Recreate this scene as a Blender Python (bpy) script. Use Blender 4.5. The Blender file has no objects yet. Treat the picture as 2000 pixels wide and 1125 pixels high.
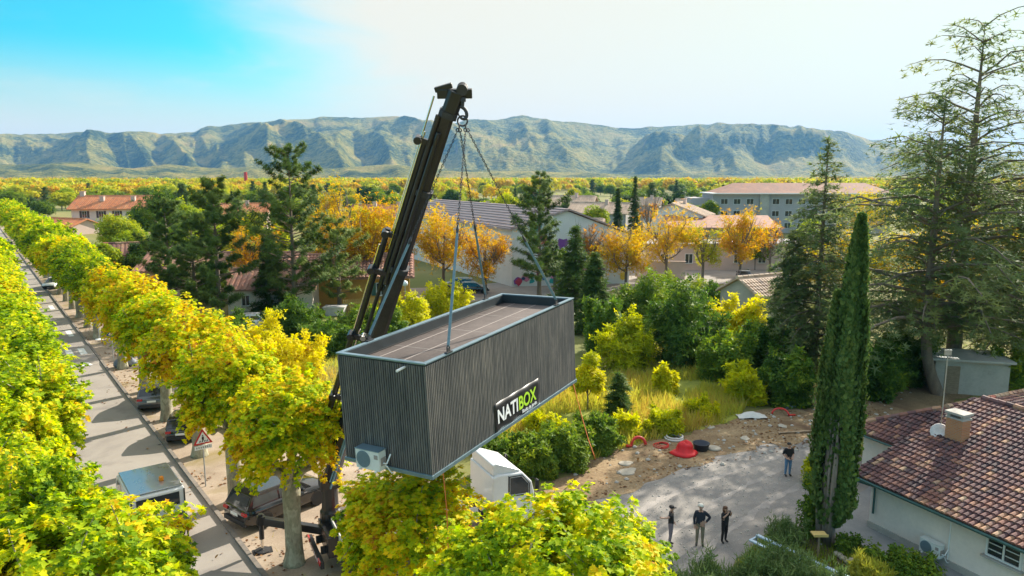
import bpy, math, random
import numpy as np
from mathutils import Vector, Matrix, Euler

R = math.radians
rng = np.random.default_rng(7)
random.seed(7)
scene = bpy.context.scene
COL = scene.collection
CAM_H = 15.0
FOC = 1400.0
PITCH = math.atan2(562.5 - 345.0, FOC)
CP, SP = math.cos(PITCH), math.sin(PITCH)
SUN_AZ, SUN_EL = 41.0, 28.5


def ray(px, py):
    x = (px - 1000) / FOC
    u = (562.5 - py) / FOC
    return np.array([x, CP + u * SP, -SP + u * CP])


def G(px, py, z=0.0):
    """where the sight line of a photo pixel meets the level z"""
    r = ray(px, py)
    t = (z - CAM_H) / r[2]
    return Vector((r[0] * t, r[1] * t, z))


def AT(px, py, Y):
    r = ray(px, py)
    t = Y / r[1]
    return Vector((r[0] * t, Y, CAM_H + r[2] * t))


def proj(x, y, z):
    d = y * CP - (z - CAM_H) * SP
    u = y * SP + (z - CAM_H) * CP
    return 1000 + FOC * x / d, 562.5 - FOC * u / d


# ------------------------------------------------------------------ objects
def link(o, parent=None):
    COL.objects.link(o)
    if parent is not None:
        o.parent = parent
    return o


def tag(o, label=None, cat=None, group=None, kind=None):
    if label:
        o['label'] = label
    if cat:
        o['category'] = cat
    if group:
        o['group'] = group
    if kind:
        o['kind'] = kind
    return o


def thing(name, label, cat, loc=(0, 0, 0), rz=0.0, group=None):
    o = bpy.data.objects.new(name, None)
    o.empty_display_size = 0.3
    o.location = loc
    o.rotation_euler = (0, 0, rz)
    link(o)
    return tag(o, label, cat, group)


def copy_tree(o, parent=None):
    c = o.copy()
    link(c)
    if parent is not None:
        c.parent = parent
    for ch in list(o.children):
        copy_tree(ch, c)
    return c


class MB:
    def __init__(self):
        self.v, self.f, self.m, self.tone = [], [], [], []

    def add(self, verts, faces, mat=0, tone=0.5):
        b = len(self.v)
        self.v += [tuple(p) for p in verts]
        self.tone += [tone] * len(verts)
        for f in faces:
            self.f.append([b + i for i in f])
            self.m.append(mat)
        return self

    def box(self, c, s, rot=None, mat=0, tone=0.5):
        hx, hy, hz = s[0] / 2, s[1] / 2, s[2] / 2
        P = [Vector((x * hx, y * hy, z * hz)) for z in (-1, 1) for y in (-1, 1) for x in (-1, 1)]
        if rot is not None:
            M = Matrix.Rotation(rot, 3, 'Z') if isinstance(rot, (int, float)) else rot
            P = [M @ p for p in P]
        c = Vector(c)
        P = [p + c for p in P]
        return self.add(P, [(0, 2, 3, 1), (4, 5, 7, 6), (0, 1, 5, 4), (2, 6, 7, 3), (0, 4, 6, 2), (1, 3, 7, 5)], mat, tone)

    def bar(self, a, b, w, h=None, mat=0, up=(0, 0, 1), tone=0.5):
        """box bar from a to b, w wide, h high"""
        a, b = Vector(a), Vector(b)
        d = (b - a)
        L = d.length
        d.normalize()
        u = Vector(up)
        s = d.cross(u)
        if s.length < 1e-4:
            s = d.cross(Vector((1, 0, 0)))
        s.normalize()
        u = s.cross(d)
        M = Matrix((s, d, u)).transposed()
        return self.box((a + b) / 2, (w, L, h or w), M, mat, tone)

    def tube(self, pts, rad, n=8, mat=0, cap=True, tone=0.5):
        pts = [Vector(p) for p in pts]
        if not hasattr(rad, '__len__'):
            rad = [rad] * len(pts)
        vs, fs = [], []
        ref = Vector((0.13, 0.97, 0.21))
        for i, p in enumerate(pts):
            d = (pts[min(i + 1, len(pts) - 1)] - pts[max(i - 1, 0)])
            if d.length < 1e-9:
                d = Vector((0, 0, 1))
            d.normalize()
            s = d.cross(ref)
            if s.length < 1e-3:
                s = d.cross(Vector((1, 0, 0)))
            s.normalize()
            t = d.cross(s)
            for k in range(n):
                a = 2 * math.pi * k / n
                vs.append(p + (s * math.cos(a) + t * math.sin(a)) * rad[i])
        for i in range(len(pts) - 1):
            for k in range(n):
                k2 = (k + 1) % n
                fs.append((i * n + k, i * n + k2, (i + 1) * n + k2, (i + 1) * n + k))
        if cap:
            fs.append(tuple(range(n - 1, -1, -1)))
            fs.append(tuple((len(pts) - 1) * n + k for k in range(n)))
        return self.add(vs, fs, mat, tone)

    def prism(self, poly, z0, z1, mat=0, tone=0.5):
        n = len(poly)
        vs = [(p[0], p[1], z0) for p in poly] + [(p[0], p[1], z1) for p in poly]
        fs = [tuple(range(n - 1, -1, -1)), tuple(range(n, 2 * n))]
        fs += [(i, (i + 1) % n, n + (i + 1) % n, n + i) for i in range(n)]
        return self.add(vs, fs, mat, tone)

    def extrude(self, poly, axis, d0, d1, mat=0, tone=0.5):
        """poly in the plane across axis ('x': (y,z), 'y': (x,z))"""
        n = len(poly)
        mk = (lambda p, d: (d, p[0], p[1])) if axis == 'x' else (lambda p, d: (p[0], d, p[1]))
        vs = [mk(p, d0) for p in poly] + [mk(p, d1) for p in poly]
        fs = [tuple(range(n - 1, -1, -1)), tuple(range(n, 2 * n))]
        fs += [(i, (i + 1) % n, n + (i + 1) % n, n + i) for i in range(n)]
        return self.add(vs, fs, mat, tone)

    def lathe(self, prof, n=16, c=(0, 0, 0), mat=0, tone=0.5):
        vs, fs = [], []
        for r, z in prof:
            for k in range(n):
                a = 2 * math.pi * k / n
                vs.append((c[0] + r * math.cos(a), c[1] + r * math.sin(a), c[2] + z))
        for i in range(len(prof) - 1):
            for k in range(n):
                k2 = (k + 1) % n
                fs.append((i * n + k, i * n + k2, (i + 1) * n + k2, (i + 1) * n + k))
        fs.append(tuple(range(n - 1, -1, -1)))
        fs.append(tuple((len(prof) - 1) * n + k for k in range(n)))
        return self.add(vs, fs, mat, tone)

    def loft(self, rings, mat=0, cap=True, tone=0.5):
        n = len(rings[0])
        vs = [p for r_ in rings for p in r_]
        fs = []
        for i in range(len(rings) - 1):
            for k in range(n):
                k2 = (k + 1) % n
                fs.append((i * n + k, i * n + k2, (i + 1) * n + k2, (i + 1) * n + k))
        if cap:
            fs.append(tuple(range(n - 1, -1, -1)))
            fs.append(tuple((len(rings) - 1) * n + k for k in range(n)))
        return self.add(vs, fs, mat, tone)

    def torus(self, c, R0, r0, axis='z', n=20, m=8, mat=0, rot=None, tone=0.5):
        vs, fs = [], []
        for i in range(n):
            a = 2 * math.pi * i / n
            for j in range(m):
                b = 2 * math.pi * j / m
                rr = R0 + r0 * math.cos(b)
                p = (rr * math.cos(a), rr * math.sin(a), r0 * math.sin(b))
                if axis == 'y':
                    p = (p[0], p[2], p[1])
                elif axis == 'x':
                    p = (p[2], p[0], p[1])
                p = Vector(p)
                if rot is not None:
                    p = rot @ p
                vs.append(p + Vector(c))
        for i in range(n):
            for j in range(m):
                i2, j2 = (i + 1) % n, (j + 1) % m
                fs.append((i * m + j, i2 * m + j, i2 * m + j2, i * m + j2))
        return self.add(vs, fs, mat, tone)

    def mesh(self, name, mats, smooth=False):
        me = bpy.data.meshes.new(name)
        me.from_pydata([tuple(p) for p in self.v], [], self.f)
        for m in (mats if isinstance(mats, (list, tuple)) else [mats]):
            me.materials.append(m)
        if any(self.m):
            me.polygons.foreach_set('material_index', self.m)
        if any(t != 0.5 for t in self.tone):
            at = me.attributes.new('tone', 'FLOAT', 'POINT')
            at.data.foreach_set('value', np.array(self.tone, np.float32))
        if smooth:
            me.polygons.foreach_set('use_smooth', [True] * len(me.polygons))
        me.update()
        return me

    def build(self, name, mats, parent=None, smooth=False, bevel=0.0, loc=None):
        o = bpy.data.objects.new(name, self.mesh(name, mats, smooth))
        link(o, parent)
        if loc is not None:
            o.location = loc
        if bevel:
            md = o.modifiers.new('bevel', 'BEVEL')
            md.width = bevel
            md.segments = 2
            md.limit_method = 'ANGLE'
            md.angle_limit = R(35)
        return o


# ------------------------------------------------------------------ materials
MATS = {}


def nodes_of(name):
    m = bpy.data.materials.new(name)
    m.use_nodes = True
    nt = m.node_tree
    nt.nodes.clear()
    out = nt.nodes.new('ShaderNodeOutputMaterial')
    return m, nt, out


def ramp(nt, stops, fac=None):
    r = nt.nodes.new('ShaderNodeValToRGB')
    el = r.color_ramp.elements
    while len(el) < len(stops):
        el.new(0.5)
    for e, (p, c) in zip(el, stops):
        e.position = p
        e.color = (c[0], c[1], c[2], 1)
    if fac is not None:
        nt.links.new(fac, r.inputs[0])
    return r


def noise(nt, scale, detail=4, rough=0.55, vec=None, dist=0.0):
    n = nt.nodes.new('ShaderNodeTexNoise')
    n.inputs['Scale'].default_value = scale
    n.inputs['Detail'].default_value = detail
    n.inputs['Roughness'].default_value = rough
    n.inputs['Distortion'].default_value = dist
    if vec is not None:
        nt.links.new(vec, n.inputs['Vector'])
    return n


def coords(nt, kind='Object', scale=None):
    tc = nt.nodes.new('ShaderNodeTexCoord')
    if scale is None:
        return tc.outputs[kind]
    mp = nt.nodes.new('ShaderNodeMapping')
    mp.inputs['Scale'].default_value = scale
    nt.links.new(tc.outputs[kind], mp.inputs['Vector'])
    return mp.outputs[0]


def mathn(nt, op, a, b=None, clamp=False):
    n = nt.nodes.new('ShaderNodeMath')
    n.operation = op
    n.use_clamp = clamp
    for i, x in enumerate((a, b)):
        if x is None:
            continue
        if isinstance(x, (int, float)):
            n.inputs[i].default_value = x
        else:
            nt.links.new(x, n.inputs[i])
    return n.outputs[0]


def mixc(nt, fac, a, b, mode='MIX'):
    n = nt.nodes.new('ShaderNodeMix')
    n.data_type = 'RGBA'
    n.blend_type = mode
    for i, x in ((0, fac), (6, a), (7, b)):
        if isinstance(x, (int, float)):
            n.inputs[i].default_value = x
        elif isinstance(x, tuple):
            n.inputs[i].default_value = (x[0], x[1], x[2], 1)
        else:
            nt.links.new(x, n.inputs[i])
    return n.outputs[2]


def bump(nt, height, strength=0.3, dist=0.02):
    b = nt.nodes.new('ShaderNodeBump')
    b.inputs['Strength'].default_value = strength
    b.inputs['Distance'].default_value = dist
    nt.links.new(height, b.inputs['Height'])
    return b.outputs[0]


def principled(nt, out, color, rough=0.6, metal=0.0, spec=0.5, normal=None, coat=0.0):
    p = nt.nodes.new('ShaderNodeBsdfPrincipled')
    if isinstance(color, tuple):
        p.inputs['Base Color'].default_value = (color[0], color[1], color[2], 1)
    else:
        nt.links.new(color, p.inputs['Base Color'])
    if isinstance(rough, (int, float)):
        p.inputs['Roughness'].default_value = rough
    else:
        nt.links.new(rough, p.inputs['Roughness'])
    p.inputs['Metallic'].default_value = metal
    p.inputs['Specular IOR Level'].default_value = spec
    if coat:
        p.inputs['Coat Weight'].default_value = coat
        p.inputs['Coat Roughness'].default_value = 0.06
    if normal is not None:
        nt.links.new(normal, p.inputs['Normal'])
    if out is not None:
        nt.links.new(p.outputs[0], out.inputs['Surface'])
    return p


def mat(name, color, rough=0.6, metal=0.0, spec=0.5, var=0.12, scale=3.0, bmp=0.0, coat=0.0, stretch=None):
    """a plain surface with a little uneven colour and roughness of its own"""
    if name in MATS:
        return MATS[name]
    m, nt, out = nodes_of(name)
    v = coords(nt, 'Object', stretch or (1, 1, 1))
    n1 = noise(nt, scale, 5, 0.6, v)
    n2 = noise(nt, scale * 9, 3, 0.6, v)
    f = mathn(nt, 'ADD', mathn(nt, 'MULTIPLY', n1.outputs[0], 0.65), mathn(nt, 'MULTIPLY', n2.outputs[0], 0.35))
    lo = tuple(c * (1 - var * 2) for c in color)
    hi = tuple(min(0.95, c * (1 + var * 2)) for c in color)
    r = ramp(nt, [(0.25, lo), (0.75, hi)], f)
    rr = mathn(nt, 'ADD', mathn(nt, 'MULTIPLY', n1.outputs[0], 0.2), rough - 0.1, True)
    nm = bump(nt, n2.outputs[0], bmp, 0.02) if bmp else None
    principled(nt, out, r.outputs[0], rr, metal, spec, nm, coat)
    MATS[name] = m
    return m


def leafmat(name, stops, trans=0.45, tone_amp=0.25, clump=0.6, rough=0.6, tint=1.0):
    """leaf: colour from a per-leaf tone, a per-plant shift (object colour) and slow clumps in space"""
    if name in MATS:
        return MATS[name]
    m, nt, out = nodes_of(name)
    a = nt.nodes.new('ShaderNodeAttribute')
    a.attribute_name = 'tone'
    oi = nt.nodes.new('ShaderNodeObjectInfo')
    sep = nt.nodes.new('ShaderNodeSeparateColor')
    nt.links.new(oi.outputs['Color'], sep.inputs[0])
    geo = nt.nodes.new('ShaderNodeNewGeometry')
    n1 = noise(nt, clump, 2, 0.5, geo.outputs['Position'])
    t = mathn(nt, 'ADD', a.outputs['Fac'], mathn(nt, 'MULTIPLY', mathn(nt, 'SUBTRACT', n1.outputs[0], 0.5), tone_amp * 2))
    t = mathn(nt, 'ADD', t, mathn(nt, 'SUBTRACT', sep.outputs[0], 0.5))
    t = mathn(nt, 'ADD', t, mathn(nt, 'MULTIPLY', mathn(nt, 'SUBTRACT', oi.outputs['Random'], 0.5), 0.14), True)
    r = ramp(nt, stops, t)
    p = principled(nt, None, r.outputs[0], rough, 0.0, 0.12)
    tr = nt.nodes.new('ShaderNodeBsdfTranslucent')
    hs = nt.nodes.new('ShaderNodeHueSaturation')
    hs.inputs['Saturation'].default_value = 1.08
    hs.inputs['Value'].default_value = 1.25 * tint
    nt.links.new(r.outputs[0], hs.inputs['Color'])
    nt.links.new(hs.outputs[0], tr.inputs['Color'])
    mx = nt.nodes.new('ShaderNodeMixShader')
    mx.inputs[0].default_value = trans
    nt.links.new(p.outputs[0], mx.inputs[1])
    nt.links.new(tr.outputs[0], mx.inputs[2])
    nt.links.new(mx.outputs[0], out.inputs['Surface'])
    MATS[name] = m
    return m


def set_tone(o, t):
    o.color = (0.5 + t, 0.5, 0.5, 1)
# ------------------------------------------------------------------ foliage
def T_lobed():
    b = [(0, 0), (.34, .06), (.30, .30), (.62, .42), (.34, .62), (.22, .66), (0, 1.06), (-.22, .66), (-.34, .62), (-.62, .42), (-.30, .30), (-.34, .06)]
    v = [(0, .38, -.05)] + [(x, y, .10 * abs(x)) for x, y in b]
    n = len(b)
    f = [(0, 1 + i, 1 + (i + 1) % n) for i in range(n)]
    return np.array(v), np.array(f)


def T_oval():
    v = [(0, 0, 0), (.3, .3, .06), (.26, .72, .05), (0, 1, -.04), (-.26, .72, .05), (-.3, .3, .06)]
    return np.array(v), np.array([(0, 1, 2), (0, 2, 3), (0, 3, 4), (0, 4, 5)])


def T_star():
    """a rough tuft of three crossed leaves, for crowns seen small"""
    vs, fs = [], []
    for k in range(3):
        a = k * 2.1 + .3
        c, s = math.cos(a), math.sin(a)
        q = [(0, 0, 0), (.24, .42, .12), (0, 1, .02 + .14 * k), (-.24, .42, .10)]
        b = len(vs)
        vs += [(x * c - y * s, x * s + y * c, z + .05 * k) for x, y, z in q]
        fs += [(b, b + 1, b + 2), (b, b + 2, b + 3)]
    return np.array(vs), np.array(fs)


def T_blade(w=.16):
    v = [(-w / 2, 0, 0), (w / 2, 0, 0), (w * .3, .6, .08), (0, 1, .0), (-w * .3, .6, .08)]
    return np.array(v), np.array([(0, 1, 2), (0, 2, 4), (4, 2, 3)])


def T_needles(n=6, w=.10, seed=1):
    r = np.random.default_rng(seed)
    vs, fs = [], []
    for k in range(n):
        a = 2 * math.pi * k / n + r.uniform(-.3, .3)
        el = r.uniform(-.15, .75)
        L = r.uniform(.75, 1.1)
        d = np.array([math.cos(a) * math.cos(el), math.sin(a) * math.cos(el), math.sin(el)])
        s = np.array([-math.sin(a), math.cos(a), .3]) * w
        b = len(vs)
        vs += [tuple(-s * .6), tuple(s * .6), tuple(d * L)]
        fs += [(b, b + 1, b + 2)]
    return np.array(vs), np.array(fs)


TPL = {'lobed': T_lobed(), 'oval': T_oval(), 'star': T_star(), 'blade': T_blade(), 'grass': T_blade(.07),
       'needles': T_needles(7, .09), 'needlesf': T_needles(5, .17, 3)}


def unit(a):
    return a / np.maximum(np.linalg.norm(a, axis=1, keepdims=True), 1e-9)


def leaves(name, tpl, pos, nrm, size, tone, m, axis=None, parent=None, make=True):
    """one mesh of many leaf-sized faces; nrm is each leaf's face normal, axis its length direction (random when None)"""
    tv, tf = TPL[tpl]
    N = len(pos)
    n = unit(np.asarray(nrm, float))
    if axis is None:
        axis = rng.normal(size=(N, 3))
    y = np.asarray(axis, float)
    y = y - n * np.sum(y * n, 1, keepdims=True)
    y = unit(y)
    x = np.cross(y, n)
    size = np.broadcast_to(np.asarray(size, float), (N,))
    V = pos[:, None, :] + size[:, None, None] * (tv[None, :, 0, None] * x[:, None] + tv[None, :, 1, None] * y[:, None] + tv[None, :, 2, None] * n[:, None])
    nv, nf = len(tv), len(tf)
    F = (tf[None] + (np.arange(N) * nv)[:, None, None]).reshape(-1)
    me = bpy.data.meshes.new(name)
    me.vertices.add(N * nv)
    me.vertices.foreach_set('co', V.reshape(-1).astype(np.float32))
    me.loops.add(N * nf * 3)
    me.loops.foreach_set('vertex_index', F.astype(np.int32))
    me.polygons.add(N * nf)
    me.polygons.foreach_set('loop_start', np.arange(0, N * nf * 3, 3, dtype=np.int32))
    me.update(calc_edges=True)
    at = me.attributes.new('tone', 'FLOAT', 'POINT')
    at.data.foreach_set('value', np.repeat(np.asarray(tone, np.float32), nv))
    me.materials.append(m)
    if not make:
        return me
    o = bpy.data.objects.new(name, me)
    return link(o, parent)


def sph(n, lo=-1.0):
    z = rng.uniform(lo, 1, n)
    a = rng.uniform(0, 2 * math.pi, n)
    r = np.sqrt(1 - z * z)
    return np.stack([r * np.cos(a), r * np.sin(a), z], 1)


def curve_pts(a, b, sag=0.0, n=4, wob=0.0):
    a, b = Vector(a), Vector(b)
    out = []
    for i in range(n + 1):
        t = i / n
        p = a.lerp(b, t)
        p.z += sag * 4 * t * (1 - t)
        if 0 < i < n and wob:
            p += Vector(rng.uniform(-wob, wob, 3))
        out.append(p)
    return out


def pollard(seed, h=9.0, rad=3.4, zc=.68, nshoot=300, per=30, leaf=.24, tpl='lobed', trunk_r=.34, base_frac=.39):
    """pollarded plane tree: short thick trunk, knuckled limbs, long leafy shoots. returns (trunk mesh, crown mesh)"""
    global rng
    rng = np.random.default_rng(seed)
    w = MB()
    th = h * base_frac
    w.tube([(0, 0, -.15), (0, 0, .12), (.02, .02, .6), (.03, -.03, th * .6), (0, .03, th * .95), (0, 0, th + .25)], [trunk_r * 1.5, trunk_r * 1.22, trunk_r, trunk_r * .93, trunk_r * 1.05, trunk_r * .8], 14)
    kn = []
    nl = 7
    for k in range(nl):
        a = 2 * math.pi * (k + rng.uniform(-.2, .2)) / nl
        rr = rad * rng.uniform(.30, .52)
        p = Vector((rr * math.cos(a), rr * math.sin(a), h * rng.uniform(.44, .58)))
        w.tube(curve_pts((0, 0, th - .1), p, .25, 4, .08), [.2, .16, .13, .12, .17], 7)
        kn.append(p)
        for q in range(2):
            a2 = a + rng.uniform(-.6, .6)
            p2 = Vector((rad * rng.uniform(.5, .74) * math.cos(a2), rad * rng.uniform(.5, .74) * math.sin(a2), h * rng.uniform(.46, .72)))
            w.tube(curve_pts(p, p2, .1, 3, .06), [.10, .08, .07, .09], 6)
            kn.append(p2)
    K = np.array([tuple(k) for k in kn])
    d = sph(nshoot, -.55)
    c = np.array([0, 0, h * zc])
    lump = 1 + .16 * np.sin(3 * np.arctan2(d[:, 1], d[:, 0]) + seed) * np.cos(2.3 * d[:, 2] + seed) + rng.normal(0, .07, nshoot)
    rz = np.where(d[:, 2] > 0, h * (.955 - zc), h * (zc - base_frac) * 1.2)
    tip = c + d * np.stack([np.full(nshoot, rad), np.full(nshoot, rad), rz], 1) * lump[:, None]
    inner = rng.uniform(size=nshoot) < .25
    tip[inner] = c + (tip[inner] - c) * rng.uniform(.45, .85, (inner.sum(), 1))
    ki = np.argmin(np.linalg.norm(tip[:, None] - K[None], axis=2) + rng.uniform(0, 1.0, (nshoot, len(K))), 1)
    st = K[ki]
    up = np.array([0, 0, 1.0])
    pos, nr, ax, tone = [], [], [], []
    stone = rng.normal(.48, .11, nshoot)
    for i in range(nshoot):
        t = np.sort(rng.uniform(.30, 1.06, per))
        bow = np.array([0, 0, .35]) * (4 * t * (1 - t))[:, None]
        p = st[i] + (tip[i] - st[i]) * t[:, None] + bow
        sd = unit((tip[i] - st[i])[None])[0]
        side = rng.normal(size=(per, 3))
        side -= sd * (side @ sd)[:, None]
        side = unit(side)
        p = p + side * rng.uniform(.02, .34, (per, 1)) * (1.2 - t)[:, None]
        pos.append(p)
        ax.append(side * .8 + sd * .5 + np.array([0, 0, -.25]))
        nr.append(up * .75 + side * .35 + unit((p - c)) * .45 + rng.normal(0, .38, (per, 3)))
        tone.append(stone[i] + rng.normal(0, .13, per))
        if i % 4 == 0:
            w.tube([st[i], (st[i] + tip[i]) / 2 + np.array([0, 0, .3]), tip[i]], [.035, .022, .01], 4, cap=False)
    pos = np.concatenate(pos)
    cm = leaves('crown', tpl, pos, np.concatenate(nr), leaf * rng.uniform(.65, 1.2, len(pos)), np.concatenate(tone), MATS['leaf_plane'], np.concatenate(ax), make=False)
    return w.mesh('trunk', MATS['bark_plane'], True), cm


def lump_crown(seed, n, rx, rz, zc, lumps=14, tpl='star', leaf=.35, m='leaf_far', shell=.55, tone0=.5, tvar=.1, low=-.7, ragged=.25):
    """broad crown of overlapping leafy lumps; returns the leaf mesh"""
    global rng
    rng = np.random.default_rng(seed)
    d = sph(lumps, low)
    C = np.array([0, 0, zc]) + d * np.array([rx, rx, rz]) * rng.uniform(.35, .72, (lumps, 1))
    S = rng.uniform(.30, .52, lumps) * min(rx, rz * 1.2)
    S[0] = min(rx, rz) * .7
    C[0] = (0, 0, zc)
    wgt = S ** 2
    li = rng.choice(lumps, n, p=wgt / wgt.sum())
    u = sph(n)
    rad = rng.uniform(shell, 1.0, n) ** .6 * (1 + rng.normal(0, ragged * .3, n))
    pos = C[li] + u * (S[li] * rad)[:, None]
    nr = u * .7 + np.array([0, 0, .6]) + rng.normal(0, .45, (n, 3))
    lt = rng.normal(0, tvar, lumps)
    return leaves('crown', tpl, pos, nr, leaf * rng.uniform(.6, 1.25, n), tone0 + lt[li] + rng.normal(0, tvar * .7, n), MATS[m], make=False)


def stem_mesh(h, r0, bark='bark_grey', limbs=5, zf=.35, spread=1.5, seed=0, twigs=0, crown_h=None):
    """tapered trunk with rising limbs (and twigs for thin crowns)"""
    global rng
    rng = np.random.default_rng(seed + 50)
    w = MB()
    lean = rng.uniform(-.03, .03, 2) * h
    top = Vector((lean[0], lean[1], h * .8))
    w.tube([(0, 0, -.1), (0, 0, .15), (lean[0] * .3, lean[1] * .3, h * .3), (lean[0] * .7, lean[1] * .7, h * .55), top], [r0 * 1.35, r0, r0 * .82, r0 * .5, r0 * .15], 9)
    for k in range(limbs):
        a = 2 * math.pi * (k + rng.uniform(-.3, .3)) / max(limbs, 1)
        z0 = h * rng.uniform(zf, .55)
        s = spread * rng.uniform(.6, 1.0)
        p0 = Vector((lean[0] * .5, lean[1] * .5, z0))
        p1 = Vector((s * math.cos(a), s * math.sin(a), min(h * .97, z0 + h * rng.uniform(.2, .42))))
        pts = curve_pts(p0, p1, -.06 * h, 4, .05 * s)
        w.tube(pts, [r0 * .55, r0 * .45, r0 * .34, r0 * .22, r0 * .08], 6, cap=False)
        for q in range(twigs):
            t = rng.uniform(.35, 1.0)
            i = min(int(t * 4), 3)
            b = pts[i].lerp(pts[i + 1], t * 4 - i)
            e = b + Vector((rng.normal(0, .22) * spread + .3 * math.cos(a), rng.normal(0, .22) * spread + .3 * math.sin(a), rng.uniform(.1, .28) * h))
            w.tube(curve_pts(b, e, -.02 * h, 2, .05), [r0 * .19, r0 * .13, r0 * .04], 4, cap=False)
    return w.mesh('trunk', MATS[bark], True)


def shoots_crown(seed, h, rad, z0, n, per, leaf, tpl, m, tone0=.5, spread=.5, dens_top=.5):
    """thin autumn crown: leaves strung along rising branches, sky showing between"""
    global rng
    rng = np.random.default_rng(seed)
    d = sph(n, -.8)
    c = np.array([0, 0, z0 + (h - z0) * .52])
    rz = (h - z0) / 2
    lob = 1 + .2 * np.sin(2.2 * np.arctan2(d[:, 1], d[:, 0]) + seed) + .15 * np.sin(5 * d[:, 2] + seed * 2)
    pos, nr, tone = [], [], []
    kc = sph(11, -.75)
    kc = kc[rng.uniform(size=11) < .85]
    near = np.argmax(d @ kc.T, 1)
    d = unit(d * .55 + kc[near] * .75)
    for i in range(n):
        e = c + d[i] * np.array([rad, rad, rz]) * lob[i] * rng.uniform(.45, 1.05) * np.array([.72 + .3 * max(0, d[i][2] + .4), .72 + .3 * max(0, d[i][2] + .4), 1])
        b = np.array([e[0] * .5, e[1] * .5, z0 + (e[2] - z0) * .5])
        t = rng.uniform(.3, 1.05, per) ** .7
        p = b + (e - b) * t[:, None] + rng.normal(0, .3, (per, 3)) * (rad / 3)
        pos.append(p)
        nr.append(rng.normal(0, .6, (per, 3)) + np.array([0, 0, .5]))
        tone.append(tone0 + rng.normal(0, .1) + rng.normal(0, .07, per))
    pos = np.concatenate(pos)
    return leaves('crown', tpl, pos, np.concatenate(nr), leaf * rng.uniform(.6, 1.2, len(pos)), np.concatenate(tone), MATS[m], make=False)


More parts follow.
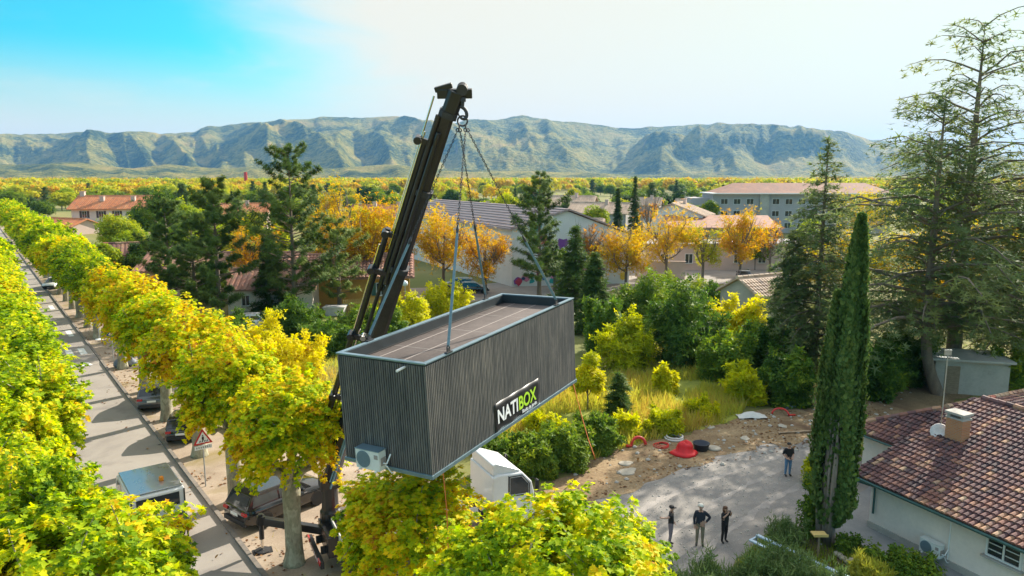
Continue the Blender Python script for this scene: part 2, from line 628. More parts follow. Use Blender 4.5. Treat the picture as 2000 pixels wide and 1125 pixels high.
def conifer(seed, h, rad, z0=.12, shape='pine', whorls=16, per=6, tuft=.38, dens=26, m='leaf_pine', droop=0.0, bark='bark_pine', trunk_r=.28, gap=0.0, tpl='needles', base_curve=0.0, sparse_top=0.0, tone0=.5):
    """conifer with a visible trunk, whorled limbs and needle tufts along each limb"""
    global rng
    rng = np.random.default_rng(seed)
    w = MB()
    ctr = lambda z: Vector((base_curve * max(0, 1 - z / (h * .25)) ** 2, 0, z))
    zs = [-.2, .1, h * .06, h * .13, h * .25, h * .5, h * .75, h * .98]
    w.tube([ctr(z) for z in zs], [trunk_r * 1.5, trunk_r * 1.25, trunk_r * 1.08, trunk_r, trunk_r * .85, trunk_r * .62, trunk_r * .36, .02], 10)
    pos, nr, ax, tone = [], [], [], []
    for i in range(whorls):
        f = (i + .5) / whorls
        z = h * (z0 + (1 - z0) * f)
        if shape == 'fir':
            L = rad * (1 - f) ** .85 + .25
        elif shape == 'pine':
            L = rad * math.sqrt(max(.02, 1 - (max(0, f - .2) / .82) ** 2)) * (.75 + .25 * min(1, f / .2)) * (.78 + .3 * math.sin(i * 1.9 + seed))
        else:
            L = rad * (1 - f ** 1.6 * .68) * (.8 + .2 * math.sin(i * 2.4 + seed))
        n = per if shape != 'cedar' else per - (1 if f > .7 else 0)
        for k in range(n):
            if rng.uniform() < gap * (.5 + 1.2 * f if shape == 'cedar' else 1):
                continue
            a = 2 * math.pi * (k / n) + i * 1.1 + rng.uniform(-.4, .4)
            l = L * (rng.uniform(.62, 1.12) if shape == 'fir' else rng.uniform(.42, 1.2))
            rise = {'fir': -.10, 'pine': .30, 'cedar': .10}[shape] + (.25 * f if shape != 'fir' else .15 * f)
            b = ctr(z + rng.uniform(-.3, .3))
            e = b + Vector((l * math.cos(a), l * math.sin(a), l * (rise + rng.uniform(-.12, .12))))
            sag = (.06 * l if shape != 'pine' else -.05 * l)
            pts = curve_pts(b, e, sag, 4, .03 * l)
            if droop:
                pts[-1].z -= droop * l * .6
                pts[-2].z -= droop * l * .2
            r0 = max(.022, trunk_r * .34 * (1 - f * .6) * min(1, l / rad + .2))
            r0 *= 1.35 if shape == 'cedar' else 1
            w.tube(pts, [r0, r0 * .8, r0 * .6, r0 * .4, r0 * .15], 5, cap=False)
            nt_ = max(3, int(dens * l / rad * (1 - sparse_top * f)))
            t = rng.uniform(.22 if shape != 'pine' else .5, 1.03, nt_)
            P = np.array([tuple(p) for p in pts])
            idx = np.minimum((t * 4).astype(int), 3)
            q = P[idx] + (P[idx + 1] - P[idx]) * (t * 4 - idx)[:, None]
            wd = {'fir': .17, 'pine': .2, 'cedar': .24}[shape] * l * (1.15 - t * .75)
            s = np.array([-math.sin(a), math.cos(a), 0.0])
            off = rng.uniform(-1, 1, nt_)
            q = q + s * (off * wd)[:, None] + np.array([0, 0, 1.0]) * (rng.normal(0, .045 if shape == 'cedar' else (.075 if shape == 'pine' else .11), nt_) * l * .6)[:, None]
            q[:, 2] -= np.abs(off) * wd * (.35 if shape != 'pine' else -.1)
            if shape == 'cedar':     # hanging sprays
                q[:, 2] -= rng.exponential(.30, nt_) * (.4 + t)
            pos.append(q)
            out = np.array([math.cos(a), math.sin(a), .15])
            nr.append(np.array([0, 0, 1.0]) + rng.normal(0, .35, (nt_, 3)) + (out * .5 if shape == 'pine' else 0))
            ax.append(out + s * off[:, None] + rng.normal(0, .3, (nt_, 3)))
            tone.append(tone0 + rng.normal(0, .09) + rng.normal(0, .06, nt_))
    # the leader
    k = 16
    z = h * rng.uniform(.9, 1.0, k)
    pos.append(np.stack([rng.normal(0, .12, k), rng.normal(0, .12, k), z], 1))
    nr.append(rng.normal(0, .4, (k, 3)) + np.array([0, 0, 1.0]))
    ax.append(rng.normal(size=(k, 3)))
    tone.append(np.full(k, tone0))
    pos = np.concatenate(pos)
    cm = leaves('crown', tpl, pos, np.concatenate(nr), tuft * rng.uniform(.65, 1.25, len(pos)), np.concatenate(tone), MATS[m], np.concatenate(ax), make=False)
    return w.mesh('trunk', MATS[bark], True), cm


def cypress(seed, h, rad, n, z0=.6, bare=True):
    global rng
    rng = np.random.default_rng(seed)
    f = rng.uniform(0, 1, n) ** .85
    z = z0 + (h - z0) * f
    a = rng.uniform(0, 2 * math.pi, n)
    prof = rad * np.minimum(1, (f / .14 + .45)) * (1 - f ** 1.9) ** .75 + .05
    ribs = 1 + .15 * np.sin(a * 4 + z * .5 + seed) + .09 * np.sin(a * 9 - z * 1.1) + .10 * np.sin(z * 1.9 + 3 * np.sin(a + seed))
    depth = rng.uniform(.72, 1.0, n) + (rng.uniform(size=n) < .06) * rng.uniform(0, .28, n)
    r_ = prof * ribs * depth
    if bare:   # the side that has lost its leaves and shows old stems
        gap = (np.abs(((a - 3.9 + math.pi) % (2 * math.pi)) - math.pi) < .5) & (z < h * .42)
        keep = ~gap | (rng.uniform(size=n) < .12)
        z, a, r_ = z[keep], a[keep], r_[keep]
    pos = np.stack([r_ * np.cos(a), r_ * np.sin(a), z], 1)
    out = np.stack([np.cos(a), np.sin(a), np.full(len(a), .15)], 1)
    ax = out * .35 + np.array([0, 0, 1.0]) + rng.normal(0, .25, (len(a), 3))
    cm = leaves('crown', 'oval', pos, out + rng.normal(0, .4, (len(a), 3)), .2 * rng.uniform(.6, 1.3, len(a)), .5 + .13 * np.sin(a * 4 + z * .5 + seed) + rng.normal(0, .14, len(a)), MATS['leaf_cypress'], ax, make=False)
    w = MB()
    w.tube([(0, 0, -.1), (0, 0, .3), (0, 0, h * .5), (0, 0, h * .9)], [.26, .2, .14, .03], 9)
    for k in range(9):
        b = 3.9 + rng.uniform(-.75, .75)
        rr = rad * rng.uniform(.35, .82)
        top = h * rng.uniform(.3, .5)
        w.tube([(.12 * math.cos(b), .12 * math.sin(b), .1), (rr * .6 * math.cos(b), rr * .6 * math.sin(b), h * .07), (rr * math.cos(b), rr * math.sin(b), h * .22), (rr * .95 * math.cos(b), rr * .95 * math.sin(b), top)], [.12, .10, .075, .04], 6)
    return w.mesh('trunk', MATS['bark_cypress'], True), cm


def bush_mesh(seed, n, rx, ry, h, tpl='star', leaf=.22, m='leaf_bush', tone0=.5, tvar=.09, lumps=12, low=.0):
    global rng
    rng = np.random.default_rng(seed)
    d = sph(lumps, -.1)
    lumps = int(lumps * 1.7)
    d = sph(lumps, -.1)
    C = d * np.array([rx, ry, h * .56]) * rng.uniform(.25, .92, (lumps, 1)) + np.array([0, 0, h * .36])
    S = rng.uniform(.14, .40, lumps) * min(rx, ry, h * .9)
    S[0] = .45 * min(rx, ry, h)
    li = rng.choice(lumps, n, p=S ** 2 / (S ** 2).sum())
    u = sph(n)
    rr = rng.uniform(.5, 1.0, n) ** .5 * (1 + rng.normal(0, .09, n))
    pos = C[li] + u * (S[li] * rr)[:, None]
    k = n // 3     # skirt that carries the leaves to the ground
    a = rng.uniform(0, 2 * math.pi, k)
    zz = rng.uniform(0, .55, k) * h
    q = np.stack([np.cos(a) * rx, np.sin(a) * ry, zz], 1)
    q[:, :2] *= (rng.uniform(.55, .95, k) * (.8 + .2 * np.sin(a * 4 + seed)))[:, None]
    pos[:k] = q
    u[:k] = np.stack([np.cos(a), np.sin(a), np.full(k, .4)], 1)
    ns = n // 5      # loose shoots that break the outline
    sh = rng.integers(0, lumps, max(4, ns // 14))
    sdir = unit(d[sh] * .7 + np.array([0, 0, .9]) + rng.normal(0, .35, (len(sh), 3)))
    q = rng.integers(0, len(sh), ns)
    pos[k:k + ns] = C[sh[q]] + sdir[q] * (S[sh[q]] * rng.uniform(.6, 2.0, ns))[:, None] + rng.normal(0, .05 * min(rx, h), (ns, 3))
    pos[:, 2] = np.maximum(pos[:, 2], .03)
    nr = u * .8 + np.array([0, 0, .55]) + rng.normal(0, .45, (n, 3))
    lt = rng.normal(0, tvar, lumps)
    ax = None
    if tpl in ('blade',):
        ax = u * .6 + np.array([0, 0, 1.0]) + rng.normal(0, .4, (n, 3))
        nr = rng.normal(size=(n, 3))
    return leaves('foliage', tpl, pos, nr, leaf * rng.uniform(.6, 1.25, n), tone0 + lt[li] + rng.normal(0, tvar * .8, n), MATS[m], ax, make=False)


def plant(name, label, cat, loc, meshes, group=None, rz=0.0, scale=(1, 1, 1), tone=0.0):
    """a tree or bush: an Empty at its foot carrying trunk and crown"""
    t = thing(name, label, cat, loc, rz, group)
    t.scale = scale
    for nm, me in meshes:
        o = bpy.data.objects.new(nm, me)
        link(o, t)
        set_tone(o, tone)
    return t
# ------------------------------------------------------------------ leaf and bark materials
leafmat('leaf_plane', [(0, (.07, .16, .012)), (.30, (.30, .44, .012)), (.50, (.62, .66, .010)), (.70, (.82, .62, .012)), (.88, (.62, .32, .015)), (1, (.30, .13, .02))], .5, .26, .55)
leafmat('leaf_orange', [(0, (.36, .38, .03)), (.35, (.58, .38, .03)), (.65, (.54, .25, .025)), (1, (.30, .12, .025))], .5, .2, .5)
leafmat('leaf_far', [(0, (.035, .07, .02)), (.25, (.09, .16, .02)), (.5, (.26, .34, .02)), (.75, (.55, .52, .025)), (1, (.58, .36, .03))], .4, .12, .06)
leafmat('leaf_pine', [(0, (.03, .06, .016)), (.5, (.095, .155, .03)), (1, (.25, .30, .06))], .3, .2, .5)
leafmat('leaf_cedar', [(0, (.07, .11, .05)), (.5, (.17, .225, .08)), (1, (.36, .34, .09))], .45, .2, .4)
leafmat('leaf_cypress', [(0, (.025, .06, .018)), (.5, (.075, .14, .035)), (1, (.19, .25, .06))], .3, .15, .7)
leafmat('leaf_bush', [(0, (.03, .07, .015)), (.4, (.09, .17, .025)), (.7, (.24, .32, .03)), (1, (.52, .48, .03))], .35, .2, .5)
leafmat('leaf_yellow', [(0, (.20, .26, .02)), (.4, (.56, .56, .012)), (.8, (.78, .62, .012)), (1, (.5, .28, .03))], .5, .15, .8)
leafmat('leaf_silver', [(0, (.05, .10, .03)), (.5, (.13, .20, .06)), (1, (.34, .38, .16))], .35, .2, 1.2)
leafmat('leaf_litter', [(0, (.40, .26, .07)), (.5, (.30, .15, .04)), (1, (.14, .06, .025))], .1, .2, .8)
leafmat('grass_dry', [(0, (.10, .18, .02)), (.4, (.30, .37, .04)), (.8, (.54, .50, .08)), (1, (.50, .34, .08))], .4, .22, .22)
mat('bark_grey', (.16, .13, .10), .9, var=.25, scale=2, bmp=.5, stretch=(1, 1, .3))
mat('bark_pine', (.19, .14, .10), .9, var=.3, scale=3, bmp=.6, stretch=(1, 1, .3))
mat('bark_cypress', (.20, .17, .14), .9, var=.3, scale=4, bmp=.6, stretch=(1, 1, .12))


def bark_plane():
    m, nt, out = nodes_of('bark_plane')
    v = coords(nt, 'Object', (1, 1, .45))
    n1 = noise(nt, 3.2, 3, .5, v, .4)
    n2 = noise(nt, 9, 4, .6, v)
    r = ramp(nt, [(.36, (.20, .17, .11)), (.44, (.30, .27, .19)), (.52, (.24, .23, .15)), (.58, (.42, .39, .28)), (.70, (.33, .30, .22))], n1.outputs[0])
    c = mixc(nt, .25, r.outputs[0], ramp(nt, [(.3, (.10, .085, .06)), (.7, (.5, .46, .36))], n2.outputs[0]).outputs[0])
    principled(nt, out, c, .85, 0, .2, bump(nt, n2.outputs[0], .35, .02))
    MATS['bark_plane'] = m


bark_plane()


# ------------------------------------------------------------------ world, sun, camera, air
def make_world():
    w = bpy.data.worlds.new("World")
    scene.world = w
    w.use_nodes = True
    nt = w.node_tree
    nt.nodes.clear()
    out = nt.nodes.new('ShaderNodeOutputWorld')
    bg = nt.nodes.new('ShaderNodeBackground')
    sky = nt.nodes.new('ShaderNodeTexSky')
    sky.sky_type = 'NISHITA'
    sky.sun_disc = False
    sky.sun_elevation = R(SUN_EL)
    sky.sun_rotation = R(SUN_AZ)
    sky.altitude = 250
    sky.air_density = 1.0
    sky.dust_density = 2.2
    sky.ozone_density = 1.6
    tc = nt.nodes.new('ShaderNodeTexCoord')
    # thin high cloud, spread over the sky
    mp = nt.nodes.new('ShaderNodeMapping')
    mp.inputs['Scale'].default_value = (2.2, 2.2, 9.0)
    mp.inputs['Rotation'].default_value = (0.0, 0.12, 0.0)
    nt.links.new(tc.outputs['Generated'], mp.inputs['Vector'])
    n1 = noise(nt, 2.3, 6, .6, mp.outputs[0], .5)
    nz = nt.nodes.new('ShaderNodeSeparateXYZ')
    nt.links.new(tc.outputs['Generated'], nz.inputs[0])
    low = nt.nodes.new('ShaderNodeMapRange')
    low.inputs['From Min'].default_value = .20
    low.inputs['From Max'].default_value = .05
    nt.links.new(nz.outputs['Z'], low.inputs['Value'])
    cf = nt.nodes.new('ShaderNodeMapRange')
    cf.inputs['From Min'].default_value = .50
    cf.inputs['From Max'].default_value = .74
    nt.links.new(n1.outputs[0], cf.inputs['Value'])
    # milky glare of thin cloud around the sun
    sd = nt.nodes.new('ShaderNodeVectorMath')
    sd.operation = 'DOT_PRODUCT'
    nt.links.new(tc.outputs['Generated'], sd.inputs[0])
    sd.inputs[1].default_value = (math.sin(R(SUN_AZ)) * math.cos(R(SUN_EL)), math.cos(R(SUN_AZ)) * math.cos(R(SUN_EL)), math.sin(R(SUN_EL)))
    gl = nt.nodes.new('ShaderNodeMapRange')
    gl.interpolation_type = 'SMOOTHSTEP'
    gl.inputs['From Min'].default_value = .44
    gl.inputs['From Max'].default_value = .66
    nt.links.new(mathn(nt, 'ADD', sd.outputs['Value'], mathn(nt, 'MULTIPLY', mathn(nt, 'SUBTRACT', n1.outputs[0], .5), .14)), gl.inputs['Value'])
    tint = mixc(nt, 1.0, sky.outputs[0], SKY_TINT, 'MULTIPLY')
    c1 = mixc(nt, mathn(nt, 'MULTIPLY', mathn(nt, 'MULTIPLY', cf.outputs[0], low.outputs[0]), .5, True), tint, SKY_CLOUD)
    hz = nt.nodes.new('ShaderNodeMapRange')
    hz.interpolation_type = 'SMOOTHSTEP'
    hz.inputs['From Min'].default_value = .17
    hz.inputs['From Max'].default_value = .03
    nt.links.new(nz.outputs['Z'], hz.inputs['Value'])
    c1 = mixc(nt, mathn(nt, 'MULTIPLY', hz.outputs[0], .95), c1, SKY_CLOUD)
    c2 = mixc(nt, mathn(nt, 'MULTIPLY', gl.outputs[0], SKY_GLARE), c1, SKY_CLOUD)
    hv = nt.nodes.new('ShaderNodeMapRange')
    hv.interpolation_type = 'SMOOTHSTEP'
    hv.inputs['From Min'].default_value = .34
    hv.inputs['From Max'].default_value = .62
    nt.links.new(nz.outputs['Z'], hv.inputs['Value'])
    c2 = mixc(nt, mathn(nt, 'MULTIPLY', hv.outputs[0], .42), c2, SKY_FILL)     # added fill: unseen bright sky above the frame that lifts the shadows
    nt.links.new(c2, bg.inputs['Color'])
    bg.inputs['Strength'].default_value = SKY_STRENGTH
    nt.links.new(bg.outputs[0], out.inputs['Surface'])


SKY_TINT = (.10, .96, .98)
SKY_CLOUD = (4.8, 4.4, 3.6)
SKY_FILL = (9.2, 9.0, 9.0)  # neutral fill light added to the sky overhead, out of view
SKY_GLARE = .95
SKY_STRENGTH = .10
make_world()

sl = bpy.data.lights.new('sun', 'SUN')
sl.energy = 5.0
sl.angle = R(.53)
sl.color = (1.0, .93, .80)
so = bpy.data.objects.new('sun', sl)
sdir = Vector((math.sin(R(SUN_AZ)) * math.cos(R(SUN_EL)), math.cos(R(SUN_AZ)) * math.cos(R(SUN_EL)), math.sin(R(SUN_EL))))
so.rotation_euler = sdir.to_track_quat('Z', 'Y').to_euler()
so.location = (60, 80, 90)
link(so)

cd = bpy.data.cameras.new('camera')
cd.sensor_width = 36
cd.lens = 36 * FOC / 2000
cd.clip_start = .5
cd.clip_end = 30000
co = bpy.data.objects.new('camera', cd)
co.location = (0, 0, CAM_H)
co.rotation_euler = (math.pi / 2 - PITCH, 0, 0)
link(co)
scene.camera = co
scene.view_settings.view_transform = 'Standard'
scene.view_settings.look = 'None'
scene.view_settings.exposure = 1.08
scene.view_settings.gamma = 1.0
scene.cycles.max_bounces = 6
scene.cycles.diffuse_bounces = 3
scene.cycles.transmission_bounces = 4
scene.cycles.transparent_max_bounces = 6
scene.cycles.volume_bounces = 0


def make_haze():
    b = MB()
    b.box((0, 4200, 259.5), (14800, 9400, 521))
    m, nt, out = nodes_of('air')
    v = nt.nodes.new('ShaderNodeVolumePrincipled')
    v.inputs['Color'].default_value = HAZE_COL
    v.inputs['Density'].default_value = HAZE_DENS
    v.inputs['Anisotropy'].default_value = .2
    nt.links.new(v.outputs[0], out.inputs['Volume'])
    o = b.build('haze', m)
    o.display_type = 'WIRE'
    tag(o, 'pale blue haze in the air of the valley', None, None, 'stuff')


HAZE_COL = (.20, .52, 1.0, 1)
HAZE_DENS = .000062
make_haze()


# ------------------------------------------------------------------ ground sheets
def ground_mat(name, stops, scale, fine, rough=.95, bmp=.4, detail=6, patch=None):
    m, nt, out = nodes_of(name)
    v = coords(nt, 'Object')
    n1 = noise(nt, scale, detail, .6, v, .3)
    n2 = noise(nt, fine, 4, .65, v)
    f = mathn(nt, 'ADD', mathn(nt, 'MULTIPLY', n1.outputs[0], .6), mathn(nt, 'MULTIPLY', n2.outputs[0], .4))
    c = ramp(nt, stops, f).outputs[0]
    if patch:
        n3 = noise(nt, patch[0], 5, .6, v, .5)
        r3 = ramp(nt, [(patch[1], (0, 0, 0)), (patch[2], (1, 1, 1))], n3.outputs[0])
        c = mixc(nt, r3.outputs[0], c, patch[3])
    principled(nt, out, c, rough, 0, .2, bump(nt, n2.outputs[0], bmp, .03))
    MATS[name] = m
    return m


ground_mat('m_ground', [(.3, (.09, .10, .03)), (.5, (.20, .19, .06)), (.7, (.30, .24, .10))], .09, 6, patch=(.02, .5, .62, (.12, .15, .04)))
ground_mat('m_road', [(.3, (.27, .235, .205)), (.5, (.33, .29, .255)), (.7, (.38, .34, .30))], .35, 30, .9, .15, patch=(.25, .55, .66, (.25, .22, .20)))
ground_mat('m_gravel', [(.28, (.22, .165, .12)), (.5, (.36, .28, .21)), (.72, (.50, .41, .32))], .5, 14, patch=(.35, .54, .68, (.26, .20, .10)))
ground_mat('m_drive', [(.3, (.17, .16, .155)), (.5, (.25, .23, .21)), (.7, (.36, .32, .28))], .6, 16)
ground_mat('m_dirt', [(.28, (.13, .08, .05)), (.5, (.26, .18, .10)), (.72, (.46, .35, .21))], .45, 8, bmp=.8, patch=(.3, .56, .66, (.16, .10, .06)))
ground_mat('m_meadow', [(.3, (.13, .17, .03)), (.5, (.27, .29, .05)), (.7, (.42, .38, .10))], .3, 5)
ground_mat('m_bed', [(.3, (.045, .035, .025)), (.7, (.13, .09, .06))], 1.2, 9, bmp=.8)
ground_mat('m_path', [(.3, (.20, .21, .21)), (.7, (.34, .33, .32))], .8, 18)


def sheet(name, poly, z, m, jit=.25, step=1.0, seed=0, thick=None):
    r = np.random.default_rng(seed)
    pts = []
    n = len(poly)
    for i in range(n):
        a, b = Vector(poly[i][:2]), Vector(poly[(i + 1) % n][:2])
        k = max(1, int((b - a).length / step))
        for j in range(k):
            p = a.lerp(b, j / k)
            if jit:
                p = p + Vector(r.normal(0, jit, 2))
            pts.append(p)
    b = MB()
    b.add([(p[0], p[1], z) for p in pts], [tuple(range(len(pts)))])
    o = b.build(name, MATS[m])
    if o.data.polygons[0].normal.z < 0:
        o.data.flip_normals()
    tag(o, kind='structure')
    return o


gb = MB()
gb.add([(-7200, -400, 0), (7200, -400, 0), (7200, 8600, 0), (-7200, 8600, 0)], [(0, 1, 2, 3)])
tag(gb.build('ground', MATS['m_ground']), kind='structure')

K0 = G(510, 1125)
K1 = G(6, 454)
RD = Vector((K1.x - K0.x, K1.y - K0.y, 0)).normalized()       # along the road, away from the camera
RN = Vector((RD.y, -RD.x, 0))                                 # to its right
RZ = math.atan2(RD.y, RD.x)


def RP(s, n, z=0.0):
    """a point s metres along the kerb and n metres to the right of it"""
    p = K0 + RD * s + RN * n
    return Vector((p.x, p.y, z))


sheet('road', [RP(-30, -6.1), RP(430, -6.1), RP(430, 0), RP(-30, 0)], .004, 'm_road', 0)
sheet('verge', [RP(-30, -10.5), RP(430, -10.5), RP(430, -6.1), RP(-30, -6.1)], .008, 'm_gravel', 0)
sheet('parking_strip', [RP(-30, .18), RP(430, .18), RP(430, 4.2), RP(75, 4.2), RP(45, 8.5), RP(8, 9.5), RP(-3, 9.8), RP(-30, 9.0)], .008, 'm_gravel', 0)
kb = MB()
for i in range(-25, 400):
    kb.bar(RP(i * 1.0, .09, .06), RP(i * 1.0 + .985, .09, .06), .18, .13, tone=.5 + .3 * math.sin(i * 7.7))
mat('kerb_stone', (.20, .17, .145), .9, var=.2, scale=1.5)
tag(kb.build('kerb', MATS['kerb_stone']), kind='structure')
g2 = lambda *pts: [G(*p) for p in pts]
sheet('driveway', g2((1130, 985), (1290, 925), (1400, 885), (1500, 862), (1575, 850), (1610, 850), (1690, 900), (1692, 985), (1600, 1000), (1560, 1030), (1478, 1045), (1400, 1140), (1300, 1180), (1120, 1125), (1060, 1040)), .012, 'm_drive', .22, .8, 3)
ground_mat('m_track', [(.3, (.22, .20, .185)), (.5, (.32, .29, .265)), (.7, (.42, .37, .33))], 1.1, 18)
for (o_, sd_) in ((0, 31), (1, 32), (2, 33), (3, 34)):
    c_ = [G(1150 + 52 * k, 1010 - 21 * k + .9 * (k - 3) ** 2) for k in range(9)] if o_ < 2 else [G(1290 + 38 * k, 1090 - 26 * k + 1.1 * (k - 3) ** 2) for k in range(8)]
    off = .85 * (1 if o_ % 2 else -1)
    nn = [(c_[min(k + 1, len(c_) - 1)] - c_[max(k - 1, 0)]).normalized() for k in range(len(c_))]
    pl = [c_[k] + Vector((-nn[k].y, nn[k].x, 0)) * (off - .16) for k in range(len(c_))] + [c_[k] + Vector((-nn[k].y, nn[k].x, 0)) * (off + .16) for k in range(len(c_) - 1, -1, -1)]
    sheet('wheel_track', pl, .0155 + .001 * o_, 'm_track', .07, .35, sd_)
sheet('dirt_bank', g2((1040, 960), (1120, 930), (1160, 893), (1250, 862), (1400, 832), (1500, 795), (1600, 770), (1800, 745), (1900, 770), (1800, 810), (1700, 860), (1575, 858), (1400, 893), (1290, 933), (1190, 975), (1090, 1000)), .024, 'm_dirt', .25, .8, 4)
sheet('meadow', g2((880, 880), (900, 800), (1130, 760), (1260, 735), (1350, 735), (1450, 780), (1430, 820), (1250, 866), (1160, 897), (1040, 900)), .028, 'm_meadow', .3, .9, 5)
sheet('lawn', g2((640, 720), (690, 660), (880, 620), (960, 640), (900, 720)), .020, 'm_meadow', .4, 1.5, 6)
sheet('flower_bed', g2((1500, 1050), (1560, 1032), (1640, 1060), (1720, 1100), (1760, 1140), (1640, 1150), (1560, 1095)), .020, 'm_bed', .08, .4, 7)
sheet('path', g2((1600, 1062), (1596, 1005), (1650, 985), (1715, 940), (1740, 1000), (1905, 1130), (1960, 1180), (1760, 1150), (1690, 1090)), .024, 'm_path', .05, .5, 8)
sheet('school_yard', g2((560, 600), (860, 595), (1130, 572), (1500, 548), (1530, 520), (1230, 520), (900, 560), (600, 570)), .012, 'm_road', .3, 2, 9)


# ------------------------------------------------------------------ hills
def vnoise(x, y, seed):
    xi, yi = np.floor(x).astype(int), np.floor(y).astype(int)
    xf, yf = x - xi, y - yi
    h = lambda a, b: (np.sin(a * 127.1 + b * 311.7 + seed * 74.7) * 43758.5453) % 1.0
    s = lambda t: t * t * (3 - 2 * t)
    u, v = s(xf), s(yf)
    return (h(xi, yi) * (1 - u) + h(xi + 1, yi) * u) * (1 - v) + (h(xi, yi + 1) * (1 - u) + h(xi + 1, yi + 1) * u) * v


def fbm(x, y, seed, o=4):
    t, a = 0, .5
    for i in range(o):
        t = t + a * vnoise(x, y, seed + i)
        x, y, a = x * 2.03, y * 2.03, a * .5
    return t


def ridged(x, y, seed, o=4):
    t, a = 0, .5
    for i in range(o):
        t = t + a * (1 - np.abs(2 * vnoise(x, y, seed + i) - 1))
        x, y, a = x * 2.03, y * 2.03, a * .5
    return t


def hill_mat(name, stops, scale, rocky=False):
    m, nt, out = nodes_of(name)
    v = coords(nt, 'Object')
    n1 = noise(nt, scale, 7, .62, v, .2)
    n2 = noise(nt, scale * 14, 5, .7, v)
    f = mathn(nt, 'ADD', mathn(nt, 'MULTIPLY', n1.outputs[0], .6), mathn(nt, 'MULTIPLY', n2.outputs[0], .4))
    c = ramp(nt, stops, f).outputs[0]
    geo = nt.nodes.new('ShaderNodeNewGeometry')
    sx = nt.nodes.new('ShaderNodeSeparateXYZ')
    nt.links.new(geo.outputs['Normal'], sx.inputs[0])
    if rocky:
        rk = ramp(nt, [(.42, (1, 1, 1)), (.60, (0, 0, 0))], sx.outputs['Z'])
        c = mixc(nt, rk.outputs[0], c, (.26, .20, .17))
    principled(nt, out, c, .95, 0, .1, bump(nt, n2.outputs[0], 1.0, 45))
    MATS[name] = m


hill_mat('m_hills', [(.38, (.022, .042, .010)), (.46, (.10, .12, .02)), (.53, (.30, .26, .04)), (.64, (.46, .32, .08))], .0028, True)


def make_hills(name, ridge, r0, r1, r2, seed, spur, amp, na=900, nr=190, foot=0.0, cliff=None):
    """a range seen along the horizon: ridge is (photo column, crest row), r0 foot, r1 crest, r2 back"""
    px = np.array([p[0] for p in ridge], float)
    py = np.array([p[1] for p in ridge], float)
    X = np.linspace(-500, 2500, na)
    crest = np.interp(X, px, py)
    T = (X - 1000) / FOC * CP          # X/Y slope
    rr = np.concatenate([np.linspace(0, 1, int(nr * .75)), 1 + np.linspace(.05, 1, nr - int(nr * .75))])
    A, Rr = np.meshgrid(np.arange(na), rr, indexing='ij')
    Xc, Tc = X[A], T[A]
    ang = Xc / 1000.0
    wob = fbm(ang * 3.1, ang * 0 + 2.2, seed + 9, 3)
    rs = r0 + (wob - .5) * (r1 - r0) * .5
    D = np.where(Rr <= 1, rs + (r1 - rs) * Rr, r1 + (r2 - r1) * (Rr - 1))
    top = (345.0 - crest[A]) / FOC * r1 * (1 + T[A] ** 2 * 0) / (CP * CP) + CAM_H
    fn = fbm(ang * 25, ang * 0 + .7, seed + 3, 3) - .45
    top = top + fn * amp * .25
    s = np.clip(Rr, 0, 1)
    base = np.where(Rr <= 1, s ** 1.25 * (1.55 - .55 * s), 1 - .55 * (Rr - 1) ** 1.2)
    # spurs and gullies run down from the crest, bending as they go
    sp = ridged(ang * spur + .30 * fbm(ang * 3, s * 2, seed + 4, 2) + s * .45, s * 1.1 + 3, seed + 1, 2)
    fine = ridged(ang * spur * 3.3 + s * .6 + .12 * sp, s * 3.2, seed + 2, 5)
    knob = fbm(ang * 60, s * 22, seed + 6, 3) - .45
    env = np.sin(np.clip(s, 0, 1) * math.pi) ** .8
    h = top * base + env * amp * ((sp - .48) * 1.9 + (fine - .6) * .42 + knob * .10)
    if cliff:
        for (x0, x1, f0, f1, dz) in cliff:
            k = np.clip((Xc - x0) / 40, 0, 1) * np.clip((x1 - Xc) / 40, 0, 1)
            st = np.clip((s - f0) / (f1 - f0), 0, 1)
            st = st * st * (3 - 2 * st)
            h = h + k * dz * (st - np.clip((s - f0) / (1 - f0), 0, 1) ** .6) * (1 + .5 * fine)
    h = np.where(Rr <= 1, np.minimum(h, top * (.70 + .30 * s ** .7) * (.965 + .035 * s) + 2 * knob), h)
    h = np.maximum(h, foot - 3 + 4 * fine)
    h = np.where(Rr < .02, -2.0, h)
    Y = D
    P = np.stack([Tc * Y, Y, h], -1).reshape(-1, 3)
    NR = len(rr)
    i, j = np.meshgrid(np.arange(na - 1), np.arange(NR - 1), indexing='ij')
    a = (i * NR + j).reshape(-1)
    F = np.stack([a, a + NR, a + NR + 1, a + 1], 1)
    me = bpy.data.meshes.new(name)
    me.from_pydata(P.tolist(), [], F.tolist())
    me.materials.append(MATS['m_hills'])
    me.polygons.foreach_set('use_smooth', [True] * len(me.polygons))
    me.update()
    o = bpy.data.objects.new(name, me)
    link(o)
    tag(o, kind='structure')
    return o


RIDGE = [(-500, 285), (-200, 272), (0, 268), (100, 265), (200, 262), (300, 268), (385, 264), (410, 253), (500, 247), (560, 238), (640, 236), (700, 239), (770, 235), (840, 242), (900, 246), (960, 241), (1020, 234), (1080, 243), (1150, 249), (1230, 255), (1300, 255), (1350, 249), (1450, 252), (1550, 258), (1650, 268), (1750, 283), (1850, 296), (1940, 306), (2000, 318), (2100, 328), (2500, 338)]
make_hills('hills', RIDGE, 3300, 5400, 7400, 11, 6.5, 190, cliff=[(1230, 1640, .30, .42, 90)])
make_hills('foothills', [(-500, 318), (-100, 322), (60, 322), (150, 318), (260, 330), (330, 322), (430, 330), (520, 326), (640, 330), (760, 322), (850, 330), (980, 334), (1100, 336), (1250, 341), (1500, 343), (2500, 344)], 2300, 3000, 3700, 23, 12.0, 26, na=300, nr=50)
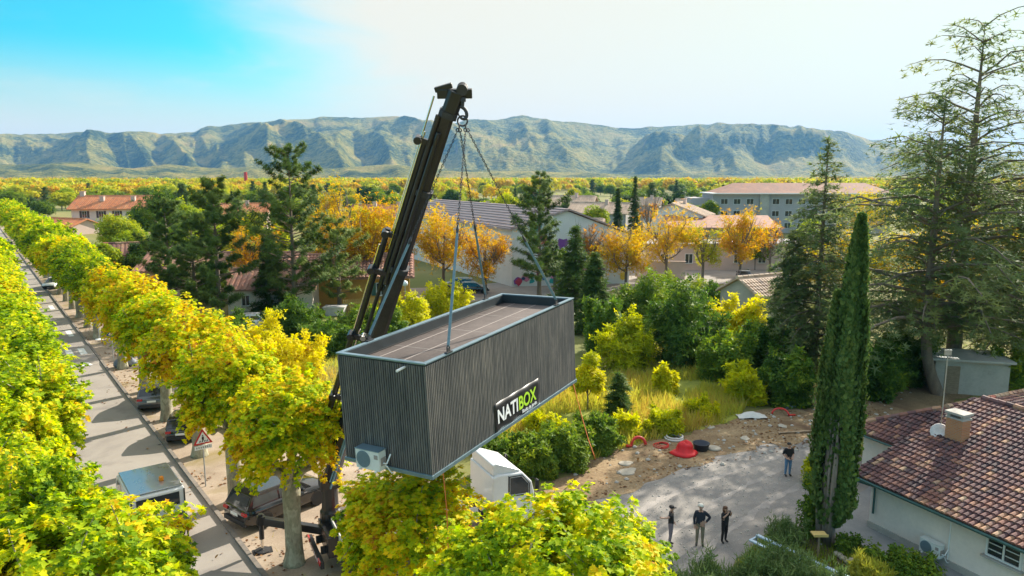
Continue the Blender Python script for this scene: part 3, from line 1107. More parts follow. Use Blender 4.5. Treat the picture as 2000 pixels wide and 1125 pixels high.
# ------------------------------------------------------------------ far woodland beyond the single trees: one mass
def far_woods():
    global rng
    rng = np.random.default_rng(77)
    pos, nr, sz, tone = [], [], [], []
    N = 7600
    y = 430 * (2300 / 430) ** rng.uniform(0, 1, N)
    t = rng.uniform(-.86, .86, N)
    x = t * y
    dens = fbm(x / 260 + 40, y / 420 + 7, 5, 3)
    keep = dens > .36
    x, y = x[keep], y[keep]
    for i in range(len(x)):
        h = rng.uniform(6, 12.5) * (.8 if y[i] < 620 else 1)
        r_ = h * rng.uniform(.38, .6)
        k = 46
        u = sph(k, -.3)
        c = np.array([x[i], y[i], h - r_ * .8])
        pos.append(c + u * np.array([r_, r_, r_ * .8]) * rng.uniform(.75, 1.05, (k, 1)))
        nr.append(u + np.array([0, 0, .3]) + rng.normal(0, .3, (k, 3)))
        sz.append(np.full(k, r_ * .62))
        tn = rng.choice([.12, .3, .45, .55, .64], p=[.34, .30, .26, .09, .01])
        tone.append(tn + rng.normal(0, .06, k))
    o = leaves('far_woods', 'star', np.concatenate(pos), np.concatenate(nr), np.concatenate(sz), np.concatenate(tone), MATS['leaf_far'])
    tag(o, 'far band of mixed green and yellow woodland under the hills', 'woodland', None, 'stuff')


far_woods()
# ------------------------------------------------------------------ the garden studio hanging from the crane
def cladding_mat():
    m, nt, out = nodes_of('dark_timber')
    v = coords(nt, 'Object', (13.3, 13.3, .55))
    n1 = noise(nt, 1.0, 3, .6, v)
    v2 = coords(nt, 'Object', (1, 1, .5))
    n2 = noise(nt, 1.3, 6, .65, v2, .4)
    n3 = noise(nt, 26, 4, .7, coords(nt, 'Object', (1, 1, .18)))
    f = mathn(nt, 'ADD', mathn(nt, 'MULTIPLY', n1.outputs[0], .45), mathn(nt, 'ADD', mathn(nt, 'MULTIPLY', n2.outputs[0], .35), mathn(nt, 'MULTIPLY', n3.outputs[0], .2)))
    r = ramp(nt, [(.28, (.030, .034, .038)), (.46, (.088, .089, .090)), (.57, (.155, .145, .136)), (.70, (.28, .25, .225))], f)
    principled(nt, out, r.outputs[0], .62, 0, .4, bump(nt, n3.outputs[0], .4, .006))
    MATS['dark_timber'] = m


cladding_mat()
mat('steel_blue', (.20, .29, .34), .38, .55, var=.12, scale=4)
mat('steel_dark', (.035, .045, .05), .5, .3, var=.15)
mat('membrane', (.17, .135, .12), .9, var=.16, scale=1.4, bmp=.2)
mat('seam_tape', (.34, .29, .26), .85, var=.12)
mat('black_vinyl', (.012, .012, .014), .45, var=.1)
mat('white_print', (.82, .84, .86), .5, var=.04)
mat('green_print', (.42, .70, .03), .5, var=.04)
mat('ac_white', (.72, .72, .68), .45, var=.05, scale=5)
mat('ac_grille', (.16, .22, .25), .5, var=.1)
mat('white_pvc', (.8, .8, .78), .4, var=.05)
mat('chain_steel', (.06, .06, .065), .5, .6, var=.2, scale=20)
mat('hook_steel', (.05, .05, .055), .55, .4, var=.2, scale=8)
mat('sling_web', (.13, .21, .25), .8, var=.15, scale=12)
mat('orange_web', (.72, .20, .05), .8, var=.1)

BW, BL, BH = 3.0, 8.895, 3.152
bx = thing('garden_studio', 'black timber clad box studio hanging in the air from the crane slings', 'cabin', (-4.677, 19.253, CAM_H - 7.906))
bx.rotation_euler = Euler((0.044, -0.026, -0.522), 'XYZ')


def build_cabin():
    z0, z1 = .11, BH - .10
    b = MB()
    b.box((BW / 2, BL / 2, (z0 + z1) / 2 - .12), (BW - .07, BL - .07, z1 - z0 - .24))
    r = np.random.default_rng(4)
    p = .0752

    def batten(x, y, sx, sy):
        b.box((x, y, (z0 + z1) / 2 + r.uniform(-.004, .004)), (sx, sy, z1 - z0), tone=.5)
    n = int(BW / p)
    for i in range(n):
        x = (i + .5) * BW / n
        batten(x, .018, .047, .036 + r.uniform(-.004, .004))
        batten(x, BL - .018, .047, .036)
    n = int(BL / p)
    for i in range(n):
        y = (i + .5) * BL / n
        batten(BW - .018, y, .036 + r.uniform(-.004, .004), .047)
        batten(.018, y, .036, .047)
    b.build('cladding', MATS['dark_timber'], bx)
    # base rail
    b = MB()
    for (c, s) in (((BW / 2, .02, .05), (BW + .06, .10, .11)), ((BW / 2, BL - .02, .05), (BW + .06, .10, .11)), ((.02, BL / 2, .05), (.10, BL - .16, .11)), ((BW - .02, BL / 2, .05), (.10, BL - .16, .11))):
        b.box(c, s)
    b.build('base_rail', MATS['steel_blue'], bx, bevel=.008)
    b = MB()
    b.box((BW / 2, BL / 2, .03), (BW - .18, BL - .18, .04))
    for i in range(9):
        b.box((BW / 2, .6 + i * .96, .085), (BW - .2, .08, .07))
    b.build('underfloor', MATS['steel_dark'], bx)
    # parapet upstand and coping
    t = .11
    b = MB()
    for (c, s) in (((BW / 2, t / 2 + .03, BH - .20), (BW - .1, t, .30)), ((BW / 2, BL - t / 2 - .03, BH - .20), (BW - .1, t, .30)), ((t / 2 + .03, BL / 2, BH - .20), (t, BL - .3, .30)), ((BW - t / 2 - .03, BL / 2, BH - .20), (t, BL - .3, .30))):
        b.box(c, s)
    b.build('parapet', MATS['steel_dark'], bx)
    b = MB()
    ct = .135
    for (c, s) in (((BW / 2, ct / 2 - .02, BH - .03), (BW + .04, ct, .045)), ((BW / 2, BL - ct / 2 + .02, BH - .03), (BW + .04, ct, .045)), ((ct / 2 - .02, BL / 2, BH - .03), (ct, BL + .04 - 2 * ct, .045)), ((BW - ct / 2 + .02, BL / 2, BH - .03), (ct, BL + .04 - 2 * ct, .045))):
        b.box(c, s)
    b.build('coping', MATS['steel_blue'], bx, bevel=.008)
    b = MB()
    b.box((BW / 2, BL / 2, BH - .36), (BW - .2, BL - .2, .04))
    deck = b.build('roof_deck', MATS['membrane'], bx)
    b = MB()
    for x in (.62, 1.5, 2.38):
        b.box((x + .02, BL / 2, BH - .337), (.035, BL - .3, .006))
    for y in (2.2, 4.5, 6.7):
        b.box((BW / 2, y, BH - .3375), (BW - .3, .02, .004))
    b.build('seam', MATS['seam_tape'], deck)
    b = MB()
    b.box((.17, BL / 2, BH - .33), (.10, BL - .3, .012))
    b.box((BW - .17, BL / 2, BH - .33), (.10, BL - .3, .012))
    b.build('roof_edge_strip', MATS['black_vinyl'], deck)
    b = MB()
    b.tube([(2.34, .05, BH - .17), (2.34, -.32, BH - .19)], .035, 10)
    b.build('rain_spout', MATS['white_pvc'], bx)
    # lifting lugs
    for (x, y) in LUGS:
        b = MB()
        sx = BW - .02 if x > 1 else .02
        b.box((sx, y, BH + .01), (.10, .26, .03))
        b.box((sx, y, BH + .07), (.03, .14, .10))
        b.torus((sx, y, BH + .13), .06, .018, 'x', 14, 6)
        b.build('lifting_lug', MATS['hook_steel'], bx)
    # banner on the long side
    by0, by1, bz0, bz1 = 3.18, 6.04, .04, 1.0
    b = MB()
    ny, nz = 24, 6
    vs = [(BW + .012 + .012 * math.sin(j * 1.3 + i * .9), by0 + (by1 - by0) * i / ny, bz0 + (bz1 - bz0) * j / nz) for i in range(ny + 1) for j in range(nz + 1)]
    fs = [(i * (nz + 1) + j, (i + 1) * (nz + 1) + j, (i + 1) * (nz + 1) + j + 1, i * (nz + 1) + j + 1) for i in range(ny) for j in range(nz)]
    b.add(vs, fs)
    ban = b.build('banner', MATS['black_vinyl'], bx, smooth=True)
    sd = ban.modifiers.new('thick', 'SOLIDIFY')
    sd.thickness = .006
    sd.offset = -1

    def text(s, y, z, size, m, nm, sx=1.0, off=.0):
        cu = bpy.data.curves.new(nm, 'FONT')
        cu.body = s
        cu.size = size
        cu.extrude = .003
        cu.offset = off
        tmp = bpy.data.objects.new(nm, cu)
        COL.objects.link(tmp)
        dg = bpy.context.evaluated_depsgraph_get()
        me = bpy.data.meshes.new_from_object(tmp.evaluated_get(dg))
        bpy.data.objects.remove(tmp)
        me.materials.clear()
        me.materials.append(m)
        # lay it on the long face: text x runs along +y of the box, text y up
        wd = max(v.co.x for v in me.vertices)
        M = Matrix(((0, 0, 1, BW + .032), (sx, 0, 0, y), (0, 1, 0, z), (0, 0, 0, 1)))
        me.transform(M)
        o = bpy.data.objects.new(nm, me)
        link(o, ban)
        return wd * sx

    w = text('NATI', by0 + .12, .36, .60, MATS['white_print'], 'lettering', .92, .012)
    text('BOX', by0 + .12 + w + .05, .36, .60, MATS['green_print'], 'lettering', .92, .012)
    text('Studio de jardin', by0 + 1.62, .185, .165, MATS['white_print'], 'lettering', .95, .002)


# where the four slings meet the rim (local x, y)
LUGS = [(3.0, 1.09), (3.0, 7.56), (0.0, 1.34), (0.0, 7.71)]
build_cabin()
BM = Matrix.Translation(bx.location) @ bx.rotation_euler.to_matrix().to_4x4()
bw = lambda x, y, z: BM @ Vector((x, y, z))



def ac_unit(parent, loc, rz=0, sc=1.0, top='steel_blue'):
    """outdoor air unit; front faces local -y"""
    b = MB()
    b.box((0, 0, .28), (.82, .30, .55))
    body = b.build('air_unit', MATS['ac_white'], parent, bevel=.012)
    body.location = loc
    body.rotation_euler = (0, 0, rz)
    body.scale = (sc, sc, sc)
    b = MB()
    b.box((0, 0, .562), (.84, .33, .022))
    b.build('lid', MATS[top], body, bevel=.006)
    b = MB()
    n = 26
    b.lathe([(.235, 0), (.235, .02), (.21, .022)], n)
    for v in range(len(b.v)):
        x, y, z = b.v[v]
        b.v[v] = (x - .13, -.152 - z, y + .29)
    for k in range(11):
        zz = .29 - .2 + k * .04
        hw = math.sqrt(max(.001, .225 ** 2 - (zz - .29) ** 2))
        b.box((-.13, -.178, zz), (hw * 2, .006, .010))
    b.build('fan_grille', MATS['ac_grille'], body)
    b = MB()
    b.box((.31, -.152, .40), (.13, .008, .12))
    b.box((.415, .02, .25), (.012, .2, .22))
    b.build('service_panel', MATS['seam_tape'], body)
    for x in (-.28, .28):
        b = MB()
        b.box((x, .02, -.01), (.05, .42, .035))
        b.build('bracket', MATS['white_pvc'], body)
    b = MB()
    b.tube([(.43, .05, .12), (.5, .06, .1), (.52, .1, .0), (.56, .16, -.12), (.6, .19, -.1)], .018, 8)
    b.tube([(.43, .0, .2), (.53, .02, .2), (.53, .15, .35), (.53, .2, .4)], .022, 8)
    b.build('pipe', MATS['white_pvc'], body)
    return body


ac_unit(bx, (1.12, -.21, .07))

# ------------------------------------------------------------------ lifting gear
HOOKP = AT(903, 200, 22.4)
RINGP = HOOKP + Vector((0, 0, -.55))


def sling_set():
    t = thing('lifting_sling', 'four legged chain and strap sling from crane hook to black studio', 'lifting sling', RINGP)
    b = MB()
    b.torus((0, 0, .0), .15, .028, 'y', 20, 8)
    b.build('master_ring', MATS['hook_steel'], t)
    for i, (x, y) in enumerate(LUGS):
        e = bw(BW - .02 if x > 1 else .02, y, BH + .16) - RINGP
        s = Vector((.10 * (1 if i < 2 else -1), .03 * (1 if i % 2 else -1), -.17))
        d = (e - s).normalized()
        L = (e - s).length
        split = .50 if i == 0 else (.62 if i == 1 else .56)
        mid = s + d * (L * split)
        b = MB()
        b.torus(s, .055, .02, 'x', 12, 6)
        b.torus(s - d * -.12, .05, .018, 'y', 12, 6)
        b.build('shackle', MATS['hook_steel'], t)
        # chain: flattened links, every other one turned a quarter
        side = d.cross(Vector((0, 1, 0.1))).normalized()
        up = side.cross(d)
        b = MB()
        nl = int((L * split - .2) / .085)
        for k in range(nl):
            c = s + d * (.2 + (k + .5) * .085)
            a_ = side if k % 2 else up
            pts = [c + d * (.055 * math.cos(q)) + a_ * (.026 * math.sin(q)) for q in [2 * math.pi * j / 8 for j in range(9)]]
            b.tube(pts, .0105, 4, cap=False)
        b.build('chain', MATS['chain_steel'], t)
        b = MB()
        b.tube([mid - d * .12, mid, mid + d * .12], [.03, .05, .03], 8)
        b.build('shackle', MATS['hook_steel'], t)
        b = MB()
        b.bar(mid + d * .1, e, .075, .03, up=up)
        b.build('strap', MATS['sling_web'], t)
    return t


sling_set()


def rope(label, pts, r=.022, m='orange_web'):
    c = Vector(pts[0])
    b = MB()
    P = [Vector(p) - c for p in pts]
    for a, q in zip(P[:-1], P[1:]):
        d = (q - a)
        b.bar(a, q + d.normalized() * .01, r * 2.4, r * .9, up=(1, .2, 0))
    o = b.build('guide_rope', MATS[m])
    o.location = c
    tag(o, label, 'rope')


gend = G(1163, 897, .02)
st = bw(2.97, 8.7, .02)
rope('orange guide strap hanging from the far end of the black studio to the hedge', [st, st.lerp(gend, .3) + Vector((0, 0, -.15)), st.lerp(gend, .6) + Vector((0, 0, -.2)), gend], .03)
st = bw(2.98, .5, .02)
rope('short orange guide strap dangling from the near bottom corner of the black studio', [st, st + Vector((.08, .05, -1.1)), st + Vector((.10, .1, -2.3)), st + Vector((.2, .2, -3.4))], .028)
# ------------------------------------------------------------------ crane lorry
mat('boom_black', (.014, .014, .017), .38, .1, var=.2, scale=2.5, coat=.3)
mat('boom_brown', (.035, .028, .024), .45, .1, var=.3, scale=1.5)
mat('chrome_rod', (.75, .72, .66), .18, 1.0, var=.05)
mat('blue_hose', (.16, .34, .50), .45, var=.15, scale=6)
mat('cab_white', (.74, .74, .74), .35, var=.05, scale=1.2, coat=.5)
mat('bed_grey', (.62, .60, .58), .6, var=.12, scale=1.5)
mat('tyre_rubber', (.018, .018, .018), .85, var=.2)
mat('chassis_black', (.02, .02, .022), .6, var=.2)
mat('red_paint', (.55, .03, .02), .4, var=.1)
mat('crane_orange', (.75, .11, .02), .4, var=.1)
mat('glass_dark', (.02, .028, .032), .06, 0, .8, var=.05)
mat('lamp_red', (.5, .02, .02), .25, var=.05)
mat('lamp_orange', (.85, .28, .02), .25, var=.05)
mat('lamp_clear', (.75, .75, .72), .12, var=.04)
mat('plate_white', (.78, .78, .76), .4, var=.03)
mat('rim_grey', (.42, .43, .44), .35, .7, var=.1)


def wheel(parent, loc, r, w, axis='y'):
    b = MB()
    prof = [(r * .62, -w / 2), (r * .95, -w / 2), (r, -w * .36), (r, w * .36), (r * .95, w / 2), (r * .62, w / 2)]
    b.lathe(prof, 24)
    for i, (x, y, z) in enumerate(b.v):
        b.v[i] = (x, z, y) if axis == 'y' else (z, x, y)
    ty = b.build('wheel', MATS['tyre_rubber'], parent, smooth=False)
    ty.location = loc
    b = MB()
    b.lathe([(r * .62, -w * .47), (r * .62, w * .47), (r * .2, w * .40), (r * .18, w * .5)], 18)
    b.lathe([(r * .62, -w * .40), (r * .15, -w * .49)], 18)
    for i, (x, y, z) in enumerate(b.v):
        b.v[i] = (x, z, y) if axis == 'y' else (z, x, y)
    b.build('rim', MATS['rim_grey'], ty)
    return ty


TA = Vector((-7.7, 25.9, 0))
TB = Vector((.42, 29.9, 0))
trz = math.atan2(TB.y - TA.y, TB.x - TA.x)
TL = (TB - TA).length
tk = thing('crane_truck', 'white crane lorry with raised black telescopic boom parked under plane trees', 'crane lorry', TA, trz)


def tloc(p):
    """world to lorry space"""
    M = Matrix.Rotation(-trz, 3, 'Z')
    return M @ (Vector(p) - TA)


def build_truck():
    L = TL
    b = MB()
    for y in (-.45, .45):
        b.box((L / 2 - .2, y, .85), (L - .8, .12, .28))
    for x in np.arange(.6, L - 1, 1.1):
        b.box((x, 0, .86), (.1, .8, .16))
    b.build('chassis', MATS['chassis_black'], tk)
    # load bed with drop sides
    b = MB()
    b.box((L * .40, 0, 1.12), (L * .62, 2.45, .14))
    for y in (-1.22, 1.22):
        b.box((L * .40, y, 1.42), (L * .62, .05, .46))
        for k in range(5):
            b.box((.85 + k * 1.25, y * 1.022, 1.42), (.07, .03, .46))
    b.build('load_bed', MATS['bed_grey'], tk, bevel=.01)
    b = MB()
    b.box((L * .09, 0, 1.43), (.05, 2.4, .46))
    b.build('tailgate', MATS['bed_grey'], tk)
    b = MB()
    b.box((.10, 0, .62), (.14, 2.4, .26))
    b.build('rear_bumper', MATS['chassis_black'], tk)
    for y in (-1.0, 1.0):
        b = MB()
        b.box((.02, y, .70), (.06, .36, .15))
        b.build('tail_light', MATS['lamp_red'], tk)
    b = MB()
    b.add([(.018, -.78 + k * .13, z) for k in range(13) for z in (.5, .66)], [])
    for k in range(12):
        b.f.append([2 * k, 2 * k + 1, 2 * k + 3, 2 * k + 2])
        b.m.append(k % 2)
    b.build('hazard_board', [MATS['red_paint'], MATS['white_print']], tk)
    for y in (-1.26, 1.26):
        b = MB()
        b.box((L * .40, y, .95), (L * .55, .04, .16))
        b.build('side_guard', MATS['red_paint'], tk)
    # wheels
    for x in (1.5, 2.7, L - 1.2):
        for y in (-1.05, 1.05):
            wheel(tk, (x, y, .5), .5, .34)
    # cab: lofted profile
    prof = [(-1.95, .72), (-1.95, 2.72), (-1.70, 2.80), (-.55, 2.72), (-.12, 2.25), (.0, 1.75), (.03, .95), (-.02, .55), (-.55, .55), (-.72, 1.02), (-1.7, 1.02), (-1.78, .72)]
    b = MB()
    for (y0, y1, ins) in ((-1.2, 1.2, 0),):
        rings = []
        for y, k in ((-1.22, .04), (-1.17, 0), (1.17, 0), (1.22, .04)):
            rings.append([(L + x - (k if x > -.6 else -k), y, z - (k if z > 2.2 else 0)) for x, z in prof])
        b.loft(rings)
    cab = b.build('cab', MATS['cab_white'], tk, bevel=.03)
    b = MB()      # roof wind deflector
    dp = [(-1.9, 2.76), (-1.9, 3.22), (-1.72, 3.26), (-.62, 2.80), (-.62, 2.72)]
    b.loft([[(L + x, y, z) for x, z in dp] for y in (-1.1, 1.1)])
    b.build('wind_deflector', MATS['cab_white'], cab, bevel=.05)
    b = MB()
    for y in (-1.09, 1.09):
        b.add([(L - .50, y, 2.86), (L - .50, -y * .0 + y, 2.86), (L - .12, y, 2.3)], [(0, 1, 2)])
    b.v, b.f, b.m, b.tone = [], [], [], []
    b.add([(L - .525, -1.05, 2.70), (L - .525, 1.05, 2.70), (L - .095, 1.1, 2.24), (L - .095, -1.1, 2.24), (L + .025, -1.1, 1.75), (L + .025, 1.1, 1.75)], [(0, 3, 2, 1), (3, 4, 5, 2)])
    b.build('windscreen', MATS['glass_dark'], cab)
    for y in (-1.228, 1.228):
        s = 1 if y > 0 else -1
        b = MB()
        b.add([(L - 1.15, y, 1.85), (L - .28, y, 1.78), (L - .30, y, 2.18), (L - .62, y, 2.56), (L - 1.15, y, 2.58)], [(0, 1, 2, 3, 4)])
        win = b.build('side_window', MATS['glass_dark'], cab)
        b = MB()
        P = [(L - 1.20, 1.80), (L - .24, 1.72), (L - .26, 2.20), (L - .60, 2.62), (L - 1.20, 2.64), (L - 1.20, 1.80)]
        for p, q in zip(P[:-1], P[1:]):
            b.bar((p[0], y, p[1]), (q[0], y, q[1]), .03, .05, up=(0, 1, 0))
        b.build('window_seal', MATS['chassis_black'], win)
        for p, q in (((L - 1.23, .95), (L - 1.23, 2.7)), ((L - .30, .98), (L - .22, 1.72))):
            b = MB()
            b.bar((p[0], y * 1.001, p[1]), (q[0], y * 1.001, q[1]), .02, .014, up=(0, 1, 0))
            b.build('door_seam', MATS['chassis_black'], cab)
        b = MB()
        b.box((L - 1.05, y * 1.01, 1.45), (.2, .03, .05))
        b.build('door_handle', MATS['chassis_black'], cab)
        b = MB()
        b.box((L - .62, y * 1.004, 1.0), (.34, .02, .12))
        b.build('side_marker', MATS['chassis_black'], cab)
        b = MB()
        b.add([(L - 1.9, y * .91, 3.0), (L - 1.2, y * .91, 2.95), (L - 1.9, y * .91, 2.8)], [(0, 1, 2)])
        b = MB()
        b.bar((L - .22, y, 2.45), (L - .05, y * 1.22, 2.45), .03)
        b.box((L - .04, y * 1.23, 2.2), (.08, .22, .5))
        b.build('mirror', MATS['chassis_black'], cab, bevel=.02)
        b = MB()
        b.box((L - 1.75, y * .75, 2.84), (.2, .12, .08))
        b.build('marker_lamp', MATS['lamp_orange'], cab)
        b = MB()
        b.box((L + .03, y * .74, .85), (.06, .4, .2))
        b.build('headlight', MATS['lamp_clear'], cab)
    b = MB()
    b.box((L + .03, 0, 1.3), (.04, 1.7, .5))
    b.box((L + .05, 0, .62), (.16, 2.4, .28))
    b.build('grille', MATS['chassis_black'], cab, bevel=.02)
    # crane base, column
    cb = tloc(CRANE_BASE)
    b = MB()
    b.box((cb.x, 0, 1.1), (.95, 1.9, .8))
    b.lathe([(.42, 1.4), (.42, 1.8), (.34, 1.9), (.30, 3.1), (.36, 3.25)], 16, (cb.x, cb.y, 0))
    b.box((cb.x, cb.y, 3.05), (.75, .7, .5))
    b.build('crane_column', MATS['boom_black'], tk, bevel=.02)
    b = MB()
    p = Vector((cb.x + .4, -.2, 1.7))
    b.bar(p, p + Vector((1.7, -.3, .75)), .32, .36)
    b.bar(p + Vector((1.5, -.3, .7)), p + Vector((2.5, -.2, .35)), .25, .28)
    b.build('control_arm', MATS['crane_orange'], tk, bevel=.02)
    # stabiliser on the near left side
    leg = tloc(G(513, 1077, 0))
    b = MB()
    y0 = Vector((cb.x - .1, .3, 1.15))
    e = Vector((leg.x - .05, leg.y + .12, 1.32))
    b.bar(y0, e, .26, .30)
    b.build('stabiliser_beam', MATS['boom_black'], tk, bevel=.015)
    b = MB()
    b.tube([(leg.x, leg.y, .55), (leg.x, leg.y, 1.62)], .10, 12)
    b.box((leg.x, leg.y, 1.35), (.3, .3, .34))
    sl_ = b.build('stabiliser_leg', MATS['boom_black'], tk)
    b = MB()
    b.tube([(leg.x, leg.y, .05), (leg.x, leg.y, .6)], .06, 12)
    b.build('ram', MATS['chrome_rod'], sl_)
    b = MB()
    b.lathe([(.3, .03), (.3, .07), (.1, .1)], 16, (leg.x, leg.y, 0))
    b.box((leg.x, leg.y, .015), (.75, .5, .03))
    b.build('foot_plate', MATS['chassis_black'], sl_)
    # boom
    A, T = tloc(CRANE_BASE), tloc(BOOM_TIP)
    d = (T - A).normalized()
    Lb = (T - A).length
    # lateral axis as seen: to the right in the picture, square to the boom
    view = tloc(Vector((0, 0, CAM_H))) - (A + T) / 2
    side = d.cross(view).normalized()
    if (Matrix.Rotation(trz, 3, 'Z') @ side).x < 0:
        side = -side
    nrm = side.cross(d).normalized()

    def hexbar(b, p, q, w, h, mat=0):
        r_ = []
        for c in (p, q):
            ring = []
            for (u, v) in ((-.5, -.22), (-.22, -.5), (.22, -.5), (.5, -.22), (.5, .30), (.30, .5), (-.30, .5), (-.5, .30)):
                ring.append(c + side * (u * w) + nrm * (v * h))
            r_.append(ring)
        b.loft(r_, mat)
    P = lambda t, off=0, n=0: A + d * (Lb * t) + side * off + nrm * n
    b = MB()
    hexbar(b, P(-.02, .0), P(.40, .0), .62, .62)
    boom = b.build('boom', MATS['boom_black'], tk, bevel=.012)
    secs = [(.38, .62, .55, .07), (.60, .80, .50, .05), (.78, .975, .46, .03)]
    for i, (t0, t1, w_, o_) in enumerate(secs):
        b = MB()
        hexbar(b, P(t0, o_), P(t1, o_), w_, w_)
        b.build('boom_section', MATS['boom_black' if i % 2 else 'boom_brown'], boom, bevel=.01)
    for t, w_ in ((.40, .76), (.62, .68), (.80, .62), (.965, .58), (.20, .72)):
        b = MB()
        hexbar(b, P(t - .006, .05), P(t + .006, .05), w_, w_)
        b.build('collar', MATS['hook_steel'], boom)
    # rams bundled along the upper side, with rods
    for (t0, t1, o_, n_, r_, mt) in ((.05, .43, -.80, .05, .11, 'boom_black'), (.12, .60, -.36, -.1, .07, 'boom_brown'), (.42, .70, -.68, .0, .10, 'boom_black'), (.56, .90, -.36, .05, .10, 'boom_black'), (.58, .96, -.22, .2, .085, 'boom_brown'), (.60, .93, -.05, .34, .075, 'boom_black')):
        b = MB()
        b.tube([P(t0, o_, n_), P(t1, o_, n_)], r_, 10)
        b.build('hydraulic_ram', MATS[mt], boom)
    for (t0, t1, o_, n_) in ((.18, .45, -.60, .05), (.43, .66, -.80, .02), (.69, .99, -.52, .05), (.66, .92, -.47, .12)):
        b = MB()
        b.tube([P(t0, o_, n_), P(t1, o_, n_)], .032, 8)
        b.build('ram_rod', MATS['chrome_rod'], boom)
    for (t, a0, a1) in ((.43, -.84, .1), (.60, -.82, -.2), (.69, -.72, -.3), (.26, -.84, .1), (.90, -.60, .1), (.17, -.84, -.3)):
        b = MB()
        b.bar(P(t, a0, .08), P(t, a1, .08), .14, .2, up=d)
        b.tube([P(t, a0, -.1), P(t, a0, .28)], .13, 10)
        b.build('ram_bracket', MATS['boom_black'], boom, bevel=.02)
    for t in (.44, .265):
        b = MB()
        b.tube([P(t, -.40, .1), P(t, -.40, .36)], .10, 12)
        b.build('pin', MATS['chrome_rod'], boom)
    b = MB()      # hose along the lower boom
    b.tube([P(.0, .12, .33), P(.15, .14, .34), P(.30, .20, .33), P(.44, .23, .30)], .045, 8)
    b.tube([P(.02, .02, .34), P(.2, .08, .35), P(.36, .16, .33)], .03, 8)
    b.build('hose', MATS['blue_hose'], boom)
    # boom head
    b = MB()
    hexbar(b, P(.962, .08), P(1.012, .10), .52, .5)
    b.bar(P(.995, -.45), P(1.018, .55), .20, .28, up=d)
    b.bar(P(1.0, -.55, 0), P(1.02, -.10, 0), .16, .16, up=d)
    head = b.build('boom_head', MATS['boom_black'], boom, bevel=.02)
    h = tloc(HOOKP + Vector((0, 0, .30)))
    b = MB()
    for o_ in (-.16, .0, .16):
        b.tube([h + nrm * (o_ - .05) + Vector((0, 0, .10)), h + nrm * (o_ + .05) + Vector((0, 0, .10))], .17, 16)
    b.build('sheave', MATS['hook_steel'], head)
    b = MB()
    c = tloc(HOOKP)
    pts = []
    for k in range(15):
        a = math.pi * .62 - k / 14 * math.pi * 1.55
        pts.append(c + side * (.14 * math.cos(a)) + Vector((0, 0, -.32 + .17 * math.sin(a))))
    b.tube([c + Vector((0, 0, .25)), c + Vector((0, 0, -.02)), c + Vector((0, 0, -.10))] + pts, [.05, .07, .06] + [.055] * 9 + [.05, .045, .04, .03, .025, .02], 8)
    b.tube([c + Vector((0, 0, .02)), c + Vector((0, 0, .14))], .11, 12)
    b.build('hook', MATS['hook_steel'], tk)


CRANE_BASE = Vector((-7.27, 27.0, 3.0))
BOOM_TIP = AT(883, 188, 22.5)
build_truck()
# ------------------------------------------------------------------ buildings
mat('render_cream', (.80, .69, .60), .9, var=.07, scale=.7, bmp=.1)
mat('render_white', (.72, .71, .69), .9, var=.05, scale=.5, bmp=.1)
mat('render_pink', (.55, .42, .36), .9, var=.07, scale=.5)
mat('render_grey', (.40, .37, .37), .9, var=.08, scale=.5)
mat('render_ochre', (.62, .30, .06), .9, var=.1, scale=.7)
mat('concrete', (.42, .39, .34), .9, var=.12, scale=1.0, bmp=.3)
mat('shutter_dark', (.10, .07, .06), .7, var=.15)
mat('shutter_green', (.05, .12, .09), .7, var=.15)
mat('frame_white', (.74, .74, .72), .5, var=.04)
mat('zinc_green', (.05, .12, .11), .45, .3, var=.15)
mat('stone_sill', (.45, .42, .38), .85, var=.1)
mat('old_wood', (.27, .20, .13), .85, var=.25, scale=4, bmp=.4, stretch=(1, 1, 6))


def tile_mat(name, stops, rough=.8, cover=3.0):
    """barrel roof tiles: each tile its own colour, lichen blotches"""
    m, nt, out = nodes_of(name)
    a = nt.nodes.new('ShaderNodeAttribute')
    a.attribute_name = 'tone'
    v = coords(nt, 'Object')
    n1 = noise(nt, .35, 3, .55, v)
    n2 = noise(nt, cover, 4, .65, v)
    n3 = noise(nt, 22, 3, .6, v)
    t = mathn(nt, 'ADD', a.outputs['Fac'], mathn(nt, 'MULTIPLY', mathn(nt, 'SUBTRACT', n1.outputs[0], .5), .9), True)
    c = ramp(nt, stops, t).outputs[0]
    c = mixc(nt, ramp(nt, [(.5, (0, 0, 0)), (.72, (.7, .7, .7))], n2.outputs[0]).outputs[0], c, (.13, .11, .11))
    principled(nt, out, c, rough, 0, .25, bump(nt, n3.outputs[0], .35, .012))
    MATS[name] = m


tile_mat('tile_old', [(0, (.065, .040, .045)), (.35, (.145, .072, .070)), (.55, (.235, .110, .080)), (.75, (.38, .215, .125)), (.9, (.52, .37, .24)), (1, (.46, .14, .09))])
tile_mat('tile_orange', [(0, (.40, .14, .06)), (.5, (.56, .21, .09)), (1, (.62, .32, .16))], cover=1.2)
tile_mat('tile_brown', [(0, (.20, .10, .075)), (.5, (.34, .17, .12)), (1, (.48, .28, .19))], cover=1.0)
tile_mat('tile_pale', [(0, (.36, .25, .18)), (.5, (.50, .36, .26)), (1, (.60, .46, .34))], cover=1.0)


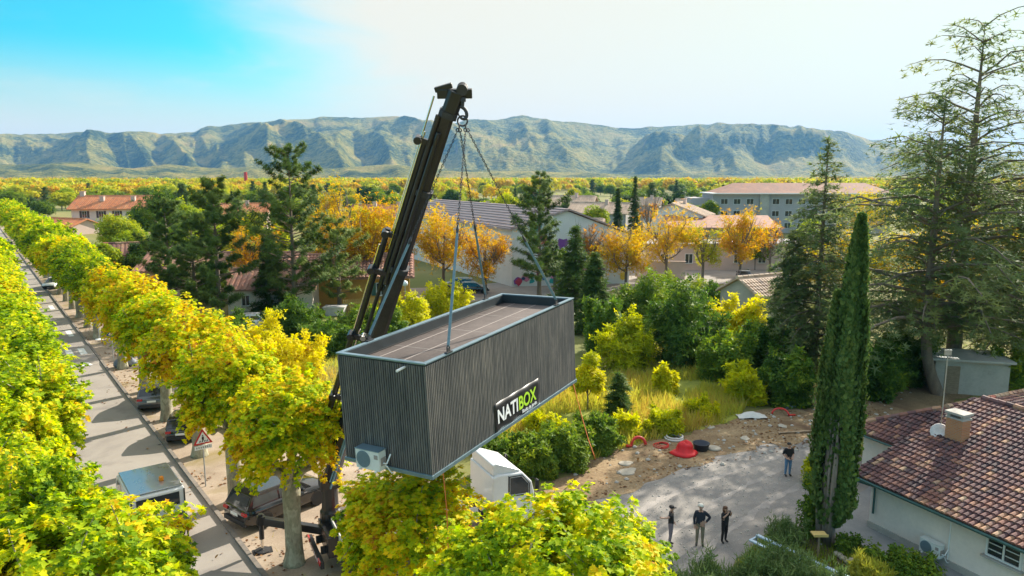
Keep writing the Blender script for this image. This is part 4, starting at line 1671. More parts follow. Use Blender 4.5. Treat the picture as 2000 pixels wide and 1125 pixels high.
def flat_roof_mat():
    m, nt, out = nodes_of('roof_sheet')
    v = coords(nt, 'Object')
    w = nt.nodes.new('ShaderNodeTexWave')
    w.wave_type = 'BANDS'
    w.bands_direction = 'Z'
    w.inputs['Scale'].default_value = 1.1
    w.inputs['Distortion'].default_value = .6
    nt.links.new(v, w.inputs['Vector'])
    n = noise(nt, 1.2, 5, .6, coords(nt, 'Object', (.3, .3, 3)))
    f = mathn(nt, 'ADD', mathn(nt, 'MULTIPLY', w.outputs['Fac'], .35), mathn(nt, 'MULTIPLY', n.outputs[0], .65))
    c = ramp(nt, [(.25, (.25, .19, .19)), (.5, (.36, .28, .27)), (.75, (.46, .37, .35))], f)
    principled(nt, out, c.outputs[0], .85)
    MATS['roof_sheet'] = m


flat_roof_mat()


def tiled_plane(b, o, ex, ey, nx, ny, pitch=.21, row=.36, clip=None, lift=.0, seed=0, tone=.5, tv=.2, seg=4):
    """half-round tiles on a roof plane: o eave corner, ex along the eave, ey up the slope"""
    r = np.random.default_rng(seed)
    ex, ey = Vector(ex).normalized(), Vector(ey).normalized()
    n = ex.cross(ey)
    if n.z < 0:
        n = -n
    for i in range(nx):
        ct = r.normal(0, .07)
        for j in range(ny):
            u, v = (i + .5) * pitch, j * row
            if clip and not clip(u, v + row * .5):
                continue
            R0, R1 = pitch * .50, pitch * .40
            vs = []
            for (vv, rr, hh) in ((v - .03, R0, .05), (v + row, R1, .012)):
                for k in range(seg + 1):
                    a = math.pi * k / seg
                    vs.append(o + ex * (u + rr * math.cos(a) + r.normal(0, .002)) + ey * vv + n * (hh + lift + rr * .85 * math.sin(a)))
            k = seg + 1
            fs = [(q, q + 1, k + q + 1, k + q) for q in range(seg)] + [tuple(range(seg, -1, -1))]
            t = min(1, max(0, tone + ct + r.normal(0, tv)))
            b.add(vs, fs, 0, t)


def cap_row(b, p, q, r0=.13, step=.36, seed=0, tone=.7):
    rr = np.random.default_rng(seed)
    p, q = Vector(p), Vector(q)
    d = (q - p)
    L = d.length
    d.normalize()
    for i in range(int(L / step)):
        a = p + d * (i * step - .03)
        e = p + d * ((i + 1) * step)
        b.tube([a, e], [r0 * 1.08, r0 * .9], 8, tone=float(np.clip(tone + rr.normal(0, .15), 0, 1)))


def window(parent, c, u, n, w, h, m_frame='frame_white', m_pane='glass_dark', bars=1, shutters=None, reveal=.06, sill=True):
    """window on a wall: c centre, u along the wall, n outward"""
    c, u, n = Vector(c), Vector(u).normalized(), Vector(n).normalized()
    M = Matrix((u, n, Vector((0, 0, 1)))).transposed()
    b = MB()
    t = .07
    for (dx, dz, sx, sz) in ((0, h / 2 - t / 2, w, t), (0, -h / 2 + t / 2, w, t), (-w / 2 + t / 2, 0, t, h - 2 * t), (w / 2 - t / 2, 0, t, h - 2 * t)):
        b.box(c + u * dx + Vector((0, 0, dz)) + n * .02, (sx, .09, sz), M)
    for k in range(bars):
        b.box(c + u * (-w / 2 + w * (k + 1) / (bars + 1)) + n * .02, (t * .9, .07, h - 2 * t), M)
    o = b.build('window', MATS[m_frame], parent)
    b = MB()
    b.box(c + n * .008, (w - t, .02, h - t), M)
    b.build('pane', MATS[m_pane], o)
    if sill:
        b = MB()
        b.box(c + Vector((0, 0, -h / 2 - .04)) + n * .08, (w + .2, .22, .06), M)
        b.build('sill', MATS['stone_sill'], o)
    if shutters:
        for s in (-1, 1):
            b = MB()
            b.box(c + u * (s * (w * .5 + w * .25 + .02)) + n * .035, (w * .48, .04, h), M)
            b.build('shutter', MATS[shutters], o)
    return o


def block_house(label, loc, rz, L, W, h, rh, wall, roof, group=None, cat='house', name='house', hip=False, wins=(), chim=(), over=.5, shutters='shutter_dark', tiles=False, gable_win=False):
    """gabled (or hipped) house: x along the ridge, front is -y"""
    t = thing(name, label, cat, loc, rz, group)
    b = MB()
    if hip:
        b.box((0, 0, h / 2), (L, W, h))
    else:
        b.extrude([(-W / 2, 0), (W / 2, 0), (W / 2, h), (0, h + rh), (-W / 2, h)], 'x', -L / 2, L / 2)
    b.build('wall', MATS[wall], t)
    b = MB()
    k = over
    sl = rh / (W / 2)
    th = .16
    hw, hl = W / 2 + k, L / 2 + k
    z0 = h - sl * k
    inx = W / 2 * .9 if hip else 0
    top = [(-hl + (inx + k if hip else 0), 0, h + rh + .06), (hl - (inx + k if hip else 0), 0, h + rh + .06)]
    lo = [(-hl, -hw, z0), (hl, -hw, z0), (hl, hw, z0), (-hl, hw, z0)]
    vs = [Vector(p) + Vector((0, 0, th)) for p in lo + top] + [Vector(p) for p in lo + top]
    fs = [(0, 1, 5, 4), (2, 3, 4, 5), (1, 2, 5), (3, 0, 4)] if hip else [(0, 1, 5, 4), (2, 3, 4, 5)]
    fs = fs + [tuple(reversed([q + 6 for q in f])) for f in fs]
    ring = [(0, 1), (1, 2), (2, 3), (3, 0)] if hip else [(0, 1), (1, 5), (5, 2), (2, 3), (3, 4), (4, 0)]
    fs += [(b_, a_, a_ + 6, b_ + 6) for a_, b_ in ring]
    b.add(vs, fs, 0, .55)
    if tiles:
        for s in (-1, 1):
            ey = Vector((0, -s * hw, h + rh - z0))
            Ls = ey.length
            tiled_plane(b, Vector((-hl if s < 0 else hl, s * hw, z0 + th)), (1 if s < 0 else -1, 0, 0), ey, int(2 * hl / .42), int(Ls / .6), .42, .6, seed=int(L * 7 + s), tv=.2, seg=3)
    else:      # rib lines of the tile courses
        n = int(2 * hl / .55)
        for i in range(n):
            x = -hl + (i + .5) * 2 * hl / n
            for s in (-1, 1):
                xt = x
                f1 = 1.0
                if hip:
                    f1 = min(1.0, (hl - abs(x)) / (inx + k))
                a_ = Vector((x, s * hw, z0 + th + .03))
                e_ = Vector((xt, 0, h + rh + th + .09))
                b.bar(a_, a_.lerp(e_, f1), .26, .07, tone=.35 + .4 * ((i * 37) % 10) / 10)
    cap_row(b, Vector(top[0]) + Vector((0, 0, th)), Vector(top[1]) + Vector((0, 0, th)), .2, .8, 3)
    ro = b.build('roof', MATS[roof], t)
    for (x, y, s) in chim:
        zr = h + rh * (1 - abs(y) / (W / 2)) + th
        b = MB()
        b.box((x, y, zr + .5), (s, s * .8, 1.5))
        b.box((x, y, zr + 1.28), (s * 1.25, s, .1))
        b.build('chimney', MATS['render_pink'], ro)
    for wspec in wins:
        side, pos, z, w_, h_ = wspec[:5]
        sh = shutters if len(wspec) < 6 else wspec[5]
        c, u, n = {'f': ((pos, -W / 2 - .01, z), (1, 0, 0), (0, -1, 0)), 'l': ((-L / 2 - .01, pos, z), (0, -1, 0), (-1, 0, 0)), 'r': ((L / 2 + .01, pos, z), (0, 1, 0), (1, 0, 0))}[side]
        window(t, c, u, n, w_, h_, shutters=sh)
    return t


# --- the low house by the drive
HC = G(1696, 1028)
HU = Vector((.418, -.908, 0)).normalized()
HN = Vector((-HU.y, HU.x, 0))          # into the house


def HP(a, b_, z=0.0):
    p = HC + HU * a + HN * b_
    return Vector((p.x, p.y, z))


def near_house():
    t = thing('bungalow', 'low cream rendered house with mottled clay tile roof beside the gravel drive', 'house', HC)
    O = HC
    loc = lambda p: Vector(p) - O
    eh, sl = 2.45, .30
    b = MB()
    ridge_b = 7.4
    zr = eh + sl * ridge_b
    w1 = [HP(0, 0), HP(13, 0), HP(13, 14.5), HP(-3.7, 14.5), HP(-3.7, 4.0), HP(0, 4.0)]
    b.prism([loc(p) for p in w1], 0, eh - .12)
    b.build('wall', MATS['render_cream'], t)
    b = MB()
    for p, q in ((HP(-.02, -.035), HP(13, -.035)), (HP(-.035, -.03), HP(-.035, 3.96)), (HP(-3.7, 3.965), HP(-.05, 3.965))):
        b.bar(loc(p) + Vector((0, 0, .14)), loc(q) + Vector((0, 0, .14)), .05, .28)
    b.build('plinth', MATS['concrete'], t)
    # roof bodies
    ov = .55
    b = MB()
    ez = eh - sl * ov

    def slope_pt(a, bb, z):
        return loc(HP(a, bb, z))
    th = Vector((0, 0, -.14))
    # front wing, front slope
    A, B_, C_, D_ = slope_pt(-.65, -ov, ez), slope_pt(13.3, -ov, ez), slope_pt(13.3, ridge_b, zr), slope_pt(-.65, ridge_b, zr)
    E_, F_ = slope_pt(13.3, 15, eh), slope_pt(-.65, 15, eh)
    vs = [A, B_, C_, D_] + [v + th for v in (A, B_, C_, D_)] + [E_, F_, E_ + th, F_ + th]
    b.add(vs, [(0, 1, 2, 3), (7, 6, 5, 4), (0, 4, 5, 1), (3, 7, 4, 0), (1, 5, 6, 2), (3, 2, 8, 9), (6, 7, 11, 10)], 0, .4)
    tiled_plane(b, A, HU, C_ - B_, int(13.95 / .215), int((C_ - B_).length / .34), .215, .34, seed=5, tone=.36, tv=.19)
    # left wing, hipped: ridge runs back along b
    rb0, rb1, ra = 6.6, 15.5, -1.35
    z2 = eh + .02 + sl * (rb0 - 2.0)
    el = slope_pt(-4.3, 3.4, eh + .15)
    er = slope_pt(1.6, 3.4, eh + .15)
    ap = slope_pt(ra, rb0, z2 + .15)
    ab = slope_pt(ra, rb1, z2 + .15)
    lb = slope_pt(-4.3, rb1, eh + .15)
    rbk = slope_pt(7.5, rb1, z2 - 1.2)
    rft = slope_pt(5.2, ridge_b + .3, zr - .25)
    vs = [el, er, ap, ab, lb, rbk, rft]
    b.add(vs + [v + th for v in vs], [(0, 1, 2), (0, 2, 3, 4), (2, 6, 5, 3), (0, 7, 8, 1), (4, 11, 7, 0)], 0, .4)
    ey = (slope_pt(ra, rb0, z2 + .15) - slope_pt(ra, 3.4, eh + .15))
    Lh = ey.length
    wl = -3.2 - ra

    def hipclip(u, v):
        a = -4.3 + u
        f = v / Lh
        lo_, hi_ = -4.3 + (ra + 4.3) * f, 1.6 + (ra - 1.6) * f
        return lo_ <= a <= max(hi_, -.45)
    tiled_plane(b, el, HU, ey, int(5.9 / .215), int(Lh / .34), .215, .34, hipclip, seed=8, tone=.30, tv=.16)
    # back slope of that wing, courses falling towards the front wing's ridge
    ey2 = (ap - rft)
    ex2 = (ab - ap)
    n2 = ey2 - ex2.normalized() * ey2.dot(ex2.normalized())
    tiled_plane(b, rft + (ap - rft) - n2, ex2, n2, int(ex2.length / .215), int(n2.length / .34), .215, .34, seed=9, tone=.33, tv=.17)
    cap_row(b, slope_pt(-.2, ridge_b, zr + .05), slope_pt(13.2, ridge_b, zr + .05), .15, .36, 2, .5)
    cap_row(b, ap + Vector((0, 0, .06)), ab + Vector((0, 0, .06)), .15, .36, 3, .78)
    cap_row(b, el + Vector((0, 0, .06)), ap + Vector((0, 0, .06)), .14, .36, 4, .62)
    ro = b.build('roof', MATS['tile_old'], t)
    # brick chimney
    cp = G(1868, 862, 3.55)
    cp = Vector((cp.x, cp.y, 0))
    c = loc(cp)
    m, nt, out = nodes_of('brick')
    br = nt.nodes.new('ShaderNodeTexBrick')
    br.inputs['Scale'].default_value = 1.0
    br.inputs['Brick Width'].default_value = .22
    br.inputs['Row Height'].default_value = .075
    br.inputs['Mortar Size'].default_value = .012
    br.inputs['Color1'].default_value = (.44, .17, .07, 1)
    br.inputs['Color2'].default_value = (.55, .25, .10, 1)
    br.inputs['Mortar'].default_value = (.38, .30, .22, 1)
    tc = nt.nodes.new('ShaderNodeTexCoord')
    mp = nt.nodes.new('ShaderNodeMapping')
    mp.inputs['Rotation'].default_value = (R(90), 0, 0)
    nt.links.new(tc.outputs['Object'], mp.inputs['Vector'])
    nt.links.new(mp.outputs[0], br.inputs['Vector'])
    principled(nt, out, mixc(nt, .35, br.outputs[0], (.40, .16, .07)), .9)
    MATS['brick'] = m
    rot = Matrix((HU, HN, Vector((0, 0, 1)))).transposed()
    b = MB()
    b.box((0, 0, .62), (.74, .56, 1.5))
    ch = b.build('chimney', m, ro)
    ch.location = c + Vector((0, 0, 3.25))
    ch.rotation_euler = rot.to_euler()
    b = MB()
    b.box((0, 0, -.02), (.98, .84, .34))
    b.build('flashing', MATS['concrete'], ch)
    b = MB()
    for x in (-.30, .30):
        b.box((x, 0, 1.46), (.12, .5, .18))
    b.box((0, 0, 1.60), (.86, .68, .10))
    b.box((0, 0, 1.38), (.80, .62, .07))
    b.build('cap', MATS['concrete'], ch)
    # dish and mast on the roof
    d0 = c + HU * -.75 + Vector((0, 0, 3.2))
    b = MB()
    b.tube([d0, d0 + Vector((0, 0, 4.3))], .028, 8)
    mast = b.build('aerial_mast', MATS['rim_grey'], ro)
    b = MB()
    top = d0 + Vector((0, 0, 3.95))
    b.bar(top + Vector((-.35, .1, 0)), top + Vector((.4, -.1, 0)), .03)
    for k in range(7):
        q = top + Vector((-.33 + k * .11, .09 - k * .03, 0))
        b.bar(q + Vector((0, -.2, .0)), q + Vector((0, .2, .0)), .014)
    b.box(top + Vector((0, 0, .22)), (.32, .04, .24))
    b.build('aerial', MATS['rim_grey'], mast)
    b = MB()
    prof = [(.02, 0), (.2, .03), (.36, .10), (.38, .11), (.36, .13), (.2, .06)]
    b.lathe(prof, 20)
    ds = b.build('dish', MATS['bed_grey'], mast, smooth=True)
    ds.location = d0 + Vector((-.1, -.12, .55))
    ds.rotation_euler = (R(62), 0, R(-40))
    # gutter and downpipe
    b = MB()
    g0, g1 = slope_pt(-.7, -ov - .06, ez - .06), slope_pt(13.3, -ov - .06, ez - .06)
    b.tube([g0, g1], .065, 8)
    b.build('gutter', MATS['zinc_green'], t)
    b = MB()
    p0 = g0 + loc(HP(.35, 0)) - loc(HP(0, 0))
    q = loc(HP(.22, -.07))
    b.tube([p0 + Vector((0, 0, -.02)), p0 + Vector((0, 0, -.14)), Vector((q.x, q.y, ez - .38)), Vector((q.x, q.y, .72))], .05, 8)
    b.build('downpipe', MATS['zinc_green'], t)
    b = MB()
    g2_ = slope_pt(-4.35, 3.35, eh + .04)
    b.tube([g2_, slope_pt(-.65, 3.35, eh + .04)], .05, 8)
    b.build('gutter', MATS['zinc_green'], t)
    b = MB()
    q = loc(HP(3.55, -.03))
    b.tube([Vector((q.x, q.y, .3)), Vector((q.x, q.y, ez - .1))], .03, 8)
    b.build('cable_duct', MATS['frame_white'], t)
    # windows of the front, barred white frames
    for a in (5.55, 7.1, 9.4):
        w_ = window(t, loc(HP(a, -.012, 1.62)), HU, -HN, 1.25, .8, bars=1)
        b = MB()
        M = Matrix((HU, -HN, Vector((0, 0, 1)))).transposed()
        for s in (-.3, .3):
            for zz in (-.12, .12):
                b.box(loc(HP(a + s, -.05, 1.62 + zz)), (.46, .03, .03), M)
        b.build('bars', MATS['frame_white'], w_)
    u = ac_unit(t, loc(HP(3.05, -.28, .32)), math.atan2(HU.y, HU.x), 1.0, 'ac_white')
    return t


near_house()

# --- big white school hall, gable end towards us
SA = G(1000, 560)
SB = G(1228, 553)


def school():
    d = (SB - SA)
    W = d.length
    rz = math.atan2(d.y, d.x)
    mid = (SA + SB) / 2
    t = thing('school_hall', 'long white school hall with grey ribbed roof and painted gable', 'school hall', mid, rz)
    L, h, ap, px_ = 46, 7.9, 10.3, .46
    D = Vector((-.30, 1, 0)).normalized()   # the ridge runs back and to the left
    sh = D.x / D.y
    xa = -W / 2 + W * px_
    ring = lambda y: [(-W / 2 + sh * y, y, 0), (W / 2 + sh * y, y, 0), (W / 2 + sh * y, y, h - 1.0), (xa + sh * y, y, ap), (-W / 2 + sh * y, y, h)]
    b = MB()
    b.loft([ring(0), ring(L)])
    b.build('wall', MATS['render_white'], t)
    b = MB()
    o_ = .5

    def rr(y, dz):
        return [Vector((-W / 2 - o_ + sh * y, y, h - .12 + dz)), Vector((xa + sh * y, y, ap + .12 + dz)), Vector((W / 2 + o_ + sh * y, y, h - 1.1 + dz))]
    a0, a1, c0, c1 = rr(-.4, .25), rr(L, .25), rr(-.4, .02), rr(L, .02)
    b.add(a0 + a1 + c0 + c1, [(0, 1, 4, 3), (1, 2, 5, 4), (6, 9, 10, 7), (7, 10, 11, 8), (0, 6, 7, 1), (1, 7, 8, 2), (0, 3, 9, 6), (2, 8, 11, 5)])
    ro = b.build('roof', MATS['roof_sheet'], t)
    b = MB()
    for k in range(9):
        f = (k + .5) / 9
        p = a0[0].lerp(a0[1], f)
        q = a1[0].lerp(a1[1], f)
        b.bar(p + Vector((0, 0, .05)), q + Vector((0, 0, .05)), .3, .1)
    b.build('ribs', MATS['roof_sheet'], ro)
    # painted band on the gable and along the foot: loose coloured shapes
    r = np.random.default_rng(12)
    cols = [('paint_blue', (.05, .16, .45)), ('paint_teal', (.04, .34, .34)), ('paint_red', (.5, .05, .10)), ('paint_violet', (.22, .07, .32)), ('paint_pink', (.62, .22, .36)), ('paint_yellow', (.68, .48, .06)), ('paint_navy', (.03, .05, .14))]
    for nm, c in cols:
        mat(nm, c, .8, var=.12)
    blobs = [(-8.2 + 2.5, 6.8, 1.3, 0), (-4.1, 6.4, .9, 2), (-2.9, 5.6, .6, 4), (-1.4, 5.9, 1.0, 3), (.6, 5.0, 1.0, 6), (1.4, 6.3, .5, 2), (3.2, 4.6, 1.2, 6), (4.8, 5.2, .7, 0), (6.0, 4.6, 1.0, 3), (7.2, 4.9, .6, 5), (-5.0, 8.3, .9, 1)]
    for (x, z, s, k) in blobs:
        b = MB()
        n = 9
        poly = [(x + s * (.7 + .3 * r.uniform(-1, 1)) * math.cos(q), z + s * 1.1 * (.7 + .3 * r.uniform(-1, 1)) * math.sin(q)) for q in [2 * math.pi * j / n for j in range(n)]]
        b.extrude(poly, 'y', -.03, -.005)
        b.build('painted_patch', MATS[cols[k][0]], t)
    for k in range(22):
        b = MB()
        x, z, s = r.uniform(-W / 2 + .8, W / 2 - .6), r.uniform(.6, 2.2), r.uniform(.3, .75)
        poly = [(x + s * (.75 + .25 * r.uniform(-1, 1)) * math.cos(q), z + s * (.75 + .25 * r.uniform(-1, 1)) * math.sin(q)) for q in [2 * math.pi * j / 8 for j in range(8)]]
        b.extrude(poly, 'y', -.06 - .002 * k, -.005)
        b.build('painted_patch', MATS[cols[int(r.integers(0, 7))][0]], t)
    for (x, z0, z1) in ((3.0, 2.6, 4.2), (3.8, 2.7, 4.4), (1.9, 3.4, 5.0)):
        b = MB()
        b.box((x, -.02, (z0 + z1) / 2), (.35, .05, z1 - z0))
        b.build('painted_patch', MATS['paint_blue'], t)
    # windows in the long wall on the left
    for k in range(5):
        y = 3 + k * 5
        window(t, (-W / 2 + sh * y - .02, y, 5.2), (sh, 1, 0), (-1, sh, 0), 2.4, 1.2, bars=2)
    return t


school()

# --- white house among trees on the left
hp = G(208, 452)
LH = block_house('white two storey house with orange tiled roof behind the roadside trees', (hp.x, hp.y + 8, 0), R(4), 21, 12, 6.4, 3.0, 'render_cream', 'tile_orange', chim=((-3.5, -2.6, 1.1), (5.0, -2.6, 1.1), (-10, 0, 1.2)),
                 wins=[('f', x, 4.6, 1.3, 1.9) for x in (-7, -2.5, 1.8, 7.2)] + [('f', x, 1.8, 1.2, 1.6) for x in (-6, 2, 7)] + [('l', 1.5, 4.6, 1.0, 1.8)], over=.9)
lo_ = AT(135, 442, hp.y - 6)
block_house('low annexe with orange tiled roof in front of the white two storey house', (lo_.x - 1, lo_.y, 0), R(-24), 17, 8, 2.3, 1.5, 'render_pink', 'tile_orange', name='annexe', wins=[('f', 4, 1.3, 1.1, 1.2)], over=.6)
sh_ = G(262, 545)
block_house('small pale garage with dark purple tiled roof beside the roadside trees', (sh_.x + 1, sh_.y, 0), R(24), 8, 5, 4.0, 1.2, 'render_cream', 'tile_old', name='garage', cat='garage', wins=[('f', -1, 2.4, .9, 1.1)])

# --- ochre house behind the pines
op = AT(655, 585, 80)
block_house('ochre orange house with barrel tile roof behind the pines', (op.x - 1, 86, 0), R(8), 17, 9, 3.6, 1.9, 'render_ochre', 'tile_brown', tiles=True, wins=[('f', 5.2, 2.1, 1.1, 1.5, 'shutter_green'), ('f', -3.5, 2.1, 1.1, 1.5, 'shutter_green')], over=.6)
wp = G(512, 618)
T_ = block_house('cream garage house with brown door behind the pines', (wp.x + .5, wp.y + 4, 0), R(5), 9, 7, 3.0, 1.5, 'render_cream', 'tile_brown', name='house', wins=[('f', -2.6, 1.7, .9, 1.2, None)], over=.5)
b = MB()
b.box((1.6, -3.53, 1.15), (1.5, .08, 2.3))
b.build('door', MATS['old_wood'], T_)
rp_ = AT(445, 535, 92)
block_house('low house with dull red tiled roof half hidden behind the dark pines', (rp_.x, 95, 0), R(2), 22, 9, 3.2, 1.6, 'render_pink', 'tile_brown', wins=[('f', 3, 1.8, 1.0, 1.2)])

# --- houses of the quarter beyond
FH = 'tiled houses among the far trees'


def far_house(px, py, Y, L, W, h, rh, rz, wall, roof, label, hip=False, wins=None, chim=((1.5, -1, .8),)):
    p = AT(px, py, Y)
    if wins is None:
        wins = [('f', x, h * .62, 1.1, 1.2, None) for x in np.linspace(-L * .33, L * .33, 3)]
    return block_house(label, (p.x, Y, 0), R(rz), L, W, h, rh, wall, roof, FH, hip=hip, wins=wins, chim=chim, over=.6)


far_house(472, 390, 190, 13, 9, 5.6, 2.2, 12, 'render_pink', 'tile_orange', 'house with bright orange roof showing between the tall pine and the dark pines')
far_house(757, 390, 180, 17, 10, 5.4, 2.4, -5, 'render_pink', 'tile_orange', 'red orange roofed house with two chimneys just left of the crane boom', chim=((-3, -1, .9), (3, -1, .9)))
far_house(850, 393, 170, 13, 9, 6.2, 1.7, 3, 'render_white', 'tile_orange', 'white two storey house with flat red roof just right of the crane boom')
far_house(912, 388, 165, 8, 9, 5.8, 2.4, 62, 'render_pink', 'tile_brown', 'dark gabled house between the two chain slings')
far_house(945, 388, 172, 11, 9, 6.0, 2.3, -20, 'render_pink', 'tile_orange', 'salmon roofed house behind the grey hall roof')
far_house(1117, 388, 205, 13, 10, 7.2, 2.2, -16, 'render_grey', 'tile_pale', 'house with pale tiled roof right of the single pine')
far_house(1176, 394, 185, 15, 11, 6.0, 2.2, -22, 'render_grey', 'tile_pale', 'broad house with pale roof and dark gable wall above the white hall gable')
far_house(1120, 408, 150, 12, 9, 4.4, 1.8, -12, 'render_pink', 'tile_pale', 'low pale roofed house just behind the white hall gable')
far_house(1264, 385, 215, 8, 7, 6.8, 1.8, -18, 'render_grey', 'tile_pale', 'small pale roofed house left of the tall bare poplar')
far_house(1325, 405, 160, 9, 13, 6.8, 2.3, 62, 'render_white', 'tile_pale', 'white house with wide pale roof slope and tall balcony window')
far_house(1347, 382, 215, 7, 7, 6.6, 1.6, -20, 'render_grey', 'tile_pale', 'small pale roof behind the two round lime trees')


def far_block():
    p = AT(1540, 420, 195)
    t = thing('apartment_block', 'long grey three storey block with pale red roof behind the orange trees', 'apartment block', (p.x + 3, 200, 0), R(-3))
    L, W, h = 47, 14, 10.4
    b = MB()
    b.box((0, 0, h / 2), (L, W, h))
    b.box((-L / 2 - 2.5, 2, h / 2 - .6), (5, 9, h - 1.2))
    b.build('wall', MATS['render_grey'], t)
    b = MB()
    b.box((0, -.5, h + .12), (L + 1.2, W + 2, .25))
    b.build('eave_slab', MATS['render_white'], t)
    b = MB()
    x0, x1, y0, y1 = -L / 2 + 2, L / 2 + .5, -W / 2 - .5, W / 2 + .5
    vs = [(x0 - 1, y0, h + .26), (x1, y0, h + .26), (x1, y1, h + .26), (x0 - 1, y1, h + .26), (x0 + 5, 0, h + 2.9), (x1 - 5, 0, h + 2.9)]
    b.add(vs, [(0, 1, 5, 4), (2, 3, 4, 5), (1, 2, 5), (3, 0, 4), (3, 2, 1, 0)], 0, .4)
    b.build('roof', MATS['tile_brown'], t)
    for fl in range(3):
        for k in range(13):
            x = -L / 2 + 3 + k * (L - 6) / 12
            if k in (3, 8):
                continue
            window(t, (x, -W / 2 - .01, 2.0 + fl * 3.2), (1, 0, 0), (0, -1, 0), 1.9, 1.5, bars=1, sill=False)
    for x in (-L / 2 + 13.5, -L / 2 + 31):
        b = MB()
        b.box((x, -W / 2 - .35, h / 2), (2.4, .7, h - .1))
        b.build('stair_tower', MATS['concrete'], t)


far_block()
p_ = AT(1405, 440, 150)
AN = thing('annexe', 'low annexe with long salmon roof left of the grey apartment block', 'annexe', (p_.x, 150, 0), R(-6))
b = MB()
b.box((0, 0, 2.3), (20, 9, 4.6))
b.build('wall', MATS['render_grey'], AN)
b = MB()
b.add([(-11, -5.6, 4.65), (11, -5.6, 4.65), (11, 5.4, 6.6), (-11, 5.4, 6.6), (-11, -5.6, 4.85), (11, -5.6, 4.85), (11, 5.4, 6.8), (-11, 5.4, 6.8)], [(4, 5, 6, 7), (3, 2, 1, 0), (0, 1, 5, 4), (1, 2, 6, 5), (3, 0, 4, 7), (2, 3, 7, 6)], 0, .6)
b.build('roof', MATS['tile_brown'], AN)
for k in range(5):
    window(AN, (-8 + k * 4, -4.51, 3.3), (1, 0, 0), (0, -1, 0), 2.6, 1.1, bars=2, sill=False)
# long pink wall and low school wing in the yard
p_ = G(1440, 528)
PW = thing('school_wing', 'low pink rendered school wing behind the orange yard trees', 'school wing', (p_.x, p_.y + 4, 0), R(2))
b = MB()
b.box((0, 0, 2.1), (30, 7, 4.2))
b.build('wall', MATS['render_pink'], PW)
b = MB()
b.box((0, -.1, 4.28), (31, 8, .2))
b.build('roof', MATS['render_grey'], PW)
for k in range(7):
    window(PW, (-12 + k * 4, -3.51, 1.9), (1, 0, 0), (0, -1, 0), 1.3, 1.6, bars=1)
p_ = G(1290, 545)
b = MB()
b.box((0, 0, 1.3), (7, .3, 2.6))
b.box((0, 0, 2.65), (7.2, .42, .1))
o = b.build('yard_wall', MATS['render_pink'], bevel=.02)
o.location = p_
o.rotation_euler = (0, 0, R(-8))
tag(o, 'pale pink free standing yard wall between the orange trees', 'wall')

# --- small tiled roof behind the bushes, and the block shed under the cedar
p_ = AT(1490, 590, 76)
block_house('small shed with grey barrel tile roof between the bushes and the spruce', (p_.x + .6, 78, 0), R(28), 7, 5.5, 2.6, 1.5, 'concrete', 'tile_pale', name='shed', cat='shed', tiles=True, over=.4)


def block_shed():
    p = G(1905, 772)
    t = thing('block_shed', 'small concrete block shed with slab roof under the big cedar', 'shed', (p.x, p.y + 1.5, 0), R(-14))
    b = MB()
    b.box((0, 0, 1.2), (4.6, 3.0, 2.4))
    b.build('wall', MATS['concrete'], t)
    b = MB()
    b.box((-.1, -.1, 2.48), (5.2, 3.6, .16))
    b.build('roof', MATS['stone_sill'], t, bevel=.02)
    b = MB()
    b.box((-1.2, -1.53, 1.0), (.9, .06, 2.0))
    b.build('door', MATS['old_wood'], t)
    b = MB()
    b.box((-2.33, -.2, 1.3), (.06, 1.8, 1.7))
    b.build('board_panel', MATS['rim_grey'], t)


block_shed()
# blue tarpaulin by the shed
p = G(1925, 755)
b = MB()
vs, fs = [], []
for i in range(9):
    for j in range(5):
        vs.append((-1.1 + i * .275, -.5 + j * .25, .06 + .5 * math.sin(math.pi * i / 8) * math.sin(math.pi * j / 4) + .05 * math.sin(i * 2.1 + j)))
for i in range(8):
    for j in range(4):
        fs.append((i * 5 + j, (i + 1) * 5 + j, (i + 1) * 5 + j + 1, i * 5 + j + 1))
b.add(vs, fs)
mat('tarp_blue', (.03, .20, .50), .5, var=.12)
o = b.build('tarpaulin', MATS['tarp_blue'], smooth=True)
o.location = (p.x, p.y - 1.2, .9)
tag(o, 'crumpled blue tarpaulin over a heap beside the block shed', 'tarpaulin')
b = MB()
b.lathe([(1.0, 0), (.95, .5), (.6, .85), (.2, .95)], 12)
o = b.build('sand_heap', MATS['m_dirt'], smooth=True)
o.location = (p.x, p.y - 1.2, 0)
tag(o, 'heap of sand under the blue tarpaulin beside the block shed', 'heap')

# --- red and white chimney stack far off
p = AT(480, 350, 720)
b = MB()
b.lathe([(2.0, 0), (1.75, 9.5)], 16)
ck = b.build('chimney_stack', MATS['render_white'])
ck.location = (p.x, p.y, 0)
tag(ck, 'distant chimney stack, white below and red above, under the hills', 'chimney stack')
b = MB()
b.lathe([(1.75, 9.5), (1.5, 19.5)], 16)
b.build('red_band', MATS['red_paint'], ck)
# ------------------------------------------------------------------ cars
mat('car_black', (.008, .009, .010), .22, .2, .6, var=.1, coat=1.0)
mat('car_white', (.70, .70, .68), .3, 0, .5, var=.03, coat=1.0)
mat('car_silver', (.40, .42, .44), .3, .6, .5, var=.05, coat=1.0)
mat('car_grey', (.10, .11, .12), .3, .4, .5, var=.06, coat=1.0)

